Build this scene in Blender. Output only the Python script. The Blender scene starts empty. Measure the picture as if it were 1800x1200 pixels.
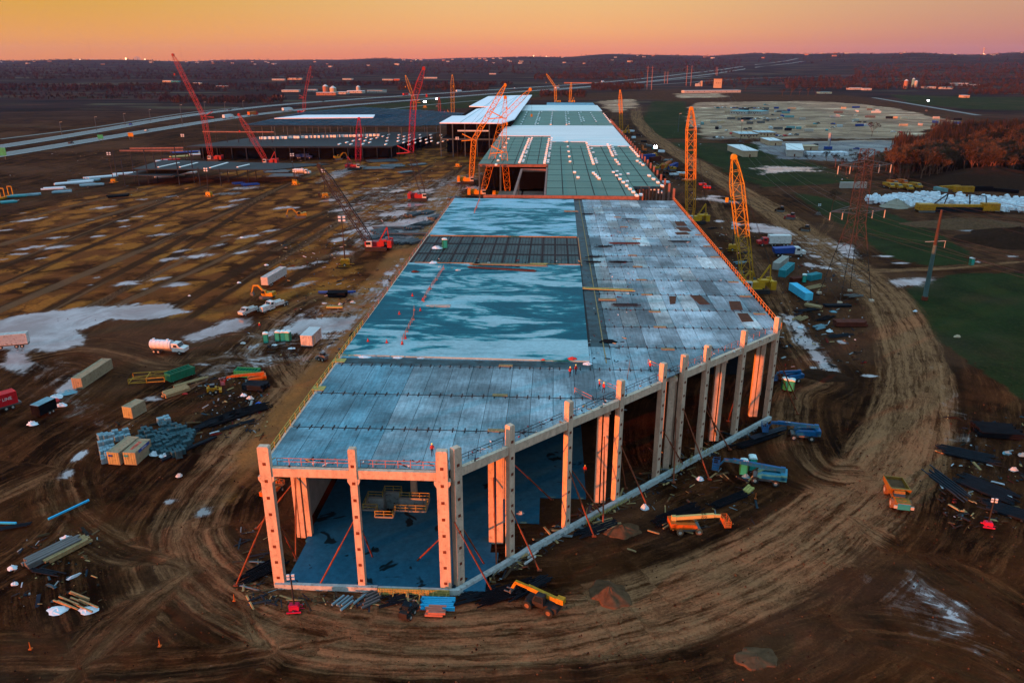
import bpy, math, random
import numpy as np
from mathutils import Vector, Matrix
random.seed(7)
S = bpy.context.scene
rad = math.radians
# ---------------- camera ----------------
FPX = 1352.0; TH = math.atan(497/1352); CAMH = 72.0
sT, cT = math.sin(TH), math.cos(TH)
cam = bpy.data.cameras.new('camera'); co = bpy.data.objects.new('camera', cam); S.collection.objects.link(co)
co.location = (0, 0, CAMH); co.rotation_euler = (math.pi/2-TH, 0, 0)
cam.sensor_width = 36; cam.lens = 36*FPX/1800; cam.clip_start = .5; cam.clip_end = 80000
S.camera = co
# ---------------- sun and sky (dusk, sun low behind the camera on the left) ----------------
YAW = math.atan(76/(FPX/cT)); cY, sY = math.cos(YAW), math.sin(YAW)
SUN_EL = 2.6; SAZ = rad(50)
_l = (-math.sin(SAZ), -math.cos(SAZ))                     # towards the sun in building axes
SD = Vector((_l[0]*cY+_l[1]*sY, -_l[0]*sY+_l[1]*cY, math.tan(rad(SUN_EL)))).normalized()
sl = bpy.data.lights.new('sun', 'SUN'); sl.energy = 5.0; sl.angle = rad(.6); sl.color = (1, .20, .03)
so = bpy.data.objects.new('sun', sl); S.collection.objects.link(so)
so.rotation_euler = SD.to_track_quat('Z', 'Y').to_euler(); so.location = (-60, -60, 80)
W = bpy.data.worlds.new('World'); S.world = W; W.use_nodes = True
nt = W.node_tree; nd = nt.nodes; lk = nt.links; nd.clear()
def wn(t, **k):
    n = nd.new(t)
    for a, b in k.items(): setattr(n, a, b)
    return n
wo = wn('ShaderNodeOutputWorld'); bg = wn('ShaderNodeBackground'); tc = wn('ShaderNodeTexCoord'); sx = wn('ShaderNodeSeparateXYZ')
lk.new(tc.outputs['Generated'], sx.inputs[0])
def wramp(stops):
    r = wn('ShaderNodeValToRGB'); e = r.color_ramp.elements
    while len(e) < len(stops): e.new(.5)
    for i, (p, c) in enumerate(stops): e[i].position = p; e[i].color = (*c, 1)
    lk.new(sx.outputs['Z'], r.inputs[0]); return r
up = [(.17, (.33, .27, .34)), (.30, (.30, .36, .45)), (.55, (.27, .50, .64)), (1, (.26, .52, .70))]
rl = wramp([(0, (.78, .25, .06)), (.022, (.76, .31, .08)), (.066, (.60, .31, .035)), (.10, (.5, .32, .14))]+up)
rc = wramp([(0, (.82, .21, .10)), (.012, (.84, .27, .12)), (.03, (.82, .36, .15)), (.066, (.74, .42, .17)), (.10, (.62, .42, .28))]+up)
rr = wramp([(0, (.40, .14, .16)), (.022, (.44, .17, .17)), (.066, (.44, .22, .17)), (.10, (.42, .26, .26))]+up)
def mr(a, b):
    m = wn('ShaderNodeMapRange'); m.inputs[1].default_value = a; m.inputs[2].default_value = b; m.interpolation_type = 'SMOOTHSTEP'
    lk.new(sx.outputs['X'], m.inputs[0]); return m
def mx(f, a, b, bt='MIX'):
    m = wn('ShaderNodeMix'); m.data_type = 'RGBA'; m.blend_type = bt
    if hasattr(f, 'name'): lk.new(f, m.inputs[0])
    else: m.inputs[0].default_value = f
    lk.new(a, m.inputs[6]); lk.new(b, m.inputs[7]); return m.outputs[2]
c1 = mx(mr(-.55, .0).outputs[0], rl.outputs[0], rc.outputs[0])
c2 = mx(mr(.05, .62).outputs[0], c1, rr.outputs[0])
sk = wn('ShaderNodeTexSky'); sk.sky_type = 'NISHITA'; sk.sun_disc = False
sk.sun_elevation = rad(SUN_EL); sk.sun_rotation = math.atan2(SD.x, SD.y)
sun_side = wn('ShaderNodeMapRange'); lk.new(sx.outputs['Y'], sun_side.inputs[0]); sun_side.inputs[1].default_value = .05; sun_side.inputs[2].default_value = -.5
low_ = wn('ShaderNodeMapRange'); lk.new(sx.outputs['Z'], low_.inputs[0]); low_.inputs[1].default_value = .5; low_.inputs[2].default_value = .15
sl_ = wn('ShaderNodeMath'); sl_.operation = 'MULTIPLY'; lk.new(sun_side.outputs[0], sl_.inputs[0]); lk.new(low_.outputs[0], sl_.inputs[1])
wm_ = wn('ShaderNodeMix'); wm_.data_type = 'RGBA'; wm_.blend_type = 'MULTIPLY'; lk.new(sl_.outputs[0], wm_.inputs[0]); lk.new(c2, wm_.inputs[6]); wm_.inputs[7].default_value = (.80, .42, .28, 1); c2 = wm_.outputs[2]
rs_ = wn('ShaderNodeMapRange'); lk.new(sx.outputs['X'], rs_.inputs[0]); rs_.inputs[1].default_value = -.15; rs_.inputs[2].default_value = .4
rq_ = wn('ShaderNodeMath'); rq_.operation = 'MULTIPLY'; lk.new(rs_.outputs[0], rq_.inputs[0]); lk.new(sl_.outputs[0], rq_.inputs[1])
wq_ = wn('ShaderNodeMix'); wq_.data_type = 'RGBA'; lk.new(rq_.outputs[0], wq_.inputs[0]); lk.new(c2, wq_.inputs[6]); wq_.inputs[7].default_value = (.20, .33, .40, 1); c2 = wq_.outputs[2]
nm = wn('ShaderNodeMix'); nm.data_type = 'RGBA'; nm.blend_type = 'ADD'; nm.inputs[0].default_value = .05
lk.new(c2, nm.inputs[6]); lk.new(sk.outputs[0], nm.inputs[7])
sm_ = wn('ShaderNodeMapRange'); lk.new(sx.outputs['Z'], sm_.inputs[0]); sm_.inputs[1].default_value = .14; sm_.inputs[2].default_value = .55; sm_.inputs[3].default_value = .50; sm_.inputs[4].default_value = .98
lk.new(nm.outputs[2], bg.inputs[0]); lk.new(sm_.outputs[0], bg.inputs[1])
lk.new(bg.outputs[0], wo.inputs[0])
S.view_settings.view_transform = 'Standard'; S.view_settings.look = 'None'; S.view_settings.gamma = 1
S.view_settings.exposure = 1.0; S.view_settings.use_curve_mapping = False
S.cycles.max_bounces = 5; S.cycles.diffuse_bounces = 2; S.cycles.glossy_bounces = 2; S.cycles.transparent_max_bounces = 4
# ---------------- calibration: a photograph pixel (1800 wide) to a real point ----------------
def P(x, y, h=0.):
    v = (y-600)/FPX; u = (x-900)/FPX; z = (CAMH-h)/(sT+v*cT)
    return Vector((u*z, z*(cT-v*sT), h))
def ray(x, y, Y):
    v = (y-600)/FPX; u = (x-900)/FPX; z = Y/(cT-v*sT)
    return Vector((u*z, Y, CAMH-z*(sT+v*cT)))
O3 = P(785, 1037)
def LW(u, w, z=0.): return Vector((O3.x+u*cY+w*sY, O3.y-u*sY+w*cY, z))
def WL(p):
    dx, dy = p[0]-O3.x, p[1]-O3.y
    return (dx*cY-dy*sY, dx*sY+dy*cY)
def PL(x, y, h=0.): return WL(P(x, y, h))
# ---------------- helpers ----------------
def link(o): S.collection.objects.link(o); return o
class MB:
    def __init__(s): s.v = []; s.f = []; s.c = []; s.cur = None
    def add(s, vs, fs):
        n = len(s.v); s.v += [tuple(p) for p in vs]; s.f += [tuple(i+n for i in f) for f in fs]
        if s.cur is not None: s.c += [s.cur]*len(fs)
        return s
    def box(s, c, d, rz=0., ry=0., taper=1.):
        x, y, z = d[0]/2, d[1]/2, d[2]/2
        vs = [(sx*x*(taper if sz > 0 else 1), sy*y*(taper if sz > 0 else 1), sz*z) for sz in (-1, 1) for sx, sy in ((-1, -1), (1, -1), (1, 1), (-1, 1))]
        if ry or rz:
            m = Matrix.Rotation(rz, 3, 'Z') @ Matrix.Rotation(ry, 3, 'Y'); vs = [m @ Vector(p) for p in vs]
        vs = [(p[0]+c[0], p[1]+c[1], p[2]+c[2]) for p in vs]
        return s.add(vs, [(3, 2, 1, 0), (4, 5, 6, 7), (0, 1, 5, 4), (1, 2, 6, 5), (2, 3, 7, 6), (3, 0, 4, 7)])
    def bx(s, x0, x1, y0, y1, z0, z1): return s.box(((x0+x1)/2, (y0+y1)/2, (z0+z1)/2), (x1-x0, y1-y0, z1-z0))
    def bar(s, p, q, w=.1, h=None, n=4, up=None):
        p, q = Vector(p), Vector(q); h = h or w; d = q-p
        if d.length < 1e-6: return s
        d.normalize(); a = Vector(up) if up else (Vector((0, 0, 1)) if abs(d.z) < .9 else Vector((1, 0, 0)))
        x = d.cross(a).normalized(); y = x.cross(d)
        r = .7071 if n == 4 else .5
        of = math.pi/4 if n == 4 else 0
        ring = [(x*math.cos(2*math.pi*i/n+of)*w*r + y*math.sin(2*math.pi*i/n+of)*h*r) for i in range(n)]
        vs = [p+o for o in ring]+[q+o for o in ring]
        fs = [(i, (i+1) % n, n+(i+1) % n, n+i) for i in range(n)]+[tuple(range(n))[::-1], tuple(range(n, 2*n))]
        return s.add(vs, fs)
    def tube(s, p, q, r, n=10, r2=None):
        p, q = Vector(p), Vector(q); d = (q-p).normalized(); a = Vector((0, 0, 1)) if abs(d.z) < .9 else Vector((1, 0, 0))
        x = d.cross(a).normalized(); y = x.cross(d); r2 = r if r2 is None else r2
        vs = [p+(x*math.cos(2*math.pi*i/n)+y*math.sin(2*math.pi*i/n))*r for i in range(n)]+[q+(x*math.cos(2*math.pi*i/n)+y*math.sin(2*math.pi*i/n))*r2 for i in range(n)]
        return s.add(vs, [(i, (i+1) % n, n+(i+1) % n, n+i) for i in range(n)]+[tuple(range(n))[::-1], tuple(range(n, 2*n))])
    def prism(s, poly, z0, z1):
        n = len(poly); vs = [(p[0], p[1], z0) for p in poly]+[(p[0], p[1], z1) for p in poly]
        return s.add(vs, [tuple(range(n))[::-1], tuple(range(n, 2*n))]+[(i, (i+1) % n, n+(i+1) % n, n+i) for i in range(n)])
    def side(s, prof, y0, y1):                       # profile in x-z pushed along y
        n = len(prof); vs = [(p[0], y0, p[1]) for p in prof]+[(p[0], y1, p[1]) for p in prof]
        return s.add(vs, [tuple(range(n)), tuple(range(n, 2*n))[::-1]]+[(i+n, (i+1) % n+n, (i+1) % n, i) for i in range(n)])
    def lattice(s, p, q, w0, w1=None, ch=.16, br=.08, step=None, taper=True):
        p, q = Vector(p), Vector(q); L = (q-p).length; d = (q-p)/L; w1 = w1 or w0
        a = Vector((0, 1, 0)) if abs(d.y) < .8 else Vector((1, 0, 0))
        x = d.cross(a).normalized(); y = x.cross(d)
        step = step or max(w0, w1)*1.15; n = max(2, int(L/step))
        def ring(t):
            w = w0+(w1-w0)*t
            if taper: w *= min(1, (.55 if taper in (True, 'base') else 1)+t*L/(w0*3), (.35 if taper in (True, 'tip') else 1)+(1-t)*L/(w0*3.2))
            c = p+d*L*t
            return [c+x*a1*w/2+y*b1*w/2 for a1, b1 in ((-1, -1), (1, -1), (1, 1), (-1, 1))]
        R = [ring(i/n) for i in range(n+1)]
        for i in range(n):
            for k in range(4):
                s.bar(R[i][k], R[i+1][k], ch)
                a_, b_ = (k, (k+1) % 4) if i % 2 else ((k+1) % 4, k)
                s.bar(R[i][a_], R[i+1][b_], br); s.bar(R[i][k], R[i][(k+1) % 4], br)
        for k in range(4): s.bar(R[n][k], R[n][(k+1) % 4], br*1.5)
        return s
    def build(s, name, m, parent=None, smooth=False, loc=None):
        me = bpy.data.meshes.new(name); me.from_pydata(s.v, [], s.f)
        if s.c and len(s.c) == len(s.f):
            at = me.color_attributes.new('tint', 'FLOAT_COLOR', 'CORNER')
            buf = []
            for f, c in zip(s.f, s.c): buf += [c, c, c, 1.]*len(f) if not isinstance(c, tuple) else [*c, 1.]*len(f)
            at.data.foreach_set('color', buf)
        me.materials.append(M[m] if isinstance(m, str) else m)
        if smooth: me.polygons.foreach_set('use_smooth', [True]*len(me.polygons))
        o = link(bpy.data.objects.new(name, me))
        if parent: o.parent = parent
        if loc is not None: o.location = loc
        return o
def tag(o, label=None, cat=None, group=None, kind=None):
    if label: o['label'] = label
    if cat: o['category'] = cat
    if group: o['group'] = group
    if kind: o['kind'] = kind
    return o
def thing(name, label, cat, loc=(0, 0, 0), rz=0., group=None):
    o = link(bpy.data.objects.new(name, None)); o.location = loc; o.rotation_euler = (0, 0, rz); o.empty_display_size = .5
    return tag(o, label, cat, group)
def copy_tree(o, parent=None):
    c = o.copy(); S.collection.objects.link(c)
    if parent is not None: c.parent = parent
    for ch in list(o.children): copy_tree(ch, c)
    return c
def put(proto, used, loc, rz, label, group=None, scale=None):
    o = copy_tree(proto) if used else proto
    o.location = loc; o.rotation_euler = (0, 0, rz); o['label'] = label
    if group: o['group'] = group
    if scale: o.scale = scale
    return o
def heading(a, b):
    p, q = P(*a), P(*b); return math.atan2(q.y-p.y, q.x-p.x)
# ---------------- materials ----------------
M = {}
def nodes(name):
    m = bpy.data.materials.new(name); m.use_nodes = True; n = m.node_tree; b = n.nodes['Principled BSDF']; M[name] = m
    return m, n, b
def surf(name, col, rough=.6, metal=0., var=.25, scale=.6, bump=0., dirt=0., dcol=(.09, .045, .022), tint=False, stretch=(1, 1, 1), spec=.14, fine=0):
    if name.startswith(('dirt', 'gravel', 'woods', 'twigs', 'bark', 'debris')): spec = .02
    m, n, b = nodes(name); N = n.nodes; L = n.links
    g = N.new('ShaderNodeNewGeometry'); mp = N.new('ShaderNodeMapping'); mp.inputs[3].default_value = stretch; L.new(g.outputs['Position'], mp.inputs[0])
    no = N.new('ShaderNodeTexNoise'); no.inputs['Scale'].default_value = scale; no.inputs['Detail'].default_value = 6; no.inputs['Roughness'].default_value = .65; L.new(mp.outputs[0], no.inputs['Vector'])
    r = N.new('ShaderNodeMapRange'); r.inputs[1].default_value = .3; r.inputs[2].default_value = .7; r.inputs[3].default_value = 1-var; r.inputs[4].default_value = 1+var; L.new(no.outputs[0], r.inputs[0])
    mul = N.new('ShaderNodeMix'); mul.data_type = 'RGBA'; mul.blend_type = 'MULTIPLY'; mul.inputs[0].default_value = 1
    mul.inputs[6].default_value = (*col, 1); L.new(r.outputs[0], mul.inputs[7]); out = mul.outputs[2]
    if tint:
        a = N.new('ShaderNodeVertexColor'); a.layer_name = 'tint'; m2 = N.new('ShaderNodeMix'); m2.data_type = 'RGBA'; m2.blend_type = 'MULTIPLY'; m2.inputs[0].default_value = 1
        L.new(out, m2.inputs[6]); L.new(a.outputs[0], m2.inputs[7]); out = m2.outputs[2]
    if dirt:
        n2 = N.new('ShaderNodeTexNoise'); n2.inputs['Scale'].default_value = 1.7; n2.inputs['Detail'].default_value = 8; n2.inputs['Roughness'].default_value = .7; L.new(g.outputs['Position'], n2.inputs['Vector'])
        r2 = N.new('ShaderNodeMapRange'); r2.inputs[1].default_value = .62-dirt*.3; r2.inputs[2].default_value = .8-dirt*.2; L.new(n2.outputs[0], r2.inputs[0])
        m3 = N.new('ShaderNodeMix'); m3.data_type = 'RGBA'; L.new(r2.outputs[0], m3.inputs[0]); L.new(out, m3.inputs[6]); m3.inputs[7].default_value = (*dcol, 1); out = m3.outputs[2]
    L.new(out, b.inputs['Base Color']); b.inputs['Roughness'].default_value = rough; b.inputs['Metallic'].default_value = metal
    b.inputs['Specular IOR Level'].default_value = spec
    if bump:
        bp = N.new('ShaderNodeBump'); bp.inputs['Strength'].default_value = bump; bp.inputs['Distance'].default_value = .05; L.new(no.outputs[0], bp.inputs['Height']); L.new(bp.outputs[0], b.inputs['Normal'])
    return m
def glow(name, col, st):
    m, n, b = nodes(name); b.inputs['Base Color'].default_value = (*col, 1); b.inputs['Emission Color'].default_value = (*col, 1); b.inputs['Emission Strength'].default_value = st
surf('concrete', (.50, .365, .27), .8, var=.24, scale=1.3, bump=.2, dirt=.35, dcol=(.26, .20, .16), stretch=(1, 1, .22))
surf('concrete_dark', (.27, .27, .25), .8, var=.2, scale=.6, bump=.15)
surf('grade_beam', (.36, .40, .40), .7, var=.2, scale=.8, dirt=.3)
surf('plate_rust', (.13, .028, .014), .7, var=.3, scale=3)
surf('brace', (.17, .045, .02), .55, var=.35, scale=1.2)
surf('dark_steel', (.010, .013, .018), .7, var=.3, spec=.03)
surf('steel', (.06, .085, .10), .45, .3, var=.3)
surf('pink_steel', (.20, .10, .08), .6, var=.3)
surf('blue_joist', (.012, .10, .19), .7, var=.5, scale=.12, spec=.1)
surf('girder', (.012, .022, .034), .6, var=.3, spec=.1)
surf('green_deck', (.075, .155, .125), .55, .1, var=.12, scale=.05, stretch=(1, 1, 1), tint=True)
surf('brown_deck', (.085, .06, .045), .7, var=.3, scale=.2, tint=True)
surf('dark_deck', (.018, .022, .026), .7, var=.3, scale=.15)
surf('white_roof', (.62, .62, .62), .75, var=.10, scale=.10, stretch=(.15, 1, 1), dirt=.08, dcol=(.35, .36, .38))
surf('white_roof_bright', (.72, .74, .80), .75, var=.05, scale=.05)
surf('bundle_white', (.75, .78, .78), .7, var=.1)
surf('wood', (.26, .17, .08), .8, var=.3, scale=2)
surf('wood_yellow', (.33, .27, .08), .8, var=.35, scale=2)
surf('rail_orange', (.50, .17, .03), .6, var=.2)
surf('rail_yellow', (.36, .25, .05), .6, var=.2)
surf('rail_pink', (.36, .14, .10), .6, var=.2)
surf('crane_red', (.26, .012, .016), .5, var=.25, spec=.4)
surf('crane_magenta', (.27, .012, .04), .5, var=.2)
surf('crane_yellow', (.46, .235, .012), .5, var=.25)
surf('crane_orange', (.50, .20, .014), .5, var=.2)
surf('crane_black', (.025, .022, .022), .5, var=.3)
surf('machine_orange', (.46, .10, .012), .45, var=.2, dirt=.32)
surf('machine_yellow', (.40, .195, .012), .5, var=.2, dirt=.4)
surf('machine_cream', (.46, .34, .12), .5, var=.12, dirt=.1)
surf('machine_blue', (.004, .075, .20), .4, var=.25, dirt=.25)
surf('machine_lightblue', (.02, .17, .27), .45, var=.2, dirt=.1)
surf('machine_green', (.01, .20, .085), .5, var=.2, dirt=.1)
surf('machine_magenta', (.40, .012, .05), .5, var=.15)
surf('machine_grey', (.10, .10, .10), .6, var=.2)
surf('ochre_dirty', (.22, .105, .014), .6, var=.2, dirt=.4)
surf('tyre', (.016, .020, .019), .9, var=.3, scale=3)
surf('tyre_muddy', (.16, .085, .045), .9, var=.4, scale=3)
surf('rim', (.35, .33, .30), .5, var=.2)
surf('glass_dark', (.012, .018, .024), .12, var=.1, spec=.6)
surf('white_paint', (.55, .55, .55), .45, var=.1, dirt=.28)
surf('white_muddy', (.45, .44, .43), .6, var=.1, dirt=.35)
surf('container_cream', (.27, .225, .145), .6, var=.15, dirt=.3)
surf('container_yellow', (.32, .28, .12), .6, var=.15, dirt=.3)
surf('container_side', (.46, .27, .14), .6, var=.1, dirt=.15)
surf('container_red', (.50, .012, .018), .45, var=.15)
surf('red_paint', (.42, .02, .02), .5, var=.15)
surf('blue_paint', (.015, .05, .22), .5, var=.15)
surf('teal_paint', (.02, .22, .26), .5, var=.15)
surf('cyan_wrap', (.08, .50, .72), .5, var=.15)
surf('cyan_pipe', (.02, .35, .62), .5, var=.1)
surf('green_paint', (.012, .13, .07), .5, var=.2)
surf('toilet_green', (.015, .15, .09), .5, var=.1)
surf('toilet_teal', (.02, .30, .25), .5, var=.1)
surf('toilet_roof', (.55, .66, .66), .6, var=.1)
surf('tarp_white', (.52, .58, .64), .7, var=.15, scale=1.5, bump=.6)
surf('tarp_blue', (.02, .10, .42), .6, var=.2)
surf('shade_black', (.0025, .0025, .003), .9, var=.2, spec=.02)  # near-black colour that paints in the shade inside the open frames
surf('pallet_stone', (.025, .065, .08), .8, var=.35, scale=.8)
surf('pallet_light', (.13, .24, .29), .8, var=.25, scale=.8)
surf('rebar', (.018, .014, .016), .7, var=.4)
surf('rust_box', (.09, .02, .012), .85, var=.3)
surf('black_box', (.007, .007, .009), .8, var=.3, spec=.02)
surf('dirt_pile', (.085, .043, .023), .95, var=.35, scale=.8, bump=.8)
surf('dirt_dark', (.024, .010, .0055), .95, var=.35, scale=.5, bump=.8)
surf('gravel_grey', (.22, .19, .15), .95, var=.2, scale=2, bump=.8)
surf('asphalt', (.16, .165, .165), .85, var=.15, scale=.2, stretch=(1, 1, 1))
surf('bark', (.13, .065, .045), .95, var=.3)
surf('twigs', (.075, .050, .032), .95, var=.4, scale=.05)
surf('twigs_dark', (.040, .026, .018), .95, var=.4, scale=.03)
surf('woods', (.030, .017, .020), .95, var=.6, scale=.012)
surf('woods_red', (.042, .024, .018), .95, var=.5, scale=.012)
surf('pole_teal', (.06, .11, .11), .6, var=.3, scale=.3)
surf('pylon_rust', (.055, .034, .028), .7, var=.4)
surf('cable', (.02, .016, .015), .5, var=.1)
surf('wall_pale', (.36, .34, .31), .7, var=.1)
surf('roof_pale', (.40, .46, .48), .7, var=.1)
surf('roof_teal', (.12, .28, .30), .7, var=.2)
surf('wall_beige', (.42, .31, .20), .7, var=.1)
surf('roof_trim', (.16, .04, .03), .7)
surf('brick_far', (.28, .14, .09), .8, var=.2)
surf('vest', (.42, .03, .02), .7); surf('cloth_dark', (.03, .03, .05), .8); surf('skin', (.35, .18, .12), .6); surf('helmet', (.8, .7, .2), .5)
surf('sign_green', (.01, .25, .13), .5)
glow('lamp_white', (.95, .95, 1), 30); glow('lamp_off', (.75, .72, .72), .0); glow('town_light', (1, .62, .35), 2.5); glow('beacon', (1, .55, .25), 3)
# ---------------- terrain and ground cover masks ----------------
def hills(x, y):
    r = np.hypot(x, y); az = np.arctan2(x, y)
    k = np.clip((r-2600)/6500, 0, 1)**1.3
    a = .5+.5*np.tanh((az-.10)*4)
    h = 42+20*np.sin(az*9+1.3)*.5+10*np.sin(az*23+r*.0006)+92*a + 9*np.sin(x*.0011+y*.0007)*np.sin(y*.0009+1)+7*np.sin(az*41+2)+5*np.sin(az*71)
    return k*h*np.clip(1-(r-16000)/9000, .0, 1)
def W2(pts): return np.array([[*P(x, y)[:2]] for x, y in pts])
HAUL = [(1126, 176), (1118, 200), (1135, 228), (1175, 258), (1235, 295), (1290, 330), (1350, 365), (1420, 415), (1490, 465), (1545, 510), (1580, 560), (1605, 630), (1610, 700), (1590, 770), (1545, 840), (1475, 905), (1390, 965), (1290, 1020), (1180, 1062), (1060, 1092), (930, 1110), (780, 1118), (640, 1112), (520, 1090), (420, 1050), (350, 990), (330, 930), (360, 870), (420, 800), (480, 730), (540, 665), (590, 600), (640, 540), (690, 480), (735, 415), (770, 365), (790, 330)]
ROADS = [ # polyline, half width m, strength, kind field
 (HAUL[:20], 8.5, 1.0), (HAUL[18:24], 8.5, .80), (HAUL[22:30], 8., .60), (HAUL[28:], 8., .9),
 ([(1545, 840), (1440, 830), (1395, 760), (1400, 690), (1440, 660), (1400, 600), (1375, 540), (1335, 470), (1290, 410), (1250, 350)], 5.0, .55),
 ([(1300, 1010), (1480, 900), (1590, 740), (1645, 660)], 6, .3),
 ([(350, 990), (260, 1060), (180, 1130), (130, 1185), (100, 1230)], 7, .50),
 ([(640, 1112), (480, 1140), (300, 1165), (0, 1175), (-150, 1175)], 6, .38),
 ([(420, 1050), (500, 1150), (700, 1180), (1000, 1175), (1250, 1130), (1500, 1010)], 6, .25),
 ([(540, 665), (500, 640), (400, 628), (300, 640), (150, 610), (0, 640), (-80, 650)], 6, .5),
 ([(400, 628), (300, 690), (180, 760), (110, 820), (120, 900), (200, 960), (290, 980), (340, 1000)], 5, .5),
 ([(110, 820), (40, 850), (-60, 900)], 5, .5),
 ([(120, 900), (60, 960), (-40, 1020)], 4, .35),
 ([(500, 640), (530, 690), (480, 760), (380, 850), (330, 930)], 6, .6),
 ([(590, 600), (500, 600), (420, 585), (350, 600), (300, 640)], 5, .4),
 ([(640, 540), (560, 520), (490, 560), (440, 610)], 5, .6),
 ([(1545, 475), (1640, 472), (1760, 462), (1850, 455)], 3, .7),
 ([(1430, 425), (1500, 350), (1600, 330), (1800, 345)], 5, .45),
 ([(1120, 245), (1300, 245), (1460, 243), (1600, 236), (1700, 228)], 3, .8),
 ([(1240, 300), (1180, 340), (1190, 380), (1250, 430)], 4, .4),
 ([(1480, 900), (1640, 1000), (1800, 1100)], 4, .15),
 ([(735, 415), (620, 440), (500, 470), (420, 540)], 5, .5),
 ([(690, 480), (640, 470), (560, 410), (480, 440)], 5, .3),
 ([(1645, 640), (1655, 760), (1640, 900), (1560, 1000), (1440, 1100)], 3, .15),
 ([(1280, 1130), (1500, 1080), (1700, 1120), (1850, 1190)], 3, .1),
]
fa = [(0, 655, 480, 335), (0, 590, 330, 415), (-40, 560, 560, 300), (0, 500, 420, 330), (0, 470, 300, 350), (0, 430, 480, 290), (0, 395, 330, 315), (150, 560, 600, 360), (240, 575, 640, 345), (330, 560, 720, 310), (450, 480, 760, 290), (500, 500, 800, 300), (0, 620, 400, 420), (600, 470, 820, 290)]
for i, (x0, y0, x1, y1) in enumerate(fa):
    ROADS.append(([(x0, y0), (x0*.5+x1*.5, (y0+y1)/2+(i % 3-1)*3), (x1, y1)], 2.2+(i % 3)*.8, .0))
NF = len(ROADS)-len(fa)
POLY = { # pixel polygons on the ground
 'gold': [[(-60, 400), (120, 352), (300, 318), (480, 292), (700, 262), (870, 258), (858, 300), (800, 350), (745, 395), (640, 450), (585, 500), (470, 560), (300, 560), (120, 545), (-60, 600)], [(560, 500), (640, 450), (720, 430), (690, 480), (640, 540), (560, 560)], [(735, 415), (790, 345), (822, 340), (770, 410), (715, 510), (600, 655), (520, 745), (450, 835), (395, 880), (420, 800), (520, 670), (600, 590), (660, 500)]],
 'grass': [[(1145, 178), (1206, 178), (1212, 225), (1240, 243), (1150, 243), (1126, 215)], [(1170, 250), (1335, 253), (1400, 275), (1470, 300), (1510, 318), (1440, 325), (1340, 328), (1290, 310), (1230, 278)],
   [(1392, 338), (1440, 345), (1560, 372), (1640, 405), (1700, 440), (1712, 462), (1640, 468), (1560, 452), (1500, 410), (1440, 372)],
   [(1592, 505), (1680, 480), (1860, 478), (1860, 740), (1720, 650), (1640, 590)],
   [(1560, 166), (1700, 170), (1900, 172), (1900, 196), (1700, 192), (1600, 182)],
   [(480, 200), (700, 180), (900, 164), (960, 158), (960, 168), (820, 190), (640, 197)]],
 'gravel': [[(1214, 187), (1225, 180), (1420, 178), (1500, 182), (1570, 190), (1690, 216), (1712, 228), (1640, 226), (1600, 243), (1340, 243), (1247, 244), (1212, 215)], [(1322, 249), (1600, 246), (1610, 254), (1540, 270), (1500, 284), (1370, 279)], [(1052, 178), (1112, 174), (1120, 185), (1085, 197), (1066, 190)], [(1190, 165), (1260, 164), (1275, 171), (1200, 173)]],
 'berm': [[(1180, 158), (1340, 166), (1500, 168), (1600, 182), (1720, 205), (1740, 222), (1700, 222), (1640, 202), (1500, 183), (1350, 178), (1215, 184), (1150, 176), (900, 176), (900, 168)], [(1330, 335), (1420, 300), (1520, 315), (1800, 330), (1860, 500), (1720, 466), (1560, 370), (1400, 335)]],
 'wet': [[(-60, 575), (60, 548), (170, 538), (290, 532), (330, 548), (270, 560), (190, 562), (140, 580), (150, 605), (90, 618), (-60, 612)], [(318, 592), (400, 562), (440, 556), (440, 572), (380, 590), (340, 600)],
   [(470, 590), (530, 560), (640, 552), (680, 480), (705, 455), (680, 510), (610, 585), (520, 585)], [(1372, 550), (1400, 555), (1440, 610), (1480, 660), (1455, 655), (1400, 600)], [(1470, 428), (1502, 430), (1508, 456), (1478, 450)],
   [(1560, 490), (1650, 487), (1620, 500), (1575, 505)], [(1340, 292), (1450, 294), (1390, 302), (1340, 306)], [(1310, 390), (1370, 398), (1400, 412), (1330, 408)], [(1300, 355), (1300, 358), (1230, 350), (1240, 345)],
    [(20, 600), (60, 640), (40, 660), (0, 640)], [(590, 300), (640, 290), (600, 310), (560, 320)], [(640, 400), (780, 370), (720, 420), (640, 425)], [(130, 655), (170, 645), (140, 680), (100, 690)]],
}
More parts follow.
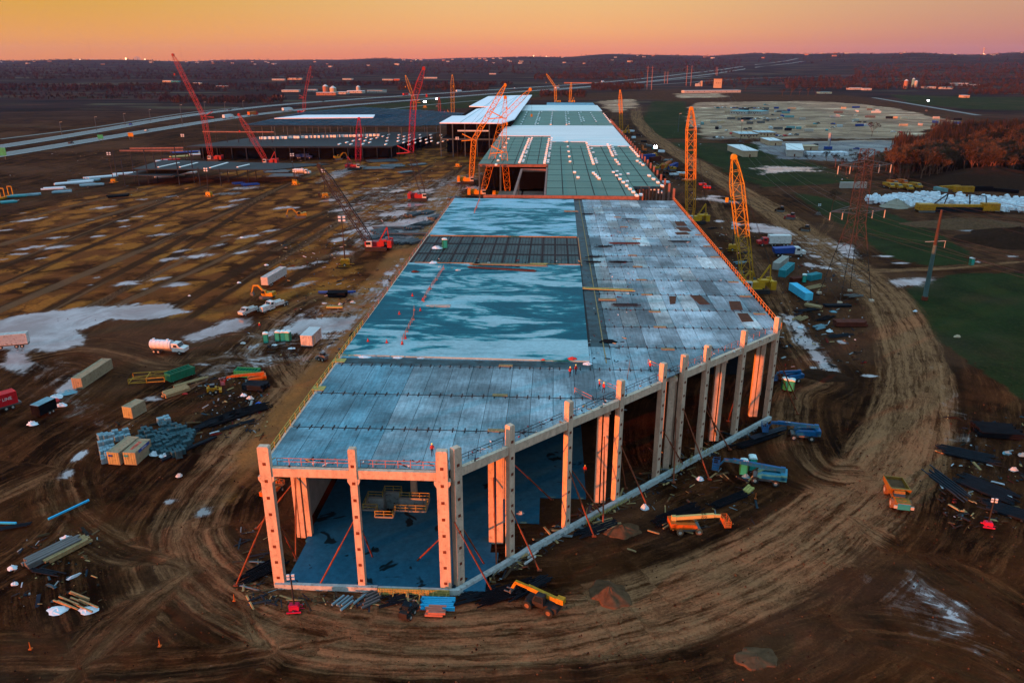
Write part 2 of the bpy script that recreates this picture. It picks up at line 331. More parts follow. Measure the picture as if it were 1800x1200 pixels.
PUD = [(46, 387, 15, 4), (76, 382, 8, 1.5), (10, 404, 10, 2.5), (40, 374, 6, 1.5), (52, 435, 15, 6), (100, 434, 20, 5), (30, 446, 20, 3), (75, 453, 9, 3), (5, 455, 8, 3), (102, 417, 14, 3), (170, 415, 10, 3), (185, 364, 16, 4), (215, 388, 10, 3), (217, 398, 8, 3), (245, 380, 12, 2), (227, 402, 6, 1.5), (280, 396, 9, 2), (282, 412, 16, 4), (208, 429, 7, 2), (158, 386, 6, 1.5), (395, 363, 14, 5), (415, 352, 12, 4), (300, 455, 16, 5), (345, 450, 30, 7), (320, 440, 12, 4), (428, 442, 12, 5), (385, 430, 9, 5), (400, 413, 8, 2.5), (438, 415, 16, 5), (222, 497, 20, 7), (240, 498, 8, 2), (280, 490, 16, 6), (310, 500, 22, 6), (255, 507, 9, 3), (45, 496, 7, 2.5), (172, 487, 7, 2), (160, 500, 8, 2), (240, 535, 14, 4), (476, 405, 12, 4), (470, 425, 18, 5), (495, 365, 14, 4), (600, 368, 16, 5), (575, 352, 10, 4), (690, 375, 30, 8), (670, 400, 22, 8), (720, 360, 26, 6), (760, 350, 22, 5), (745, 335, 20, 5), (830, 330, 20, 4), (640, 420, 16, 4), (600, 445, 25, 5), (620, 405, 10, 8), (530, 500, 16, 9), (520, 470, 18, 4), (700, 335, 16, 4), (600, 420, 20, 5), (560, 460, 14, 3), (1262, 388, 12, 3), (1295, 393, 10, 5), (1340, 405, 30, 5), (1370, 410, 14, 4), (1330, 395, 20, 5), (1435, 450, 12, 4), (1425, 465, 14, 5), (1450, 470, 12, 4), (1555, 450, 20, 2), (1580, 462, 18, 2), (1700, 405, 20, 2), (1720, 420, 10, 2), (1780, 450, 12, 2), (1720, 460, 10, 2), (1430, 645, 14, 3), (1530, 660, 20, 3), (1480, 600, 8, 4), (1340, 296, 30, 2), (1420, 300, 26, 2), (1255, 345, 18, 2), (1230, 350, 12, 1.5), (520, 365, 10, 2), (450, 295, 20, 3), (430, 330, 26, 4), (400, 340, 20, 3), (300, 345, 8, 2), (250, 350, 7, 1.5), (150, 322, 20, 2), (110, 332, 16, 2), (360, 640, 20, 3), (270, 700, 24, 6), (120, 830, 20, 12), (140, 800, 14, 14), (360, 900, 20, 14), (300, 880, 20, 6), (1040, 455, 6, 2), (560, 590, 30, 6), (600, 560, 20, 5)]
def smooth_poly(X, Y, poly, wid):
    """signed distance based 0..1 mask"""
    pts = W2(poly); lo = pts.min(0)-wid*3; hi = pts.max(0)+wid*3
    idx = np.where((X > lo[0]) & (X < hi[0]) & (Y > lo[1]) & (Y < hi[1]))[0]
    if len(idx) == 0: return idx, None
    x, y = X[idx], Y[idx]; inside = np.zeros(len(idx), bool); dm = np.full(len(idx), 1e9)
    n = len(pts)
    for i in range(n):
        a, b = pts[i], pts[(i+1) % n]; d = b-a; L2 = max(1e-9, d@d)
        t = np.clip(((x-a[0])*d[0]+(y-a[1])*d[1])/L2, 0, 1)
        dm = np.minimum(dm, np.hypot(x-a[0]-t*d[0], y-a[1]-t*d[1]))
        c = ((a[1] > y) != (b[1] > y))
        with np.errstate(divide='ignore', invalid='ignore'):
            xi = (b[0]-a[0])*(y-a[1])/(b[1]-a[1]+1e-12)+a[0]
        inside ^= c & (x < xi)
    return idx, np.clip(.5+np.where(inside, dm, -dm)/(2*wid), 0, 1)
def catmull(pts, k=8):
    p = np.array(pts, float); out = []
    q = np.vstack([2*p[0]-p[1], p, 2*p[-1]-p[-2]])
    for i in range(1, len(q)-2):
        for t in np.linspace(0, 1, k, endpoint=False):
            a, b, c, d = q[i-1], q[i], q[i+1], q[i+2]
            out.append(.5*((2*b)+(-a+c)*t+(2*a-5*b+4*c-d)*t*t+(-a+3*b-3*c+d)*t**3))
    out.append(p[-1]); return np.array(out)
def ground():
    az = np.linspace(rad(-78), rad(78), 600)
    r = [30.]
    while r[-1] < 1500: r.append(r[-1]*1.0052)
    while r[-1] < 15500: r.append(r[-1]*1.016)
    r = np.array(r); nr, na = len(r), len(az)
    R, A = np.meshgrid(r, az, indexing='ij'); X = (R*np.sin(A)).ravel(); Y = (R*np.cos(A)).ravel(); n = X.size
    Z = hills(X, Y)
    D = R.ravel()
    # gentle rutted relief near the camera
    Z = Z + .10*np.sin(X*.21+np.sin(Y*.13)*2)*np.sin(Y*.17+1)*np.clip(1-D/900, 0, 1) - .12
    U, Wc = (X-O3.x)*cY-(Y-O3.y)*sY, (X-O3.x)*sY+(Y-O3.y)*cY
    masks = {}
    for k, polys in POLY.items():
        m = np.zeros(n)
        for pl in polys:
            dist = np.mean([P(*q).y for q in pl]); wid = max(2.2, dist*.022) if k != 'wet' else max(1.6, dist*.016)
            idx, v = smooth_poly(X, Y, pl, wid)
            if v is not None: m[idx] = np.maximum(m[idx], v)
        masks[k] = m
    wet = masks['wet']
    for pl, k_ in (([(1500, 1010), (1620, 1000), (1790, 1110), (1700, 1150), (1560, 1080)], .50), ([(470, 560), (700, 470), (660, 580), (600, 640), (420, 660), (300, 700), (340, 640)], .40), ([(0, 600), (140, 640), (220, 720), (160, 840), (60, 700)], .33), ([(1640, 640), (1720, 700), (1760, 900), (1660, 800)], .36), ([(560, 340), (860, 300), (780, 400), (620, 450)], .42), ([(1340, 400), (1480, 420), (1560, 520), (1440, 470)], .40)):
        idx, v = smooth_poly(X, Y, pl, 5.)
        wet[idx] = np.maximum(wet[idx], v*k_)
    for cx, cy_, rx, ry in PUD:
        c = P(cx, cy_); ax = rx/FPX*c.y*1.07; ay = abs(P(cx, cy_-ry).y-P(cx, cy_+ry).y)/2
        idx = np.where((abs(X-c.x) < ax*4.5+abs(Y-c.y)*1.2) & (abs(Y-c.y) < ay*2.4))[0]
        if len(idx) == 0: continue
        sk_ = -.35*ax/ay if cx < 900 else .2
        dx = (X[idx]-c.x)-(Y[idx]-c.y)*(.55 if cx < 800 and cy_ < 520 else 0); dd = np.hypot(dx/ax, (Y[idx]-c.y)/ay)
        wet[idx] = np.maximum(wet[idx], np.clip(1.0-dd*.66, 0, 1))
    # roads: nearest centre line gives across / along coordinates for ruts
    best = np.full(n, 1e9); ta = np.zeros(n); tl = np.zeros(n); road = np.zeros(n); rut = np.zeros(n)
    near = np.where(D < 1300)[0]; x, y = X[near], Y[near]
    b = np.full(len(near), 1e9); A_ = np.zeros(len(near)); L_ = np.zeros(len(near)); Rm = np.zeros(len(near)); Fm = np.zeros(len(near))
    for ri, (pl, hw, st) in enumerate(ROADS):
        pts = catmull(W2(pl), 5); s0 = ri*37.
        dbest = np.full(len(near), 1e9)
        for i in range(len(pts)-1):
            a, c = pts[i], pts[i+1]; d = c-a; L = max(1e-6, math.hypot(*d)); ux, uy = d/L
            t = (x-a[0])*ux+(y-a[1])*uy; tt = np.clip(t, 0, L)
            dist = np.hypot(x-a[0]-tt*ux, y-a[1]-tt*uy); dbest = np.minimum(dbest, dist)
            e = dist/(1+2.2*(st > .5)) if ri < NF else dist*1.0
            m = e < b; b[m] = e[m]
            cr = ((x-a[0])*uy-(y-a[1])*ux)
            A_[m] = cr[m]+s0; L_[m] = (s0*3+t)[m]; s0 += 0
            L0 = L
            ROADLEN = L0
            # running length keeps the ruts continuous
            if i == 0: run = 0.
            L_[m] += run; run += L
        v = np.clip(.5+(hw-dbest)/(hw*.9), 0, 1)
        if ri < NF: Rm = np.maximum(Rm, v*st)
        else: Fm = np.maximum(Fm, np.clip(.5+(hw-dbest)/(hw*1.6), 0, 1))
    ta[near] = A_; tl[near] = L_; road[near] = Rm; rut[near] = Fm
    amp = np.clip(1-D/330, 0, 1)*np.clip(1-wet*2, 0, 1)*np.clip(1-masks['grass'], 0, 1)*(.4+.6*np.clip(1-abs(road-.5)*1.2, 0, 1))
    Z = Z + amp*.55*(.075*np.sin(ta*2.3+1.7*np.sin(ta*.61+tl*.01))+.06*np.sin(ta*1.13+2.*np.sin(tl*.05))+.05*np.sin(tl*.9+ta*.7)*np.sin(ta*1.9-tl*.4))
    verts = np.stack([X, Y, Z], 1)
    ii = (np.arange(nr-1)[:, None]*na+np.arange(na-1)[None, :]).ravel()
    faces = np.stack([ii, ii+1, ii+na+1, ii+na], 1)[:, ::-1]
    # remove the pit opening inside the building
    cu = (U[faces].mean(1)); cw = (Wc[faces].mean(1))
    faces = faces[~((cu > -16.7) & (cu < -6.2) & (cw > 17.7) & (cw < 25.5))]
    me = bpy.data.meshes.new('ground'); nf = len(faces)
    me.vertices.add(n); me.vertices.foreach_set('co', verts.ravel().astype(np.float32))
    me.loops.add(nf*4); me.loops.foreach_set('vertex_index', faces.ravel().astype(np.int32))
    me.polygons.add(nf); me.polygons.foreach_set('loop_start', np.arange(0, nf*4, 4, dtype=np.int32)); me.polygons.foreach_set('loop_total', np.full(nf, 4, np.int32))
    me.update(calc_edges=True); me.polygons.foreach_set('use_smooth', np.ones(nf, bool))
    def col(nm, a, b_, c, d):
        at = me.attributes.new(nm, 'FLOAT_COLOR', 'POINT'); at.data.foreach_set('color', np.stack([a, b_, c, d], 1).astype(np.float32).ravel())
    col('ma', masks['gold'], masks['grass'], masks['gravel'], wet)
    far = np.clip((D-1000)/500, 0, 1)
    col('mb', road, masks['berm'], rut, far)
    col('tr', ta, tl, U, Wc)
    me.materials.append(ground_mat())
    o = link(bpy.data.objects.new('ground', me)); tag(o, kind='structure')
    return o
def ground_mat():
    m, n, b = nodes('ground'); N = n.nodes; L = n.links
    def at(nm):
        a = N.new('ShaderNodeAttribute'); a.attribute_name = nm; s = N.new('ShaderNodeSeparateColor'); L.new(a.outputs['Color'], s.inputs[0]); return s.outputs[0], s.outputs[1], s.outputs[2], a.outputs['Alpha']
    gold, grass, gravel, wet = at('ma'); road, berm, rut, far = at('mb'); ta, tl, bu, bw = at('tr')
    geo = N.new('ShaderNodeNewGeometry').outputs['Position']
    def setin(sock, v):
        if isinstance(v, (int, float)): sock.default_value = v
        elif isinstance(v, tuple): sock.default_value = (*v, 1) if len(v) == 3 else v
        else: L.new(v, sock)
    def math_(op, a, b_=0., c=None, clamp=False):
        q = N.new('ShaderNodeMath'); q.operation = op; q.use_clamp = clamp; setin(q.inputs[0], a); setin(q.inputs[1], b_)
        if c is not None: setin(q.inputs[2], c)
        return q.outputs[0]
    def comb(a, b_, c=0.):
        q = N.new('ShaderNodeCombineXYZ'); setin(q.inputs[0], a); setin(q.inputs[1], b_); setin(q.inputs[2], c); return q.outputs[0]
    def noise(vec, sc, det=5, ro=.6, dist=0.):
        q = N.new('ShaderNodeTexNoise'); L.new(vec, q.inputs['Vector']); q.inputs['Scale'].default_value = sc; q.inputs['Detail'].default_value = det; q.inputs['Roughness'].default_value = ro; q.inputs['Distortion'].default_value = dist; return q.outputs[0]
    def mapr(v, a, b_, c=0., d=1., sm=True):
        q = N.new('ShaderNodeMapRange'); setin(q.inputs[0], v); q.inputs[1].default_value = a; q.inputs[2].default_value = b_; q.inputs[3].default_value = c; q.inputs[4].default_value = d
        if sm: q.interpolation_type = 'SMOOTHSTEP'
        return q.outputs[0]
    def mix(f, a, b_, bt='MIX'):
        q = N.new('ShaderNodeMix'); q.data_type = 'RGBA'; q.blend_type = bt; setin(q.inputs[0], f); setin(q.inputs[6], a); setin(q.inputs[7], b_); return q.outputs[2]
    big = noise(geo, .012, 5, .6); mid = noise(geo, .06, 7, .65, .6); fine = noise(geo, .9, 8, .7); edge = noise(geo, .16, 8, .7, .8)
    ta = math_('ADD', ta, math_('ADD', math_('MULTIPLY', math_('SUBTRACT', mid, .5), 2.6), math_('MULTIPLY', math_('SUBTRACT', edge, .5), .9)))
    tv = comb(math_('MULTIPLY', ta, 1.), math_('MULTIPLY', tl, .02))
    t1 = noise(comb(ta, math_('MULTIPLY', tl, .035)), .55, 7, .75, .5); t2 = noise(comb(ta, math_('MULTIPLY', tl, .12), 7.), 2.1, 6, .8, .4)
    t3 = noise(comb(ta, math_('MULTIPLY', tl, .03), 3.), .16, 4, .6)
    grain = noise(geo, 2.6, 6, .8)
    streak = math_('ADD', math_('MULTIPLY', t1, .45), math_('ADD', math_('MULTIPLY', t2, .30), math_('ADD', math_('MULTIPLY', edge, .17), math_('MULTIPLY', grain, .08))))
    st = mapr(streak, .41, .57)
    # muds
    mud = mix(mapr(mid, .38, .62), (.008, .0022, .0008), (.050, .0150, .0052))
    mud = mix(mapr(streak, .47, .62), mud, (.110, .037, .0135))
    mud = mix(math_('MULTIPLY', mapr(t3, .5, .68), .6), mud, (.0045, .0022, .0015))
    mud = mix(math_('MULTIPLY', mapr(big, .48, .62), .5), mud, (.10, .040, .021))
    rc_ = mix(st, (.042, .0135, .0048), (.235, .102, .047))
    rmask = mapr(math_('ADD', road, math_('ADD', math_('MULTIPLY', math_('SUBTRACT', t1, .5), .9), math_('MULTIPLY', math_('SUBTRACT', edge, .5), .35))), .36, .85)
    col = mix(rmask, mud, rc_)
    # golden patches over the field with dark wheel lines
    blob = noise(comb(math_('MULTIPLY', bu, .055), math_('MULTIPLY', bw, .036)), 1.6, 3, .5)
    vo = N.new('ShaderNodeTexVoronoi'); vo.inputs['Scale'].default_value = 1.; vo.inputs['Randomness'].default_value = .75
    L.new(comb(math_('MULTIPLY', math_('ADD', bu, math_('MULTIPLY', edge, 14.)), .115), math_('MULTIPLY', math_('ADD', bw, math_('MULTIPLY', edge, 22.)), .066)), vo.inputs['Vector'])
    cell = mapr(math_('ADD', vo.outputs['Distance'], math_('MULTIPLY', math_('SUBTRACT', mid, .5), .5)), .30, .62, 1., 0.)
    gcol = mix(mapr(fine, .3, .7), (.16, .047, .009), (.33, .104, .019))
    gcol = mix(mapr(big, .4, .65), gcol, (.24, .085, .016))
    dk = mix(mapr(mid, .4, .6), (.030, .0088, .0032), (.130, .038, .011))
    gf = math_('MULTIPLY', cell, mapr(math_('ADD', rut, math_('MULTIPLY', math_('SUBTRACT', t1, .5), 1.1)), .35, .75, 1., .1))
    gcol = mix(gf, dk, gcol)
    gm = mapr(math_('ADD', gold, math_('MULTIPLY', math_('SUBTRACT', edge, .5), .7)), .35, .65)
    trk_ = mapr(math_('ADD', rut, math_('MULTIPLY', math_('SUBTRACT', edge, .5), .25)), .62, .80)
    gcol = mix(math_('MULTIPLY', trk_, .8), gcol, mix(mapr(t3, .45, .55), (.030, .0125, .006), (.120, .058, .030)))
    gcol = mix(math_('MULTIPLY', rmask, .6), gcol, (.26, .105, .038))
    col = mix(gm, col, gcol)
    # banks of bare brown earth
    bc = mix(mapr(edge, .35, .65), (.026, .0095, .005), (.085, .031, .014))
    col = mix(math_('MULTIPLY', math_('MULTIPLY', mapr(math_('ADD', berm, math_('MULTIPLY', math_('SUBTRACT', edge, .5), .6)), .4, .6), math_('SUBTRACT', 1., rmask)), .85), col, bc)
    gr = mix(mapr(mid, .3, .7), (.008, .014, .0045), (.020, .030, .008)); gr = mix(mapr(fine, .45, .75), gr, (.036, .030, .012))
    gr = mix(math_('MULTIPLY', mapr(big, .5, .65), .6), gr, (.045, .030, .016))
    gsm = mapr(math_('ADD', grass, math_('MULTIPLY', math_('SUBTRACT', edge, .5), .8)), .42, .6)
    col = mix(math_('MULTIPLY', gsm, math_('SUBTRACT', 1., math_('MULTIPLY', rmask, .8))), col, gr)
    ve = noise(comb(math_('MULTIPLY', bu, .010), math_('MULTIPLY', bw, .017)), 1.6, 9, .72, .8)
    gv = mix(mapr(ve, .42, .56), (.19, .11, .072), (.36, .215, .135)); gv = mix(mapr(ve, .58, .66), gv, (.85, .62, .42)); gv = mix(mapr(fine, .6, .8), gv, (.12, .10, .09))
    gv = mix(mapr(math_('ADD', bw, math_('MULTIPLY', mid, 160)), 700, 800), mix(mapr(ve, .45, .6), (.15, .13, .135), (.26, .23, .22)), gv)
    gvm = mapr(math_('ADD', gravel, math_('MULTIPLY', math_('SUBTRACT', noise(geo, .022, 8, .7), .5), 1.5)), .40, .52)
    col = mix(gvm, col, gv)
    # far countryside: woods, brown and green fields in strips
    fx = noise(comb(math_('MULTIPLY', bu, .0012), math_('MULTIPLY', bw, .0045)), 1.5, 8, .68, .4)
    fy = noise(comb(math_('MULTIPLY', bu, .0016), math_('MULTIPLY', bw, .006), 5.), 1.2, 5, .65, .6)
    fc = mix(mapr(fx, .40, .52), (.0045, .0050, .0080), (.026, .0125, .013)); fc = mix(mapr(fy, .52, .60), fc, (.058, .023, .018))
    fc = mix(mapr(fy, .66, .70), fc, (.085, .065, .040)); fc = mix(mapr(fx, .60, .64), fc, (.014, .018, .011))
    fc = mix(mapr(noise(comb(math_('MULTIPLY', bu, .0022), math_('MULTIPLY', bw, .011), 9.), 1.3, 4, .5), .60, .63), fc, (.075, .060, .038))
    fc = mix(mapr(noise(comb(math_('MULTIPLY', bu, .004), math_('MULTIPLY', bw, .009), 2.), 2.2, 5, .7), .63, .68), fc, (.085, .032, .022))
    fc = mix(math_('MULTIPLY', mapr(noise(geo, .02, 6, .8), .5, .7), .6), fc, (.008, .006, .007))
    keep = math_('MAXIMUM', math_('MAXIMUM', gsm, gvm), berm)
    col = mix(math_('MULTIPLY', far, math_('SUBTRACT', 1., keep)), col, fc)
    col = mix(.85, col, mapr(grain, .25, .75, .55, 1.45, False), 'MULTIPLY')
    # water standing on the mud
    wn_ = math_('ADD', wet, math_('ADD', math_('MULTIPLY', math_('SUBTRACT', edge, .5), 1.5), math_('MULTIPLY', math_('SUBTRACT', t1, .5), 1.1)))
    wm = mapr(wn_, .575, .615); damp = mapr(wn_, .34, .58)
    stray = math_('MULTIPLY', mapr(math_('ADD', math_('MULTIPLY', t2, .5), math_('MULTIPLY', edge, .5)), .64, .69), math_('MULTIPLY', math_('SUBTRACT', 1., gsm), math_('SUBTRACT', 1., far)))
    wm = math_('MAXIMUM', wm, math_('MULTIPLY', stray, .5))
    col = mix(math_('MULTIPLY', damp, .45), col, mix(fine, (.05, .026, .018), (.12, .065, .05)))
    wcol = mix(mapr(mid, .35, .65), (.17, .13, .13), (.36, .32, .33))
    col = mix(wm, col, wcol)
    L.new(col, b.inputs['Base Color'])
    ro = math_('SUBTRACT', math_('SUBTRACT', .88, math_('MULTIPLY', damp, .42)), math_('MULTIPLY', wm, .36), clamp=True)
    L.new(ro, b.inputs['Roughness']); L.new(math_('ADD', .015, math_('MULTIPLY', math_('MAXIMUM', wm, math_('MULTIPLY', damp, .5)), .5)), b.inputs['Specular IOR Level'])
    bh = math_('ADD', math_('MULTIPLY', streak, .30), math_('ADD', math_('MULTIPLY', fine, .10), math_('MULTIPLY', edge, .5)))
    bp = N.new('ShaderNodeBump'); bp.inputs['Distance'].default_value = .55; L.new(bh, bp.inputs['Height'])
    L.new(math_('MULTIPLY', math_('SUBTRACT', 1., wm), mapr(far, 0, 1, .55, .15)), bp.inputs['Strength']); L.new(bp.outputs[0], b.inputs['Normal'])
    return m
ground()
# ---------------- main precast building (local axes: u across, w along, origin at the corner column) ----------------
B = thing('unfinished_factory', 'huge unfinished precast concrete hall with peach lit columns under a wet blue roof deck', 'building', (O3.x, O3.y, 0), -YAW)
DK = 19.4; UL, UR = -25.0, 61.9
HT = 22.6
def col_mb(w, d, h, haunch=True):
    m = MB(); m.box((0, 0, h/2), (w, d, h))
    if haunch:
        m.side([(-w/2-.35, DK-1.25), (w/2+.35, DK-1.25), (w/2+.35, DK-1.7), (w/2, DK-2.3), (-w/2, DK-2.3), (-w/2-.35, DK-1.7)], -d/2+.05, d/2-.05)
    m.box((0, 0, h+.06), (w*.86, d*.86, .12))
    return m
def column(u, w, sx, sy, rz=0., h=HT, plates=(), haunch=True, z0=0.):
    o = col_mb(sx, sy, h, haunch).build('column', 'concrete', B, loc=(u, w, z0)); o.rotation_euler[2] = rz
    for face in plates:
        for k in range(8):
            z = 1.6+k*2.65
            if z > h-.8: break
            p = MB(); p.box((0, 0, 0), (.44, .05, .44)) if face == 'front' else p.box((0, 0, 0), (.05, .44, .44))
            p.build('embed_plate', 'plate_rust', o, loc=(0, -sy/2-.01, z) if face == 'front' else (sx/2+.01, 0, z))
    return o
column(-24.35, 0, 1.55, 1.0, plates=('front',))
column(-12.2, 0, 1.0, 1.0, plates=('front',))
column(0, 0, 1.55, 1.1, plates=('front',))
column(1.75, .95, 1.0, 1.3, rad(-45), haunch=False, plates=('side',))
DG = 8.63
diag = [1, 2, 3, 3.92, 4.42, 5, 6, 7]
for k in diag:
    column(DG*k+.1, DG*k-.5, 1.0, 1.0, rad(-45) if 0 else rad(45)-math.pi/2, plates=('side',), haunch=False)
# inner columns
for (u, w, sx, sy, h) in [(6.3, 12.2, 2.2, 1.1, DK-.9), (23.3, 25, 1.9, 1.1, DK-.9), (36.3, 37.6, 1.1, 1.1, DK-.9), (37.6, 39.0, 1.7, 1.1, DK-.9), (47.4, 49.2, 1.9, 1.1, DK-.9), (58.0, 61.0, 1.7, 1.1, DK-.9), (61.6, 72.5, 1.6, 1.2, DK-.9), (-24.1, 12.2, 1.7, 1.1, DK-.9), (-25.4, 12.2, .5, .9, DK-.9), (6.3, 25, 1.1, 1.1, DK-.9), (6.3, 37.6, 1.1, 1.1, DK-.9), (36.8, 50, 1.1, 1.1, DK-.9), (-9, 25, 1.0, 1.0, DK-.9), (-9, 37.6, 1.0, 1.0, DK-.9)]:
    m = MB(); 
    if sx > 1.6:
        m.box((-sx*.3, 0, h/2), (sx*.42, sy, h)); m.box((sx*.28, .04, h/2), (sx*.46, sy*.9, h)); m.box((sx*.45, 0, h-1.2), (.7, sy*.8, .8))
    else: m.box((0, 0, h/2), (sx, sy, h)); m.box((0, 0, h-.5), (sx+.8, sy*.8, .7))
    m.build('column', 'concrete', B, loc=(u, w, 0))
for w in range(86, 210, 13): MB().box((0, 0, 9.3), (1, 1, 18.6)).build('column', 'concrete', B, loc=(61.1, w, 0))
# edge beams
m = MB(); m.bx(-23.55, -12.72, -.32, .38, DK-1.25, DK+.02); m.build('edge_beam', 'concrete', B)
m = MB(); m.bx(-11.68, -.79, -.32, .38, DK-1.25, DK+.02); m.build('edge_beam', 'concrete', B)
ks = [.2]+diag
for a, b_ in zip(ks[:-1], ks[1:]):
    if b_ == 4.42: continue
    p0 = Vector((DG*a+.38, DG*a-.22, DK-.65)); p1 = Vector((DG*b_-.3, DG*b_-.9, DK-.65))
    MB().bar(p0, p1, .7, 1.32).build('edge_beam', 'concrete', B)
m = MB(); m.bx(UL-.2, UL+.4, .6, 216, DK-1.3, DK-.02); m.build('edge_beam', 'concrete', B)
m = MB(); m.bx(UR-.6, UR+.0, 62, 216, DK-1.3, DK-.02); m.build('edge_beam', 'concrete', B)
# inner girders under each row
rows = [.45, 12.4, 25.1, 37.9, 49.6, 61.7, 73.6, 85.6, 98.2, 110.9, 123.6, 136.4, 149, 161.6, 174.2, 186.8, 199.4, 215.6]
for w in rows[1:-1]:
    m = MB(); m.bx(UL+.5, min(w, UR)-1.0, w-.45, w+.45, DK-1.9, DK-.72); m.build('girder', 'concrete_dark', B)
# left wall of solid panels from the second bay on
for i in range(6):
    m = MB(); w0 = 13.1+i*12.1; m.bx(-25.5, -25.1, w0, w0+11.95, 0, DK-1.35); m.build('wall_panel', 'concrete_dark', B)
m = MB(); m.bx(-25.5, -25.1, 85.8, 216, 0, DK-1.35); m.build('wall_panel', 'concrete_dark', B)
m = MB(); m.bx(-20, 60, 84, 84.4, 0, DK-2); m.build('partition_wall', 'dark_steel', B)
# foundation beams
m = MB(); m.bx(-24.9, -9.9, -.95, -.35, -.2, .75); m.build('foundation_beam', 'grade_beam', B)
m = MB(); m.bx(-9.8, 2.0, -.95, -.45, -.2, .75); m.build('foundation_beam', 'grade_beam', B)
fm = MB(); fm.bx(-9.7, .6, -1.3, -1.1, -.1, .95)
for i in range(27): fm.bx(-9.6+i*.38, -9.5+i*.38, -1.38, -1.30, -.1, .95)
for z in (.2, .6): fm.bx(-9.7, .6, -1.44, -1.38, z, z+.1)
for i in range(6): fm.bar((-9.3+i*1.9, -1.44, .7), (-9.3+i*1.9, -2.6, -.1), .09)
o = fm.build('formwork_panel', 'wood_yellow', B)
q = [(1.6, -.6), (8.9, 7.0), (17.6, 15.7), (26.2, 24.3), (34.8, 33.0), (43.5, 41.7), (52.2, 50.3), (61.3, 59.4)]
for a, b_ in zip(q[:-1], q[1:]):
    MB().bar((*a, .28), (b_[0]-.05, b_[1]-.05, .28), .75, .95).build('foundation_beam', 'grade_beam', B)
m = MB(); d = Vector((1, 1, 0)).normalized(); n_ = Vector((1, -1, 0)).normalized()
for i in range(26):
    p = Vector((20.4, 18.2, 0))+d*i*.4+n_*.45; m.bar(p+n_*.1, p+n_*.1+Vector((0, 0, .95)), .12, .08); 
m.bar(Vector((20.4, 18.2, .5))+n_*.6, Vector((20.4, 18.2, .5))+n_*.6+d*10.4, .12); m.build('formwork_panel', 'wood_yellow', B)
m = MB()
for i in range(60):
    p = Vector((36.5, 34.2, .6))+d*random.uniform(0, 14)+n_*random.uniform(-.2, .3); m.bar(p, p+Vector((random.uniform(-.3, .3), random.uniform(-.3, .3), random.uniform(.5, 1.2))), .04)
m.build('starter_bars', 'wood_yellow', B)
# floor slabs (real puddles inside): one slab with a pit opening, a dirt strip left open beside the diagonal
def slab_mat(name, dry, wetc, sc, thr, stretch=(1, 1, 1), soft=.03, rough=.5, det=4, fine=.3):
    m, n, b = nodes(name); N = n.nodes; L = n.links
    tc_ = N.new('ShaderNodeTexCoord'); mp = N.new('ShaderNodeMapping'); mp.inputs[3].default_value = stretch; L.new(tc_.outputs['Object'], mp.inputs[0])
    no = N.new('ShaderNodeTexNoise'); no.inputs['Scale'].default_value = sc; no.inputs['Detail'].default_value = det; no.inputs['Roughness'].default_value = .55; no.inputs['Distortion'].default_value = .7; L.new(mp.outputs[0], no.inputs['Vector'])
    nf = N.new('ShaderNodeTexNoise'); nf.inputs['Scale'].default_value = 1.1; nf.inputs['Detail'].default_value = 8; nf.inputs['Roughness'].default_value = .7; L.new(mp.outputs[0], nf.inputs['Vector'])
    r = N.new('ShaderNodeMapRange'); r.inputs[1].default_value = thr-soft; r.inputs[2].default_value = thr+soft; L.new(no.outputs[0], r.inputs[0])
    r2 = N.new('ShaderNodeMapRange'); r2.inputs[1].default_value = .3; r2.inputs[2].default_value = .7; r2.inputs[3].default_value = 1-fine; r2.inputs[4].default_value = 1+fine; L.new(nf.outputs[0], r2.inputs[0])
    a = N.new('ShaderNodeMix'); a.data_type = 'RGBA'; a.blend_type = 'MULTIPLY'; a.inputs[0].default_value = 1; a.inputs[6].default_value = (*dry, 1); L.new(r2.outputs[0], a.inputs[7])
    c = N.new('ShaderNodeMix'); c.data_type = 'RGBA'; L.new(r.outputs[0], c.inputs[0]); L.new(a.outputs[2], c.inputs[6]); c.inputs[7].default_value = (*wetc, 1)
    L.new(c.outputs[2], b.inputs['Base Color'])
    rr_ = N.new('ShaderNodeMapRange'); rr_.inputs[3].default_value = rough; rr_.inputs[4].default_value = .38; L.new(r.outputs[0], rr_.inputs[0]); L.new(rr_.outputs[0], b.inputs['Roughness'])
    b.inputs['Specular IOR Level'].default_value = .04
    return m, c, no
slab_mat('floor_slab', (.020, .11, .185), (.006, .016, .022), .20, .635, det=3, soft=.012, fine=.25)
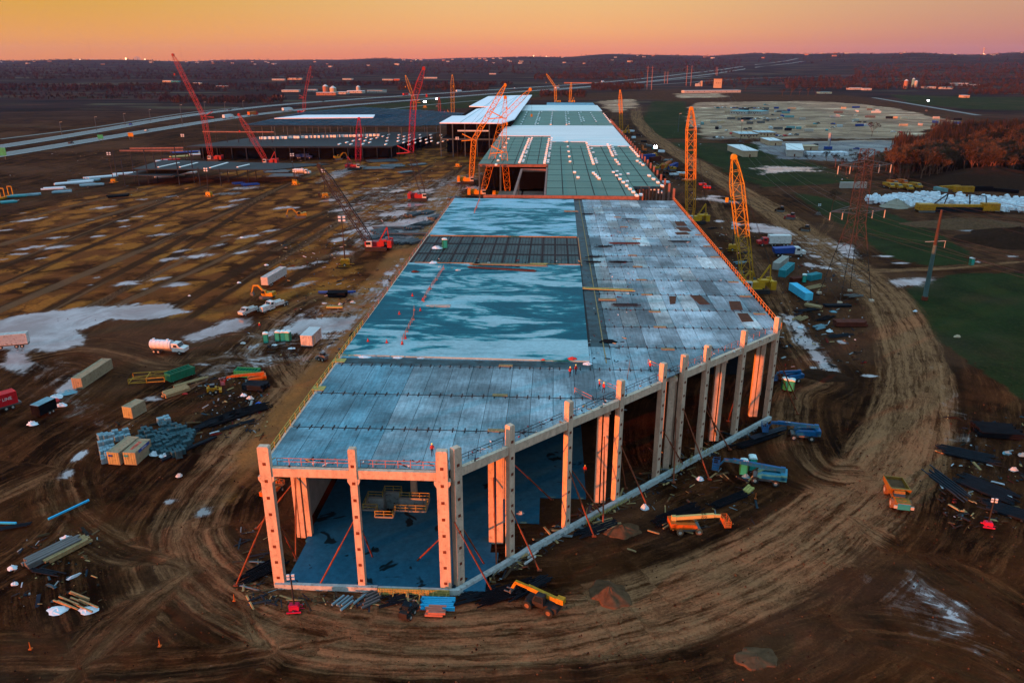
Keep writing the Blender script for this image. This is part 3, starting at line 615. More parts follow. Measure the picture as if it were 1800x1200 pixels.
def topping(name, thr, mixc):
    m, n, b = nodes(name); N = n.nodes; L = n.links; tc_ = N.new('ShaderNodeTexCoord')
    def noi(st, sc, det, ro, di=0.):
        mp = N.new('ShaderNodeMapping'); mp.inputs[3].default_value = st; L.new(tc_.outputs['Object'], mp.inputs[0])
        q = N.new('ShaderNodeTexNoise'); q.inputs['Scale'].default_value = sc; q.inputs['Detail'].default_value = det; q.inputs['Roughness'].default_value = ro; q.inputs['Distortion'].default_value = di; L.new(mp.outputs[0], q.inputs['Vector']); return q.outputs[0]
    n1 = noi((.42, 1.15, 1), .085, 8, .62, 1.2); n2 = noi((.5, 2.0, 1), .30, 6, .62, .9); n3 = noi((1, 1, 1), 1.3, 8, .75)
    ad = N.new('ShaderNodeMath'); ad.operation = 'MULTIPLY_ADD'; L.new(n2, ad.inputs[0]); ad.inputs[1].default_value = .42; L.new(n1, ad.inputs[2])
    so_ = N.new('ShaderNodeSeparateXYZ'); L.new(tc_.outputs['Object'], so_.inputs[0]); gq = N.new('ShaderNodeMapRange'); gq.interpolation_type = 'SMOOTHSTEP'; L.new(so_.outputs['Y'], gq.inputs[0]); gq.inputs[1].default_value = 58; gq.inputs[2].default_value = 46; gq.inputs[3].default_value = 0; gq.inputs[4].default_value = .10
    ad2 = N.new('ShaderNodeMath'); ad2.operation = 'ADD'; L.new(ad.outputs[0], ad2.inputs[0]); L.new(gq.outputs[0], ad2.inputs[1]); ad = ad2
    r = N.new('ShaderNodeValToRGB'); L.new(ad.outputs[0], r.inputs[0]); e = r.color_ramp.elements
    st = [(thr-.10, (.005, .075, .105)), (thr-.012, (.008, .115, .150)), (thr-.006, (.05, .22, .25)), (thr+.024, (.07, .26, .29)), (thr+.028, mixc), (thr+.12, tuple(x*1.25 for x in mixc))]
    while len(e) < len(st): e.new(.5)
    for i_, (p_, c_) in enumerate(st): e[i_].position = p_; e[i_].color = (*c_, 1)
    q = N.new('ShaderNodeMapRange'); L.new(n3, q.inputs[0]); q.inputs[1].default_value = .3; q.inputs[2].default_value = .7; q.inputs[3].default_value = .8; q.inputs[4].default_value = 1.2
    x = N.new('ShaderNodeMix'); x.data_type = 'RGBA'; x.blend_type = 'MULTIPLY'; x.inputs[0].default_value = 1; L.new(r.outputs[0], x.inputs[6]); L.new(q.outputs[0], x.inputs[7]); L.new(x.outputs[2], b.inputs['Base Color'])
    b.inputs['Roughness'].default_value = .6; b.inputs['Specular IOR Level'].default_value = .06
topping('roof_slab', .735, (.20, .315, .35)); topping('roof_slab_pale', .67, (.19, .33, .40))
pit = [(-16.8, 19.6), (-14.2, 19.6), (-14.2, 17.6), (-11.4, 17.6), (-11.4, 19.6), (-6.1, 19.6), (-6.1, 23.6), (-10.7, 23.6), (-10.7, 25.6), (-14.5, 25.6), (-14.5, 23.5), (-16.8, 23.5)]
pit = [(-16.8, 19.6), (-14.3, 19.6), (-14.3, 17.6), (-11.3, 17.6), (-11.3, 19.6), (-6.1, 19.6), (-6.1, 23.6), (-11.3, 23.6), (-11.3, 25.6), (-14.3, 25.6), (-14.3, 23.6), (-16.8, 23.6)]
m = MB(); z0, z1 = .0, .32
for r_ in [(-23.6, 5.6, -.3, 10.5, 1), (-23.9, 5.6, 10.5, 17.6, 1)]: m.bx(r_[0], r_[1], r_[2], r_[3], z0, z1)
for x0, x1, y0, y1 in [(-23.9, -16.8, 17.6, 25.6), (-16.8, -14.3, 17.6, 19.6), (-11.3, -6.1, 17.6, 19.6), (-16.8, -14.3, 23.6, 25.6), (-11.3, -6.1, 23.6, 25.6), (-6.1, 13, 17.6, 25.6), (-23.9, 21, 25.6, 60)]: m.bx(x0, x1, y0, y1, z0, z1)
m.prism([(.9, -.3), (7.0, 5.8), (7.0, 10.5), (5.6, 10.5), (5.6, -.3)][0:1]+[(6.9, 5.9), (6.9, 9.0), (5.6, 9.0), (5.6, -.2)], z0, z1-.02)
m.build('floor_slab', 'floor_slab', B)
# pit: raised kerb, inner walls and yellow timber handrail
m = MB()
for a, b_ in zip(pit, pit[1:]+pit[:1]):
    m.bar((*a, .40), (*b_, .40), .28, .30)
m.build('pit_kerb', 'concrete_dark', B)
m = MB()
for a, b_ in zip(pit, pit[1:]+pit[:1]):
    m = MB(); m.bar((*a, -1.4), (*b_, -1.4), .24, 3.3, up=(0, 0, 1)); m.build('pit_wall', 'grade_beam', B)
m = MB()
m.bx(-16.9, -6.0, 17.5, 25.7, -3.1, -3.0); m.build('pit_bottom', 'dark_steel', B)
m = MB()
for a, b_ in zip(pit, pit[1:]+pit[:1]):
    a = Vector((*a, 0)); b2 = Vector((*b_, 0)); L_ = (b2-a).length; n2 = max(1, round(L_/1.8))
    for z in (1.0, 1.55): m.bar(a+Vector((0, 0, z)), b2+Vector((0, 0, z)), .07, .13)
    for i in range(n2): p = a.lerp(b2, i/n2); m.bar(p+Vector((0, 0, .5)), p+Vector((0, 0, 1.62)), .11)
m.build('handrail', 'wood_yellow', B)
# ---------------- roof deck: rows of precast double tees ----------------
def clip(poly, a, b, c):                    # keep a*x+b*y<=c
    out = []
    for i in range(len(poly)):
        p, q_ = poly[i], poly[(i+1) % len(poly)]
        dp, dq = a*p[0]+b*p[1]-c, a*q_[0]+b*q_[1]-c
        if dp <= 0: out.append(p)
        if dp*dq < 0:
            t = dp/(dp-dq); out.append((p[0]+t*(q_[0]-p[0]), p[1]+t*(q_[1]-p[1])))
    return out
def deck_mat():
    m, n, b = nodes('roof_deck'); N = n.nodes; L = n.links
    tc_ = N.new('ShaderNodeTexCoord'); a = N.new('ShaderNodeVertexColor'); a.layer_name = 'tint'
    def noi(st, sc, det, ro):
        mp = N.new('ShaderNodeMapping'); mp.inputs[3].default_value = st; L.new(tc_.outputs['Object'], mp.inputs[0])
        q = N.new('ShaderNodeTexNoise'); q.inputs['Scale'].default_value = sc; q.inputs['Detail'].default_value = det; q.inputs['Roughness'].default_value = ro; L.new(mp.outputs[0], q.inputs['Vector']); return q.outputs[0]
    bl = noi((1, 1, 1), .09, 6, .6); ln = noi((1.5, .14, 1), 1.6, 5, .7); cr = noi((.5, 4, 1), 1.2, 4, .7); spk = noi((1, 1, 1), 2.2, 7, .75)
    def mr_(v, a_, b_, c, d):
        q = N.new('ShaderNodeMapRange'); L.new(v, q.inputs[0]); q.inputs[1].default_value = a_; q.inputs[2].default_value = b_; q.inputs[3].default_value = c; q.inputs[4].default_value = d; return q.outputs[0]
    def mul(x, y):
        q = N.new('ShaderNodeMath'); q.operation = 'MULTIPLY'; L.new(x, q.inputs[0]); L.new(y, q.inputs[1]); return q.outputs[0]
    f = mul(mul(mr_(bl, .40, .58, 1.15, .52), mr_(ln, .35, .65, .72, 1.2)), mul(mr_(cr, .35, .65, .84, 1.12), mr_(spk, .3, .7, .8, 1.15)))
    x = N.new('ShaderNodeMix'); x.data_type = 'RGBA'; x.blend_type = 'MULTIPLY'; x.inputs[0].default_value = 1; L.new(a.outputs[0], x.inputs[6]); L.new(f, x.inputs[7])
    L.new(x.outputs[2], b.inputs['Base Color']); b.inputs['Roughness'].default_value = .7; b.inputs['Specular IOR Level'].default_value = .15
deck_mat()
random.seed(11)
dm = MB(); tee = MB(); plates = MB(); jt = MB()
PWD = 3.62; us = [UL+.15+i*PWD for i in range(24)]
light = (.335, .385, .40)
for ri in range(len(rows)-1):
    w0, w1 = rows[ri]+.17, rows[ri+1]-.17
    rowk = random.uniform(.9, 1.1)
    for u0 in us:
        u1 = min(u0+PWD-.07, UR)
        if w0 >= 42 and w1 < 217 and u0 < 23.9: continue
        poly = [(u0, w0), (u1, w0), (u1, w1), (u0, w1)]
        if u1 > w0+.3: poly = clip(poly, 1, -1, .25)
        if len(poly) < 3: continue
        k = random.choice([.55, .70, .8, .92, 1., 1., 1.1, 1.2, 1.3])*rowk
        if w0 < 40: k = 1.04+(k-1)*.5
        t = (light[0]*k*.80, light[1]*k*.88, light[2]*k*.95)
        if w0 > 60 and random.random() < .30: t = (light[0]*k, light[1]*k*.97, light[2]*k*.95)
        if w0 < 50 and u0 < -13.5: t = (t[0]*.42, t[1]*.68, t[2]*.76)
        elif w0 < 40: t = (t[0]*.82, t[1]*.9, t[2]*.92)
        elif w0 < 215: t = (t[0]*1.12, t[1]*1.05, t[2]*1.05)
        dm.cur = t; dm.prism(poly, DK-.1, DK+random.uniform(0, .02))
        for fr in (.25, .75):
            uu = u0+(u1-u0)*fr; wa = max(w0, uu) if uu > w0 else w0
            if wa < w1-1: tee.bx(uu-.09, uu+.09, wa+.5, w1, DK-.7, DK-.1)
    # dark joint strip and crossed splice bars at each row line
    lim = min(rows[ri+1]-.5, UR)
    lo = UL+.3 if rows[ri+1] < 41 or rows[ri+1] > 216 else 24.8
    if ri < len(rows)-2:
        jt.bx(lo, lim, rows[ri+1]-.17, rows[ri+1]+.17, DK-.12, DK-.04)
        u = lo+1
        while u < lim-1:
            jj = random.uniform(-.1, .1); plates.bar((u+jj, rows[ri+1]-.75, DK+.07), (u+jj+random.uniform(-.06, .06), rows[ri+1]+.75, DK+.07), .17, .07); u += PWD/2
surf('wet_dark', (.014, .04, .05), .5, var=.8, scale=.5)
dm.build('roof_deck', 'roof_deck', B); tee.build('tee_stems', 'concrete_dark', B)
o = plates.build('splice_bars', 'rebar', B); tag(o, kind='stuff'); jt.build('joint_strips', 'rebar', B)
m = MB(); m.bx(UL+.4, 22.2, 38.3, 41.1, DK+.022, DK+.05); m.bx(22.2, 25.75, 41.3, 215, DK-.1, DK-.05); m.build('wet_strip', 'wet_dark', B)
# dark underlay strip beside the topped slabs
m = MB(); m.bx(UL+.1, 24.75, 41.2, 215.6, DK-.3, DK-.12); m.build('deck_underlay', 'rebar', B)
sl1 = MB(); sl1.prism([(-24.9, 42.2), (21.6, 41.2), (22.0, 111.6), (-24.6, 111.6)], DK-.11, DK+.32); sl1.build('topping_slab', 'roof_slab', B)
sl2 = MB(); sl2.prism([(-24.6, 146.4), (22.2, 146.4), (22.6, 214.8), (-24.8, 215.2)], DK-.11, DK+.30); sl2.build('topping_slab', 'roof_slab_pale', B)
surf('deck_dark', (.07, .10, .10), .6, var=.3, scale=.2)
m = MB()
for r0, r1 in ((111.8, 123.4), (123.8, 136.2), (136.6, 146.2)):
    for i in range(13): u0 = -24.4+i*PWD; m.bx(u0, min(u0+PWD-.3, 22), r0, r1, DK-.11, DK-.0)
m.build('bare_deck', 'deck_dark', B)
m = MB()
for i in range(48): m.bx(-24.2+i*.98, -24.2+i*.98+.10, 111.8, 146.2, DK+.06, DK+.12)
for i in range(26): m.bx(-24.4, 22, 112+i*1.33, 112.1+i*1.33, DK+.12, DK+.17)
for r in (123.6, 136.4): m.bx(-24.4, 22, r-.7, r+.7, DK+.0, DK+.08)
for i in range(13): m.bx(-24.4+i*PWD-.45, -24.4+i*PWD+.1, 111.8, 146.2, DK+.02, DK+.07)
o = m.build('rebar_mat', 'rebar', B)
m = MB(); m.bx(-23, 22, 111.45, 111.62, DK, DK+.5); m.bx(-24, 22, 146.3, 146.45, DK, DK+.4); m.bx(22.3, 22.5, 111, 146, DK, DK+.4); m.bx(24.6, 24.8, 41, 215, DK-.1, DK+.08); m.build('edge_form', 'wood', B)
# rust and dark patches where openings are boarded or soil covered
def roofpatch(name, pts, mat, z=DK+.05, th=.05, label=None):
    L_ = [PL(x, y, DK) for x, y in pts]; return MB().prism(L_[::-1] if 0 else L_, z, z+th).build(name, mat, B)
surf('rust_cover', (.075, .025, .012), .9, var=.4, scale=1.5)
for pts in ([(1176, 521), (1189, 521), (1187, 534), (1178, 535)], [(1213, 520), (1232, 520), (1248, 535), (1230, 535)], [(1281, 530), (1301, 530), (1306, 545), (1285, 545)], [(1296, 551), (1314, 551), (1325, 565), (1304, 566)], [(1186, 390), (1202, 390), (1208, 397), (1190, 397)], [(1188, 400), (1208, 400), (1216, 407), (1196, 406)], [(1186, 409), (1206, 408), (1213, 412), (1190, 413)]):
    roofpatch('boarded_opening', pts, 'rust_cover')
for x, y in [(889, 643), (879, 695), (872, 757), (1174, 614), (1160, 575), (1151, 548), (1137, 518), (1127, 492), (1121, 469), (1112, 449), (1119, 420), (1097, 399), (1335, 552), (1310, 521), (1289, 496), (1257, 452), (1244, 433), (1229, 413), (1085, 382)]:
    u, w = PL(x, y, DK); m = MB(); m.bx(-1.25, 1.25, -.45, .45, 0, .08)
    for k in range(3): m.bx(-1.25, 1.25, -.45+k*.32, -.45+k*.32+.24, .08, .11)
    m.build('plywood_cover', 'wood', B, loc=(u, w, DK+.04))
for i, (x, y) in enumerate([(560, 683), (597, 634)]):
    u, w = PL(x, y, DK); MB().bx(-1.1, 1.1, -.9, .9, 0, .08).build('plywood_cover', 'wood_yellow', B, loc=(u, w, DK+.04))
# guard rails round the deck
def rail(pts, mat, h=1.07, step=2.4, th=.07, name='guard_rail'):
    m = MB()
    for a, b_ in zip(pts[:-1], pts[1:]):
        a, b_ = Vector(a), Vector(b_); n2 = max(1, round((b_-a).length/step))
        for z in (h*.52, h): m.bar(a+Vector((0, 0, z)), b_+Vector((0, 0, z)), th)
        for i in range(n2+1): p = a.lerp(b_, i/n2); m.bar(p, p+Vector((0, 0, h)), th*1.1)
    return m.build(name, mat, B)
rail([(UL-.1, 1, DK), (UL-.1, 60, DK)], 'rail_yellow', th=.09); rail([(UL-.1, 60, DK), (UL-.1, 216, DK)], 'rail_pink', step=5, th=.08)
rail([(UR+.1, 62, DK), (UR+.1, 216, DK)], 'rail_orange', h=1.3, th=.10)
rail([(-23, .75, DK), (-12.9, .75, DK)], 'rail_pink', step=1.7); rail([(-11.4, .75, DK), (-1, .75, DK)], 'rail_pink', step=1.7)
for a, b_ in zip(ks[:-1], ks[1:]): rail([(DG*a-.1, DG*a+.6, DK), (DG*b_-.9, DG*b_-.1, DK)], 'rebar' if b_ < 5 else 'rail_pink', step=2.2, th=.06)
m = MB()
for a, b_ in [((1103, 667), (1107, 640)), ((1139, 640), (1165, 653)), ((1053, 676), (1085, 688)), ((1010, 690), (1040, 705))]:
    p, q2 = PL(*a, DK), PL(*b_, DK); m.bar((*p, DK+.9), (*q2, DK+.9), .08); m.bar((*p, DK+.4), (*q2, DK+.4), .06); m.bar((*p, DK), (*p, DK+1), .1)
m.build('guard_rail', 'rail_pink', B)
# ---------------- braces: each a prop of its own ----------------
def brace(top, base, zt, lab, hbase=0., r=.13):
    b0 = P(*base, hbase); t = LW(*top, zt); o3 = b0
    m = MB(); L0 = Vector((0, 0, 0)); T = t-o3
    m.tube(L0, T*.62, r, 8); m.tube(T*.6, T, r*.7, 8); m.box((0, 0, .08), (.7, .5, .16)); m.tube(T*.56, T*.6, r*1.25, 8)
    o = m.build('brace', 'brace'); o.location = o3; tag(o, lab, 'brace', 'steel props bracing the concrete columns'); return o
BR = [((-24.9, .2), (415, 1028), 12.5, 'long rust red prop leaning on the left outer side of the far left front column'), ((-23.5, .4), (521, 982), 9.5, 'prop from far left front column down onto the wet floor slab'),
 ((-12.6, 0), (560, 1031), 11.5, 'rust red prop from the middle front column down left to the foundation beam'), ((-11.7, .2), (655, 979), 9.5, 'short prop from middle front column down right to the slab'),
 ((-.8, .2), (732, 986), 8.5, 'prop from the corner column down left onto the slab'), ((1.4, .1), (866, 1040), 11.5, 'long prop from the corner column down right to the mud outside'), ((1.8, 1.2), (852, 992), 11, 'thin prop behind the corner column reaching the inner slab'),
 ((8.6, 7.9), (948, 1002), 9.5, 'prop beside the white bag at the first column of the slanting side'), ((8.6, 8.2), (970, 878), 17.0, 'prop running inward from the first column of the slanting side'),
 ((17.2, 16.6), (1044, 942), 12, 'nearer of two props outside the second column of the slanting side'), ((17.2, 16.9), (1059, 906), 12, 'farther of two props outside the second column of the slanting side'),
 ((26, 25.4), (1138, 890), 12, 'prop outside the third column of the slanting side by the white bag'), ((25.8, 25.7), (1100, 858), 12.5, 'prop just inside the third column of the slanting side'), ((34.2, 33.7), (1203, 820), 10.5, 'prop outside the dark doorway pair of columns'),
 ((38.4, 37.8), (1247, 842), 13, 'long prop ending beside the blue lift basket'), ((43.4, 42.8), (1262, 772), 13, 'prop outside the fifth column of the slanting side'), ((43.4, 43), (1283, 790), 10.5, 'low prop ending near the starter bars'),
 ((52, 51.4), (1280, 740), 12, 'prop inside the sixth column of the slanting side'), ((60.9, 60.2), (1402, 727), 13, 'nearer of two thin props at the far end column'), ((60.9, 60.6), (1399, 700), 15, 'farther of two thin props at the far end column'),
 ((23.6, 24.2), (1060, 922), 13.0, 'dark upright prop in front of the wide inner column'), ((37.6, 38), (1184, 848), 11, 'dark upright prop in front of the inner column pair'), ((6.0, 11.6), (873, 1000), 12, 'prop standing in front of the first inner column'),
 ((-24.5, 12), (452, 928), 11, 'prop behind the far left front column rising from the dirt'), ((-24.8, 12.0), (520, 985), 12, 'thin prop between the two left columns')]
for t, b_, z, lab in BR: brace(t, b_, z, lab)
# ---------------- steel framed rear of the hall ----------------
ST = thing('steel_roofed_hall', 'long rear hall with green metal roof deck crossed by white insulation strips', 'building', (O3.x, O3.y, 0), -YAW)
SH = 20.6
def w_at(y, h=SH, x=976): return PL(x, y, h)[1]
w290, w257, w250, w240, w222, w195, w185, w180 = [w_at(y) for y in (290, 257, 250, 240, 221.5, 195.5, 185.5, 180.5)]
def green(u0, u1, w0, w1, step=12.2):
    m = MB(); nu = max(1, round((u1-u0)/13)); nw = max(1, round((w1-w0)/16)); du = (u1-u0)/nu; dw = (w1-w0)/nw
    for i in range(nu):
        for j in range(nw):
            k = random.uniform(.92, 1.08); m.cur = k; m.bx(u0+i*du+.1, u0+(i+1)*du-.12, w0+j*dw+.10, w0+(j+1)*dw-.10, SH-.25, SH)
    return m
green(11.6, 48.5, 218.3, w290+3).build('roof_deck', 'green_deck', ST); green(48.5, UR, 244, w290+3).build('roof_deck', 'green_deck', ST)
green(-24.6, UR, w290+3, w257).build('roof_deck', 'green_deck', ST); green(-24.6, 36, w257, w240).build('roof_deck', 'green_deck', ST)
green(-24.6, UR+1, w222, w195).build('roof_deck', 'green_deck', ST)
for i in range(1, 40):                       # seams and expansion ribs across the deck
    pass
m = MB()
for w in np.arange(218.3, w222, 19.): m.bx(11.7 if w < w290 else -24.5, UR-.1 if w > 244 else 48.4, w-.10, w+.10, SH, SH+.09)
for u in (18.4, 31.0, 43.5, 55): m.bx(u-.18, u+.18, 220 if u < 48 else 245, w257, SH, SH+.10)
for u in (-18, -6, 6): m.bx(u-.18, u+.18, w290+4, w240, SH, SH+.10)
m.build('roof_seams', 'brown_deck', ST)
m = MB(); m.prism([(-24.6, w240), (12, w240), (12, w250), (36, w250), (36, w257), (UR, w257), (UR, w222), (-24.6, w222)], SH+.005, SH+.35); m.build('insulation_strip', 'white_roof', ST)
m = MB(); m.bx(-24.6, 64, w195, w185, SH-.1, SH+.35); m.build('insulation_strip', 'white_roof', ST)
surf('blue_far_deck', (.12, .25, .33), .7, var=.6, scale=.15)
m = MB(); m.bx(5, 62, w185+.2, w180, SH-.6, SH-.1); m.build('roof_deck', 'blue_far_deck', ST)
m = MB(); m.bx(-24, UR, 350, w180, 2, SH-2); m.build('interior_shade_block', 'shade_black', ST)  # added solid block, its black colour stands for the shade under the roof
# perimeter columns poking above the right edge, front and notch columns
w = 222.
while w < 600:
    MB().box((0, 0, (SH+2.6)/2), (.8, .8, SH+2.6)).build('column', 'pink_steel', ST, loc=(UR+.9, w, 0)); w += 13.4
for u in (48.8, 52, 55.5, 58.8, 61.5): MB().bx(-.3, .3, -.3, .3, 0, SH-.3).build('column', 'pink_steel', ST, loc=(u, 243.4, 0))
for u in (-13, 11.2, -2): MB().bx(-.4, .4, -.4, .4, 0, SH-.3).build('column', 'steel', ST, loc=(u, 219.5, 0))
for u, w in ((-13, w290), (11.0, w290), (-1.4, 262), (-24, w290)): MB().bx(-.4, .4, -.4, .4, 0, SH-.3).build('column', 'steel', ST, loc=(u, w, 0))
m = MB(); m.bx(-13.5, 48.6, 217.6, 218.2, SH-1.5, SH+.05); m.build('edge_beam', 'pink_steel', ST)
m = MB(); m.bx(48.6, UR, 243.4, 243.9, SH-1.1, SH-.05); m.build('edge_beam', 'steel', ST)
m = MB(); m.bx(-24.6, 11.5, w290+1.9, w290+2.9, SH-1.4, SH+.02); m.build('edge_beam', 'pink_steel', ST)
m = MB(); m.bx(-1, 11.0, 300-2, 300-1, SH-1.5, SH-.3); m.bx(-2, -1, 219, 300, SH-1.5, SH-.4); m.bx(10.7, 11.5, 219, 302, SH-1.5, SH-.02); m.build('notch_beam', 'pink_steel', ST)
m = MB()
for i, (a, b_) in enumerate([(-13, -1.6), (-.6, 10.6)]):
    for w in np.arange(219.5, 300, 10.5): m.cur = random.uniform(.7, 1.2); m.bx(a, b_, w, w+10.2, 8.2, 8.5)
m.build('lower_deck', 'brown_deck', ST)
m = MB()
for i in range(9): m.bx(10.4-.9, 10.4+.1, 222+i*9, 225+i*9, 8.6, 9.6)
m.build('deck_bundle', 'dark_steel', ST)
# white bundles of insulation boards left in lines on the green deck
random.seed(3); bm_ = []
def bundle_line(px, n=None):
    for x, y in px: bm_.append((x, y))
for xs, xe, ys, ye, n, tw in [(930, 913, 244, 286, 15, 2), (965, 957, 244, 287, 14, 2), (997, 1002, 249, 284, 5, 1), (1031, 1043, 252, 288, 11, 2), (1068, 1077, 254, 274, 7, 2), (1108, 1122, 259, 275, 6, 1), (1082, 1088, 281, 289, 3, 1), (1120, 1130, 283, 290, 3, 1), (1078, 1119, 303, 344, 8, 1.5), (1141, 1164, 309, 327, 4, 1), (1010, 1016, 303, 312, 2, 1), (1043, 1053, 304, 314, 4, 1), (1104, 1105, 306, 307, 1, 1), (894, 872, 244, 290, 7, 1),
   (926, 916, 198, 219, 6, 1), (948, 941, 198, 219, 9, 2), (971, 968, 198, 219, 8, 1), (994, 996, 198, 219, 8, 2), (1017, 1022, 199, 214, 6, 2), (1038, 1048, 199, 214, 6, 1), (1061, 1073, 200, 215, 7, 1)]:
    for i in range(n):
        t = i/max(1, n-1); x, y = xs+(xe-xs)*t, ys+(ye-ys)*t
        bm_.append((x, y))
        if tw > 1 and random.random() < .75: bm_.append((x+6.5*(y/300), y-1.2))
proto = None
for x, y in bm_:
    u, w = PL(x, y, SH+.4)
    if proto is None:
        proto = MB(); proto.bx(-.62, .62, -1.3, 1.3, .1, .75); proto.bx(-.5, .5, -1.1, -.9, 0, .1); proto.bx(-.5, .5, .9, 1.1, 0, .1); proto = proto.build('insulation_bundle', 'bundle_white'); o = proto
    else: o = link(proto.copy())
    p = LW(u, w, SH+.11); o.location = p; o.rotation_euler = (0, 0, -YAW+random.uniform(-.05, .05)); o.scale = (1, 1+.4*(y < 225), 1)
    if y < 225: tag(o, 'tiny pale bundle in the far rows of bundles on the distant green roof strip', 'bundle', 'bundles on the far green roof strip')
    else: tag(o, 'white wrapped bundle of boards lying in a row on the near green roof deck', 'bundle', 'white bundles on the near green roof deck')
# ---------------- white roofed wing behind, left ----------------
WG = thing('white_roofed_wing', 'two storey open steel wing under a bright white stepped roof', 'building', (O3.x, O3.y, 0), -YAW)
H2 = 25.
m = MB(); m.prism([(-73.6, 518), (-26, 518), (-18, 560), (-16, 1001), (-72.3, 960), (-73.7, 736), (-51, 728), (-62, 690), (-62.5, 596), (-73.6, 594)], H2, H2+.7); m.build('roof', 'white_roof_bright', WG)
m = MB(); m.prism([(-73, 519), (-26.5, 519), (-18.5, 561), (-18, 990), (-71, 950), (-70, 750), (-52, 728), (-63, 690), (-63, 597), (-73, 593)], 13.4, 13.9); m.bx(-72, -20, 545, 900, .5, H2-2.5) ; m.build('upper_floor_and_shade', 'shade_black', WG)  # floor plate, plus an added black block painting the shade inside the wing
for i, u in enumerate(np.linspace(-73.3, -26, 6)): MB().bx(-.35, .35, -.35, .35, 0, H2).build('column', 'steel', WG, loc=(u, 518.6, 0))
m = MB(); m.bx(-73.3, -26, 518.2, 518.7, 12.8, 13.9); m.build('floor_beam', 'steel', WG); m = MB(); m.bx(-60, -36, 518.2, 518.7, 19.2, 20.2); m.build('floor_beam', 'roof_pale', WG)
m = MB()
for u in (-58, -46, -34): m.bx(u-.15, u+.15, 520, 960, H2+.7, H2+.8)
m.build('roof_seams', 'steel', WG)
# ---------------- left open steel frame hall ----------------
LF = thing('open_steel_frame', 'wide open steel frame with blue roof joists above a dark lower deck', 'building', (O3.x, O3.y, 0), -YAW)
HL, HU = 10., 21.
low = [(-262, 489), (-107, 498), (-88, 616), (-180, 614), (-234, 570)]
m = MB(); m.prism(low, HL-.5, HL); m.build('lower_deck', 'dark_deck', LF)
m = MB(); m.bx(-262, -107, 488.4, 489.0, HL-1.2, HL+.05)
m = MB(); m.prism([(-262, 488), (-107, 497), (-107, 497.6), (-262, 488.6)], HL-1.1, HL+.05); m.build('deck_beam', 'girder', LF)
for i in range(15):
    t = i/14; MB().bx(-.28, .28, -.28, .28, -.2, HL-.5).build('column', 'girder', LF, loc=(-261+153*t, 489+9*t, 0))
for i in range(1, 9):
    t = i/9; MB().bx(-.28, .28, -.28, .28, -.2, HL-.5).build('column', 'girder', LF, loc=(-107+19*t, 498+118*t, 0))
m = MB(); m.prism([(-255, 496), (-112, 506), (-95, 612), (-178, 610), (-232, 572)], 0.3, HL-1.8); m.build('interior_shade_block', 'shade_black', LF)  # added block below the deck, shade put into its black colour
m = MB()
for k in range(9):
    u0 = -150+k*9
    for i in range(7):
        if random.random() < .7: m.box((u0+i*2.2+random.uniform(-.2, .2), 508+i*13+random.uniform(-1, 1), HL+.35), (1.3, 6, .6))
for i in range(30): m.box((-225+i*3.1, 545+random.uniform(-1, 1)+i*1.1, HL+.9), (2.5, 2., 1.8))
m.build('deck_bundles', 'bundle_white', LF)
for i in range(30):
    t = (i % 15)/14; MB().bx(-.25, .25, -.25, .25, HL, HU-.8).build('column', 'steel', LF, loc=(-238+148*t, 556+2*t+(52 if i > 14 else 0), 0))
top = [(-240, 548), (-95, 548), (-72, 556), (-70, 700), (-112, 738), (-200, 800), (-244, 712)]
def inside(pt, poly):
    c = False; n = len(poly)
    for i in range(n):
        a, b_ = poly[i], poly[(i+1) % n]
        if (a[1] > pt[1]) != (b_[1] > pt[1]) and pt[0] < (b_[0]-a[0])*(pt[1]-a[1])/(b_[1]-a[1])+a[0]: c = not c
    return c
m = MB(); g = MB()
for w in np.arange(549, 800, 6.2):
    xs = [u for u in range(-244, -69, 2) if inside((u, w), top)]
    if not xs: continue
    m.bx(xs[0], xs[-1], w-.65, w+.65, HU-.04, HU+.04)
for u in range(-238, -70, 12):
    ys = [w for w in range(549, 800, 2) if inside((u, w), top)]
    if ys: g.bx(u-.3, u+.3, ys[0], ys[-1], HU-1.2, HU-.2)
for w in np.arange(549, 800, 18.):
    xs = [u for u in range(-244, -69, 2) if inside((u, w), top)]
    if xs: g.bx(xs[0], xs[-1], w-.3, w+.3, HU-1.2, HU-.2)
o = m.build('roof_joists', 'blue_joist', LF); g.build('roof_girders', 'girder', LF)
m = MB(); m.prism([(-236, 612), (-150, 628), (-156, 662), (-222, 655)], HU+.2, HU+.9); m.build('white_roof_patch', 'white_roof_bright', LF)
m = MB(); m.bx(-262, -205, 520, 521, 17.5, 18.3); m.build('beam', 'pink_steel', LF)
for i in range(7): MB().bx(-.22, .22, -.22, .22, 0, 18).build('column', 'girder', LF, loc=(-261+i*9, 520.5, 0))
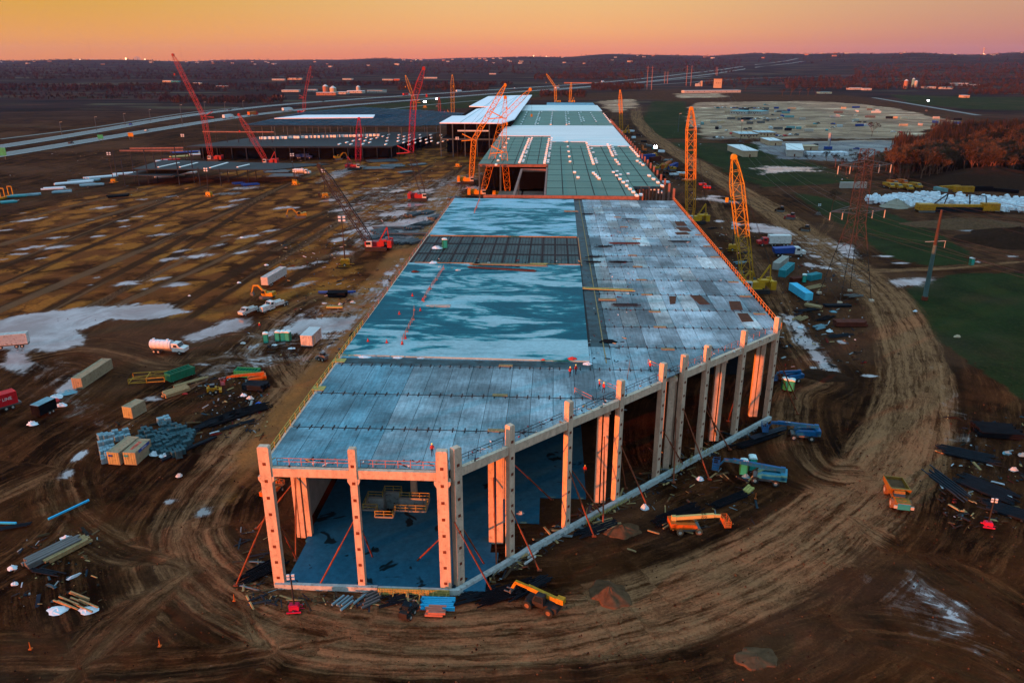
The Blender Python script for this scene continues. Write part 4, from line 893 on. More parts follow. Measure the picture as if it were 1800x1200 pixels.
# small frame further left
SF = thing('small_steel_frame', 'low steel frame with flat dark deck on thin columns at far left', 'building', (0, 0, 0))
cs = [P(212, 316), P(555, 300), P(480, 327), P(235, 330)]
dk = [P(232, 297, 9), P(480, 298, 9), P(580, 288, 9), P(430, 285, 9), P(285, 281, 9)]
m = MB(); m.prism([(p.x, p.y) for p in dk], 8.4, 8.9); m.build('deck', 'dark_deck', SF)
m = MB(); p, q2 = P(215, 310, 5), P(320, 305, 5)
dk2 = [P(220, 308, 6), P(300, 309, 6), P(345, 298, 6), P(250, 298, 6)]; m.prism([(p.x, p.y) for p in dk2], 5.6, 6.0); m.build('deck', 'dark_deck', SF)
for x, y, yt in [(207, 318, 262), (220, 325, 280), (238, 320, 264), (262, 323, 262), (278, 322, 280), (316, 325, 258), (352, 326, 295), (389, 327, 296), (418, 315, 297), (437, 320, 296), (451, 316, 292), (402, 320, 297), (245, 325, 300), (297, 312, 300), (340, 290, 262), (272, 290, 262), (342, 322, 270), (288, 298, 262), (305, 296, 262)]:
    b0 = P(x, y); top_ = ray(x, yt, b0.y); MB().bx(-.22, .22, -.22, .22, -.2, top_.z).build('column', 'girder', SF, loc=(b0.x, b0.y, 0))
m = MB(); a, b_ = ray(210, 265, 480), ray(322, 265, 490); m.bar(a, b_, .5, .9); a, b_ = ray(228, 261, 510), ray(322, 260, 515); m.bar(a, b_, .5, .9); m.build('beam', 'pink_steel', SF)
m = MB()
for x, y, x2, y2 in [(278, 294, 315, 286), (316, 294, 347, 286), (369, 295, 400, 286), (417, 294, 438, 289)]:
    m.bar(P(x, y, 9.2), P(x2, y2, 9.2), 1.1, .4)
m.build('white_strip', 'bundle_white', SF)
# ---------------- small builders ----------------
def wheels(parent, spots, r=.5, w=.35, name='wheel', mat='tyre', axis='y', rimmat='rim'):
    for x, y in spots:
        o = MB().tube((0, -w/2, 0), (0, w/2, 0), r, 14).build(name, mat, parent, loc=(x, y, r))
        MB().tube((0, -w/2-.02, 0), (0, w/2+.02, 0), r*.5, 10).build('rim', rimmat, o)
def text(s, size, mat, parent, loc, rot, name='lettering', ext=.01):
    c = bpy.data.curves.new(name, 'FONT'); c.body = s; c.size = size; c.extrude = ext; c.align_x = 'CENTER'; c.align_y = 'CENTER'
    t = bpy.data.objects.new(name, c); S.collection.objects.link(t); bpy.context.view_layer.update()
    me = bpy.data.meshes.new_from_object(t.evaluated_get(bpy.context.evaluated_depsgraph_get())); bpy.data.objects.remove(t)
    me.materials.clear(); me.materials.append(M[mat]); o = link(bpy.data.objects.new(name, me)); o.parent = parent; o.location = loc; o.rotation_euler = rot; return o
def pts_body(prof, y0, y1): return MB().side(prof, y0, y1)
def tracks(parent, L=5., W_=3., h=.9, tw=.7, mat='machine_grey'):
    for s in (-1, 1):
        m = MB(); y0, y1 = s*W_/2-tw/2, s*W_/2+tw/2; n = 10
        prof = [(-L/2+h/2+math.cos(a)*h/2, h/2+math.sin(a)*h/2) for a in np.linspace(math.pi/2, math.pi*1.5, 6)]+[(L/2-h/2+math.cos(a)*h/2, h/2+math.sin(a)*h/2) for a in np.linspace(-math.pi/2, math.pi/2, 6)]
        m.side(prof, y0, y1)
        for i in range(int(L/.35)): m.bx(-L/2+.25+i*.35, -L/2+.37+i*.35, y0-.02, y1+.02, h, h+.05)
        m.build('track', mat, parent)
# ---------------- cranes ----------------
def crane(base, pts, col, label, wid=3.2, lean=None, body='crane_red', bodyh=1., dY=0, ch=.19, br=.09, hook=True, mastcol=None, jibw=None, gantry=True, offs=(0, 0), sc=1.):
    b0 = P(*base); Y = b0.y
    T = thing('crawler_crane', label, 'crane', b0, 0, 'lattice boom crawler cranes')
    dirx = 1 if (len(pts) and pts[-1][0] > base[0]) else -1
    yaw = rad(25)*dirx
    bod = thing('undercarriage', None, None); bod.parent = T; bod.rotation_euler = (0, 0, yaw+(math.pi if dirx < 0 else 0))
    del bod
    for o in [o for o in S.objects if o.name.startswith('undercarriage') and o.type == 'EMPTY']: bpy.data.objects.remove(o)
    f = dirx; k = sc
    for s in (-1, 1):
        m = MB(); m.side([(-4.3*k, .2), (-3.9*k, 0), (3.9*k, 0), (4.3*k, .3), (4.3*k, 1.1*k), (3.9*k, 1.4*k), (-3.9*k, 1.4*k), (-4.3*k, 1.1*k)], s*2.9*k-.6, s*2.9*k+.6); m.build('track', 'crane_black', T)
    m = MB(); m.bx(-2*k, 2*k, -2.4*k, 2.4*k, .8*k, 1.5*k); m.bx(-4.6*k, 3*k, -1.5*k, 1.5*k, 1.5*k, 3.4*k); m.box((-2.6*k*f, 0, 3.7*k), (3*k, 2.4*k, .7*k)); m.build('machine_deck', body, T)
    m = MB(); m.box((-5.4*k*f, 0, 2.5*k), (1.6*k, 4.6*k, 2.4*k)); m.box((-5.4*k*f, -2.5*k, 2.7*k), (1.7*k, .8*k, 2.9*k)); m.box((-5.4*k*f, 2.5*k, 2.7*k), (1.7*k, .8*k, 2.9*k)); m.build('counterweight', body if body != 'crane_black' else 'crane_red', T)
    m = MB(); m.bx(1.6*k, 3.8*k, -2.9*k, -1.5*k, 1.6*k, 3.9*k) if f > 0 else m.bx(-3.8*k, -1.6*k, -2.9*k, -1.5*k, 1.6*k, 3.9*k); c = m.build('cab', 'white_muddy', T)
    m = MB(); m.box((f*2.9*k, -2.2*k, 3.0*k), (1.84*k, 1.46*k, 1.1*k)); m.build('window', 'glass_dark', c)
    prev = Vector((f*2.2*k, 0, 2.2*k)); w = wid; segs = []
    P3 = [prev]
    for i, p in enumerate(pts):
        q = ray(p[0], p[1], Y+dY*(i+1))-b0; P3.append(q)
    for i in range(len(P3)-1):
        cc = col if isinstance(col, str) else col[min(i, len(col)-1)]
        w0 = wid if i == 0 else (jibw or wid*.75)
        MB().lattice(P3[i], P3[i+1], w0, ch=ch, br=br, taper=True if len(P3) == 2 else 'base' if i == 0 else 'tip' if i == len(P3)-2 else 'none').build('boom' if i == 0 else 'jib', cc, T)
        if i < len(P3)-1:
            pass
    tip = P3[-1]; cl = col if isinstance(col, str) else col[-1]
    m = MB(); m.box(tip, (1.6, 1.6, 1.2)); m.tube(tip+Vector((0, -.9, .3)), tip+Vector((0, .9, .3)), .8, 10); m.build('boom_head', cl, T)
    if len(P3) > 2:
        kk = P3[1]; d1 = (P3[2]-kk).normalized(); back = Vector((-f*7., 0, 3.5)); back2 = Vector((-f*7.5, 0, -.6)) if len(pts) > 1 else None
        st = MB().bar(kk, kk+back, .5).bar(kk, kk+back2, .5); st.build('strut', cl, T)
        m = MB(); m.bar(tip, kk+back, .09); m.bar(kk+back, kk+back2, .09); m.bar(kk+back2, Vector((-f*5*k, 0, 3.6*k)), .09); m.build('pendant_line', 'crane_black', T)
    elif gantry:
        g = Vector((-f*4.5*k, 0, 9*k)); m = MB().bar((-f*1*k, 0, 3.2*k), g, .45).bar((-f*5*k, 0, 3.4*k), g, .3); m.build('gantry', body, T)
        m = MB(); 
        for s in (-.6, .6): m.bar(g+Vector((0, s, 0)), tip+Vector((0, s, 0)), .08)
        m.build('pendant_line', 'crane_black', T)
    if hook:
        h0 = tip+Vector((f*.9, 0, -.4)); dz = min(12, tip.z*.3); m = MB().bar(h0, h0-Vector((0, 0, dz)), .09); m.build('hoist_rope', 'crane_black', T)
        MB().box(h0-Vector((0, 0, dz+.7)), (.9, .5, 1.5)).build('hook_block', cl, T)
    return T
crane((377, 283), [(358, 205), (304, 97)], 'crane_red', 'tall red crane with kinked boom at the left by the small low frame', wid=3.0, jibw=2.5)
crane((474, 289), [(420, 202)], 'crane_red', 'short red crane leaning left between the two steel frames', wid=3.0)
crane((532, 200), [(535, 172), (546, 118)], 'crane_red', 'distant dull red crane standing behind the open blue frame', wid=3.6, jibw=3.2)
crane((624, 298), [(631, 209)], 'crane_magenta', 'upright red crane in front of the dark lower deck', wid=3.4)
crane((738, 352), [(722, 268), (727, 178), (745, 121)], ['crane_black', 'crane_magenta', 'crane_red'], 'crane with dark lower boom and red upper boom standing by the puddles', wid=3.0, jibw=2.8)
crane((776, 208), [(772, 173)], 'crane_red', 'small red crane just left of the white roofed wing', wid=3.2, hook=False)
crane((733, 206), [(729, 180), (713, 134)], 'crane_yellow', 'yellow crane bent to the left above the blue frame', wid=3.6, jibw=3.2, body='crane_yellow')
crane((793, 206), [(795, 133)], 'crane_yellow', 'straight yellow crane beside the highway median', wid=4.0, body='crane_yellow')
crane((822, 322), [(833, 246), (888, 150)], 'crane_orange', 'big orange crane with double back struts on the mud left of the green roof', wid=2.8, body='crane_orange', ch=.40, br=.18, jibw=2.6)
crane((886, 350), [(886, 268), (888, 172)], 'crane_orange', 'upright orange crane seen through the steel bays at the green roof', wid=3.2, jibw=2.2, body='crane_orange')
crane((842, 345), [(884, 207), (932, 158)], 'crane_orange', 'orange crane leaning right whose jib reaches over the white wing', wid=3.4, jibw=2.4, body='crane_orange')
crane((979, 181), [(976, 153), (961, 131)], 'crane_yellow', 'distant yellow crane with bent jib beyond the white wing', wid=3.6, jibw=3, body='crane_yellow', ch=.5, br=.25)
crane((1004, 181), [(1004, 146)], 'crane_yellow', 'distant short yellow crane beyond the far end of the roof', wid=3.4, body='crane_yellow', ch=.5, br=.25)
crane((1096, 236), [(1090, 160)], 'crane_orange', 'orange crane at the right edge of the far green roof', wid=2.8, body='crane_orange', ch=.4, br=.2)
crane((1221, 392), [(1215, 192)], 'crane_orange', 'very tall upright orange crane between the roof edge and the haul road', wid=3.8, jibw=3.4, body='crane_yellow', ch=.34, br=.15)
crane((1325, 512), [(1290, 277)], 'crane_yellow', 'nearest yellow crane with two tall counterweights beside the roof edge', wid=3.6, body='crane_yellow', ch=.24, br=.11)
crane((663, 438), [(561, 292)], 'crane_black', 'crane with a thin black boom and red counterweight by the steel stacks', wid=2.8, body='crane_red', ch=.30, br=.15)
# extra parallel mast on the nearest yellow crane
# ---------------- light towers ----------------
def light_tower(base, top, label, bm='machine_yellow', lit=False, k=1., heads=4):
    b0 = P(*base); h = ray(base[0], top, b0.y).z
    T = thing('light_tower', label, 'light tower', b0, random.uniform(-.4, .4), 'mobile light towers')
    m = MB(); m.bx(-1.1*k, 1.1*k, -.8*k, .8*k, .4*k, 1.5*k); m.bx(-.9*k, .9*k, -.65*k, .65*k, 1.5*k, 1.75*k); m.bar((1.1*k, 0, .5*k), (2.2*k, 0, .4*k), .14*k)
    for s in (-1, 1): m.bx(-1.6*k, 1.6*k, s*1.2*k-.08, s*1.2*k+.08, .1, .3)
    m.build('trailer', bm, T); wheels(T, [(-.1, .95*k), (-.1, -.95*k)], .38*k, .25*k)
    MB().tube((0, 0, 1.5*k), (0, 0, h), .16*k+.04, 8, .09).build('mast', 'crane_black', T)
    hd = MB().bar((-1*k, 0, h), (1*k, 0, h), .1*k).build('lamp_bar', 'dark_steel', T)
    for i in range(heads):
        m = MB(); m.box(((-.9+(i % 2)*1.8)*k*.6, -.15, h+(.35 if i < 2 else -.45)*k), (.62*k, .3*k, .5*k)); m.build('lamp', 'lamp_white' if lit else 'tarp_white', T)
    return T
LT = [((607, 467), 384, 'tall light tower with a yellow trailer beside the black boom crane', 'machine_yellow', 0, 1.5), ((518, 1072), 1012, 'magenta light tower standing by the near left corner of the hall', 'machine_magenta', 0, .62),
 ((520, 325), 300, 'yellow light tower in the field near the black boom tip', 'machine_yellow', 0, 1.3), ((572, 347), 300, 'yellow light tower just right of the black boom tip', 'machine_yellow', 0, 1.4), ((200, 321), 270, 'yellow light tower at the far left corner of the small frame', 'machine_yellow', 0, 1.3),
 ((368, 345), 298, 'yellow light tower in front of the small low frame', 'machine_yellow', 0, 1.4), ((518, 322), 272, 'light tower with high white lamps right of the short red crane', 'machine_yellow', 0, 1.3), ((805, 293), 243, 'yellow light tower beside the big orange crane', 'machine_yellow', 0, 1.3),
 ((330, 302), 238, 'orange lit light tower standing behind the small frame', 'machine_orange', 0, 1.3), ((747, 190), 179, 'lit light tower glaring beyond the blue frame', 'machine_yellow', 1, 2.0), ((789, 258), 231, 'lit light tower inside the white roofed wing front', 'machine_yellow', 1, 1.6), ((768, 188), 174, 'small lit light tower near the highway', 'machine_grey', 1, 1.3),
 ((1151, 275), 258, 'lit light tower right of the green roof edge', 'machine_yellow', 1, 1.4), ((1628, 196), 177, 'lit light tower by the lane beyond the gravel lot', 'machine_grey', 1, 1.2), ((1287, 440), 398, 'light tower with a bright yellow base left of the nearest yellow crane', 'machine_yellow', 0, 1.4),
 ((1736, 925), 878, 'red light tower with four pale lamps in the dark mud at the right', 'machine_magenta', 0, .55), ((1301, 250), 212, 'thin light tower at the gravel lot by the cream offices', 'machine_grey', 0, .9), ((1438, 378), 360, 'unlit light tower near the haul road machines', 'machine_grey', 0, .8)]
for b_, t, lab, mt, lit, k in LT: light_tower(b_, t, lab, mt, bool(lit), k)
# ---------------- vehicles ----------------
def boom_lift(base, tip, label, cm='machine_orange', bm='machine_cream', k=1., zt=2.6, letter=None, tm='tyre', flip=False, basket='machine_orange'):
    b0 = P(*base); t = P(*tip, zt*k)-b0; hd = math.atan2(t.y, t.x); L_ = math.hypot(t.x, t.y)
    T = thing('boom_lift', label, 'boom lift', b0, hd, 'telescopic boom lifts'); T.scale = (k, k, k); L_ /= k
    m = MB(); m.bx(-1.9, 1.9, -.95, .95, .5, 1.0); m.bx(-1.75, -1.35, -1.2, 1.2, .45, .75); m.bx(1.35, 1.75, -1.2, 1.2, .45, .75); m.build('chassis', 'machine_grey', T)
    wheels(T, [(-1.55, -1.25), (-1.55, 1.25), (1.55, -1.25), (1.55, 1.25)], .55, .4, mat=tm)
    for s in (-1, 1):
        m = MB(); m.side([(-2.9, 1.25), (-2.4, 1.0), (.9, 1.0), (1.3, 1.2), (1.2, 1.5), (.7, 1.8), (-2.3, 1.95), (-2.9, 1.8)], s*.38 if s > 0 else -1.2, 1.2 if s > 0 else -.38); m.build('engine_cowl', cm, T)
    m = MB(); m.bx(-3.1, -2.2, -1.2, 1.2, 1.05, 2.1); m.build('counterweight', cm, T)
    m = MB(); m.bar((-2.5, 0, 2.45), (L_*.70, 0, 2.75), .50, .60, up=(0, 0, 1)); m.box((-2.4, 0, 2.3), (.7, .6, 1.1)); bo = m.build('boom', bm, T)
    m = MB(); m.bar((L_*.66, 0, 2.72), (L_*.88, 0, 2.6), .36, .46, up=(0, 0, 1)); m.build('inner_boom', bm, T)
    if letter: text(letter, .62, 'black_box' if bm == 'machine_cream' else 'white_paint', bo, (L_*.42, -.28, 2.66), (math.pi/2, 0, 0)); text(letter, .5, 'black_box' if bm == 'machine_cream' else 'white_paint', bo, (L_*.42, 0, 3.0), (0, 0, math.pi if t.x < 0 else 0))
    m = MB(); m.bar((L_*.87, 0, 2.5), (L_*.93, 0, 1.9), .2); m.bar((L_*.93, 0, 1.9), (L_*.97, 0, 1.5), .25); m.build('jib_link', basket, T)
    m = MB(); x0, x1, y0, y1, z0 = L_*.96, L_*.96+1.0, -1.2, 1.2, 1.1
    m.bx(x0, x1, y0, y1, z0, z0+.08)
    for z in (z0+.35, z0+.7, z0+1.1):
        for a, b_ in (((x0, y0), (x1, y0)), ((x1, y0), (x1, y1)), ((x1, y1), (x0, y1)), ((x0, y1), (x0, y0))): m.bar((*a, z), (*b_, z), .07)
    for x in (x0, x1):
        for y in (y0, 0, y1): m.bar((x, y, z0), (x, y, z0+1.1), .07)
    m.box((x0+.15, 0, z0+.9), (.2, .7, .35)); m.build('basket', basket, T)
    return T
boom_lift((1208, 932), (1274, 906), 'orange boom lift with long cream boom standing on the dark mud', 'machine_orange', 'machine_cream', 1.0, letter='JLG', tm='tyre_muddy')
boom_lift((1345, 845), (1262, 806), 'nearer blue boom lift whose boom crosses in front of green toilets', 'machine_lightblue', 'machine_blue', 1.15, letter='S-85', basket='machine_blue')
boom_lift((1408, 769), (1348, 742), 'middle blue boom lift with its basket at the end column', 'machine_blue', 'machine_blue', 1.1, letter='S-85', basket='machine_blue')
boom_lift((1388, 670), (1362, 656), 'farthest blue boom lift just past the last column', 'machine_blue', 'machine_blue', .95, basket='machine_blue')
boom_lift((446, 674), (392, 664), 'orange boom lift with orange boom beside the green dumpster in the yard', 'machine_orange', 'machine_orange', .95, basket='crane_red')
boom_lift((480, 868), (487, 842), 'orange boom lift half hidden behind the far left front column', 'machine_orange', 'machine_cream', .8)
def telehandler(base, tip, label):
    b0 = P(*base); t = P(*tip, 2.5)-b0; hd = math.atan2(t.y, t.x)
    T = thing('telehandler', label, 'telehandler', b0, hd)
    MB().bx(-2.3, 2.3, -.8, .8, .6, 1.3).bx(-2.7, -1.9, -1.1, 1.1, .7, 1.5).build('chassis', 'crane_black', T)
    wheels(T, [(-1.6, -1.2), (-1.6, 1.2), (1.7, -1.2), (1.7, 1.2)], .72, .45, mat='tyre', rimmat='tyre_muddy')
    c = MB().side([(-.7, 1.2), (1.0, 1.2), (1.0, 1.9), (.6, 2.7), (-.6, 2.7)], .15, 1.15).build('cab', 'crane_black', T); MB().side([(-.5, 1.7), (.85, 1.7), (.5, 2.6), (-.5, 2.6)], .12, 1.18).build('window', 'glass_dark', c)
    MB().bx(-.9, 1.0, -1.2, -.5, 1.0, 1.8).build('engine_cover', 'machine_grey', T)
    bo = MB().bar((-2.9, -.25, 1.95), (2.4, -.25, 2.5), .55, .62, up=(0, 0, 1)).box((-2.7, -.25, 2.2), (1.1, .9, .8)).build('boom', 'machine_yellow', T)
    MB().bar((2.2, -.25, 2.45), (4.4, -.25, 2.6), .4, .45, up=(0, 0, 1)).bar((4.3, -.25, 2.6), (4.9, -.25, 1.4), .4).build('boom_head', 'machine_yellow', T)
    MB().bx(4.8, 4.95, -.9, .5, .9, 1.5).bx(4.9, 6.0, -.7, -.5, .85, .95).bx(4.9, 6.0, .1, .3, .85, .95).build('fork', 'machine_grey', T)
    return T
telehandler((953, 1068), (931, 1034), 'yellow telehandler with raised boom and muddy wheels by the pipe stacks')
def dump_truck(base, hd, label):
    T = thing('dump_truck', label, 'dump truck', P(*base), hd)
    MB().bx(-3.6, 4.0, -1.0, 1.0, .7, 1.3).build('chassis', 'machine_grey', T)
    wheels(T, [(-2.2, -1.35), (-2.2, 1.35), (2.3, -1.3), (2.3, 1.3)], .85, .6, mat='tyre_muddy')
    m = MB(); m.bx(-4.2, .3, -1.5, 1.5, 1.5, 1.65); m.side([(-4.3, 1.6), (.3, 1.6), (.9, 3.0), (-4.3, 2.4)], -1.6, -1.45); m.side([(-4.3, 1.6), (.3, 1.6), (.9, 3.0), (-4.3, 2.4)], 1.45, 1.6); m.side([(.25, 1.6), (.4, 1.6), (1.6, 3.1), (1.6, 3.2), (.9, 3.1)], -1.6, 1.6); m.bx(-4.4, -4.2, -1.6, 1.6, 1.55, 2.4); m.build('dump_bed', 'ochre_dirty', T)
    MB().bx(-4.0, .2, -1.4, 1.4, 1.66, 1.95).build('load', 'dirt_pile', T)
    c = MB().side([(.8, 1.3), (2.3, 1.3), (2.3, 2.1), (1.9, 3.0), (.9, 3.0)], -1.2, .5).build('cab', 'ochre_dirty', T); MB().side([(1.0, 2.0), (2.33, 2.1), (1.95, 2.85), (1.0, 2.85)], -1.23, .53).build('window', 'glass_dark', c)
    MB().bx(2.3, 4.2, -1.1, 1.1, 1.2, 2.0).bx(2.6, 3.3, -.6, .6, 2.0, 2.06).build('hood', 'ochre_dirty', T)
    MB().bx(4.2, 4.4, -1.0, 1.0, .9, 1.9).build('grille', 'teal_paint', T)
    for s in (-1, 1): MB().bx(4.2, 4.5, s*1.3-.25, s*1.3+.25, 1.1, 1.6).build('headlight', 'wall_pale', T)
    return T
dump_truck((1576, 880), rad(-103), 'yellow dump truck with earth filled bed facing away down the haul road')
def excavator(base, hd, label, k=1., col='machine_yellow'):
    T = thing('excavator', label, 'excavator', P(*base), hd); T.scale = (k, k, k)
    tracks(T, 4.4, 2.4)
    m = MB(); m.bx(-2.6, 1.1, -1.3, 1.3, 1.1, 2.1); m.bx(-2.7, -1.5, -1.35, 1.35, 1.1, 2.4); m.build('house', col, T)
    c = MB().side([(-.2, 1.3), (1.4, 1.3), (1.4, 2.2), (1.0, 3.0), (-.2, 3.0)], .3, 1.3).build('cab', col, T); MB().side([(0, 1.9), (1.43, 2.0), (1.03, 2.9), (0, 2.9)], .27, 1.33).build('window', 'glass_dark', c)
    MB().bar((.9, -.3, 1.9), (3.1, -.3, 4.2), .5, .6).bar((3.0, -.3, 4.2), (4.9, -.3, 4.0), .45, .5).build('boom', col, T)
    MB().bar((4.8, -.3, 4.1), (5.7, -.3, 1.7), .35, .4).build('stick', col, T)
    MB().side([(5.4, 1.8), (6.1, 1.5), (6.0, .6), (5.1, .5), (5.0, 1.1)], -.8, .2).build('bucket', 'machine_grey', T)
    return T
excavator((470, 524), rad(168), 'yellow excavator with bent arm beside the white service trucks', .95)
excavator((1303, 497), rad(20), 'dark machine working at the foot of the nearest yellow crane', .9)
excavator((528, 383), rad(200), 'small yellow excavator alone in the middle of the golden field', 1.1)
excavator((595, 281), rad(30), 'tiny yellow excavator under the dark lower deck edge', 1.2)
excavator((1131, 267), rad(100), 'orange excavator on the grass edge right of the haul road', 1.2, 'machine_orange')
excavator((1181, 300), rad(200), 'yellow excavator among clutter right of the green roof', 1.0)
excavator((1155, 299), rad(0), 'yellow loader parked near the right row of roof columns', 1.1)
def truck(base, hd, label, kind='tank', k=1., cabm='white_paint', bodym='white_paint', L_=5.5, group=None):
    T = thing('tank_truck' if kind == 'tank' else 'truck', label, 'truck', P(*base), hd, group); T.scale = (k, k, k)
    MB().bx(-L_, 3.2, -.45, .45, .7, 1.0).build('chassis', 'machine_grey', T)
    wheels(T, [(2.3, -1.0), (2.3, 1.0), (-L_+1.0, -1.0), (-L_+1.0, 1.0), (-L_+2.2, -1.0), (-L_+2.2, 1.0)], .5, .35)
    c = MB().side([(.4, .8), (3.6, .8), (3.7, 1.7), (2.4, 1.95), (1.9, 2.8), (.4, 2.85)], -1.15, 1.15).build('cab', cabm, T)
    MB().side([(2.38, 2.0), (2.46, 2.02), (2.0, 2.75), (1.92, 2.75)], -1.0, 1.0).build('windshield', 'glass_dark', c)
    MB().bx(.9, 1.8, -1.18, 1.18, 1.9, 2.5).build('window', 'glass_dark', c)
    if kind == 'tank':
        m = MB(); m.tube((-L_, 0, 2.15), (-.1, 0, 2.15), 1.15, 18)
        for i in range(5): m.tube((-L_+.4+i*1.1, 0, 2.15), (-L_+.5+i*1.1, 0, 2.15), 1.2, 18)
        for x in (-L_+.8, -1): m.tube((x, 0, 3.2), (x, 0, 3.6), .3, 8)
        m.build('tank', bodym, T)
    elif kind == 'box':
        MB().bx(-L_, .1, -1.25, 1.25, 1.0, 3.6).build('box_body', bodym, T); MB().bx(-L_-.04, -L_, -1.1, 1.1, 1.1, 3.4).build('rear_door', 'wall_pale', T)
    elif kind == 'service':
        MB().bx(-3.4, .2, -1.15, 1.15, 1.0, 1.9).bx(-3.4, .1, -1.15, -.6, 1.9, 2.2).bx(-3.4, .1, .6, 1.15, 1.9, 2.2).build('service_body', bodym, T)
    elif kind == 'dump':
        MB().side([(-L_, 1.1), (0, 1.1), (.4, 2.9), (-L_-.3, 2.5)], -1.3, 1.3).build('dump_bed', bodym, T)
    return T
truck((305, 620), rad(-8), 'white water tank truck on the muddy lane left of the hall', 'tank', 1.05, bodym='tarp_white')
truck((482, 542), rad(-125), 'white service truck facing the camera beside a box trailer', 'service', .95)
truck((473, 546), rad(60), 'white enclosed service body truck seen from behind on the dirt lane', 'box', .55)
truck((437, 552), rad(-120), 'peach lit white truck at the left end of the service trucks', 'service', .85, cabm='white_muddy', bodym='white_muddy')
truck((535, 307), rad(0), 'white tanker in the field left of the upright red crane', 'tank', 1.2)
truck((1350, 432), rad(180), 'white rig with red trim parked by the haul road puddles', 'box', 1.25, cabm='red_paint', L_=7)
truck((1392, 450), rad(0), 'blue truck with yellow deck beside the big puddle', 'dump', 1.3, cabm='white_paint', bodym='blue_paint')
truck((1375, 432), rad(0), 'orange flat machine hauler behind the white rig', 'dump', 1.0, cabm='machine_orange', bodym='machine_yellow')
truck((538, 279), rad(0), 'blue truck parked under the front edge of the dark deck', 'dump', 1.3, cabm='blue_paint', bodym='blue_paint')
truck((546, 275), rad(0), 'grey truck behind the blue truck under the dark deck', 'box', 1.2, cabm='wall_pale', bodym='wall_pale')
for i, (x, y, a, c) in enumerate([(1563, 331, -85, 'machine_yellow'), (1577, 332, -85, 'machine_yellow'), (1595, 334, -85, 'machine_yellow'), (1610, 331, -80, 'machine_yellow'), (1570, 326, -85, 'machine_orange'), (1587, 325, -85, 'machine_orange')]):
    truck((x, y), rad(a), ['leftmost yellow haul truck in the front row before the dark wood', 'second yellow haul truck in the front row before the wood', 'third yellow haul truck in the front row before the wood', 'rightmost yellow haul truck standing apart before the wood', 'left orange haul truck of the back row', 'right orange haul truck of the back row'][i], 'dump', 1.15, cabm=c, bodym=c, L_=4.5, group='haul trucks parked below the wood')
def dozer(base, hd, label, col='machine_orange', k=1.):
    T = thing('bulldozer', label, 'bulldozer', P(*base), hd); T.scale = (k, k, k); tracks(T, 4., 2.2)
    MB().bx(-1.8, 1.8, -.9, .9, .9, 2.0).build('hood', col, T); MB().bx(-1.4, .2, -.9, .9, 2.0, 3.1).build('cab', 'glass_dark', T); MB().bx(2.6, 2.85, -1.9, 1.9, .1, 1.3).bar((0, -1.3, .7), (2.7, -1.3, .6), .2).bar((0, 1.3, .7), (2.7, 1.3, .6), .2).build('blade', col, T); return T
dozer((1390, 385), rad(150), 'red bulldozer on the haul road shoulder', 'crane_red'); dozer((1372, 372), rad(150), 'dull brown bulldozer up the road from the red one', 'dirt_dark', .9); dozer((1416, 406), rad(140), 'orange brown bulldozer nearer the pylon', 'dirt_pile', .9)
dozer((1265, 445), rad(90), 'orange roller beside the roof edge light tower', 'machine_orange', .7); dozer((1240, 425), rad(90), 'small orange machine at the right roof edge', 'machine_orange', .6)
def skid(base, hd, label, col='machine_grey'):
    T = thing('skid_steer', label, 'skid steer', P(*base), hd); wheels(T, [(-.6, -.75), (-.6, .75), (.6, -.75), (.6, .75)], .42, .3)
    MB().bx(-1.3, .9, -.6, .6, .5, 1.4).build('body', col, T); MB().bx(-.6, .5, -.5, .5, 1.4, 2.1).build('cab', 'glass_dark', T); MB().bar((-1, -.7, 1.6), (1.4, -.7, .9), .18).bar((-1, .7, 1.6), (1.4, .7, .9), .18).bx(1.3, 1.9, -.9, .9, .2, .8).build('loader_arm', col, T); return T
skid((568, 633), rad(150), 'small dark loader beside the white office trailer', 'machine_grey'); skid((375, 690), rad(20), 'small yellow roller machine by the red hoses in the yard', 'machine_yellow')
skid((716, 1082), rad(70), 'dark towed compressor with pale drum on the mud before the hall', 'crane_black')
# ---------------- containers, trailers, toilets, dumpsters ----------------
def container(base0, base1, label, m1='container_cream', h=2.6, w=2.44, roof=None, extra=None, name='shipping_container', cat='container', lift=0.):
    a, b_ = P(*base0), P(*base1); d = b_-a; L_ = d.length; hd = math.atan2(d.y, d.x)
    T = thing(name, label, cat, a, hd)
    m = MB(); m.bx(.06, L_-.06, .06, w-.06, lift+.1, lift+h-.06); m.bx(0, .16, 0, w, lift, lift+h); m.bx(L_-.16, L_, 0, w, lift, lift+h)
    for y in (0, w-.14): m.bx(.16, L_-.16, y, y+.14, lift, lift+.16); m.bx(.16, L_-.16, y, y+.14, lift+h-.14, lift+h)
    n = int(L_/.3)
    for i in range(n): m.bx(.25+i*.3, .37+i*.3, .01, w-.01, lift+.16, lift+h-.14); m.bx(.25+i*.3, .37+i*.3, .2, w-.2, lift+h-.06, lift+h-.02)
    m.build('body', m1, T)
    for y0 in (.1, w/2+.02):
        dm_ = MB(); dm_.bx(-.04, .0, y0, y0+w/2-.12, lift+.15, lift+h-.12)
        for yy in (.25, .75): dm_.bx(-.09, -.04, y0+yy, y0+yy+.06, lift+.15, lift+h-.12)
        dm_.build('door', roof or m1, T)
    return T, L_
container((146, 683), (199, 647), 'long cream container lying alone on the left mud field', 'container_cream')
t, L_ = container((234, 736), (258, 722), 'short cream container with a rust brown box leaning against it', 'container_cream', roof='container_yellow')
t, L_ = container((212, 817), (248, 788), 'left one of the two close cream containers with weathered doors', 'container_cream', roof='container_yellow')
MB().bx(-.12, -.09, 1.3, 2.1, 1.7, 2.1).build('sticker', 'blue_paint', t)
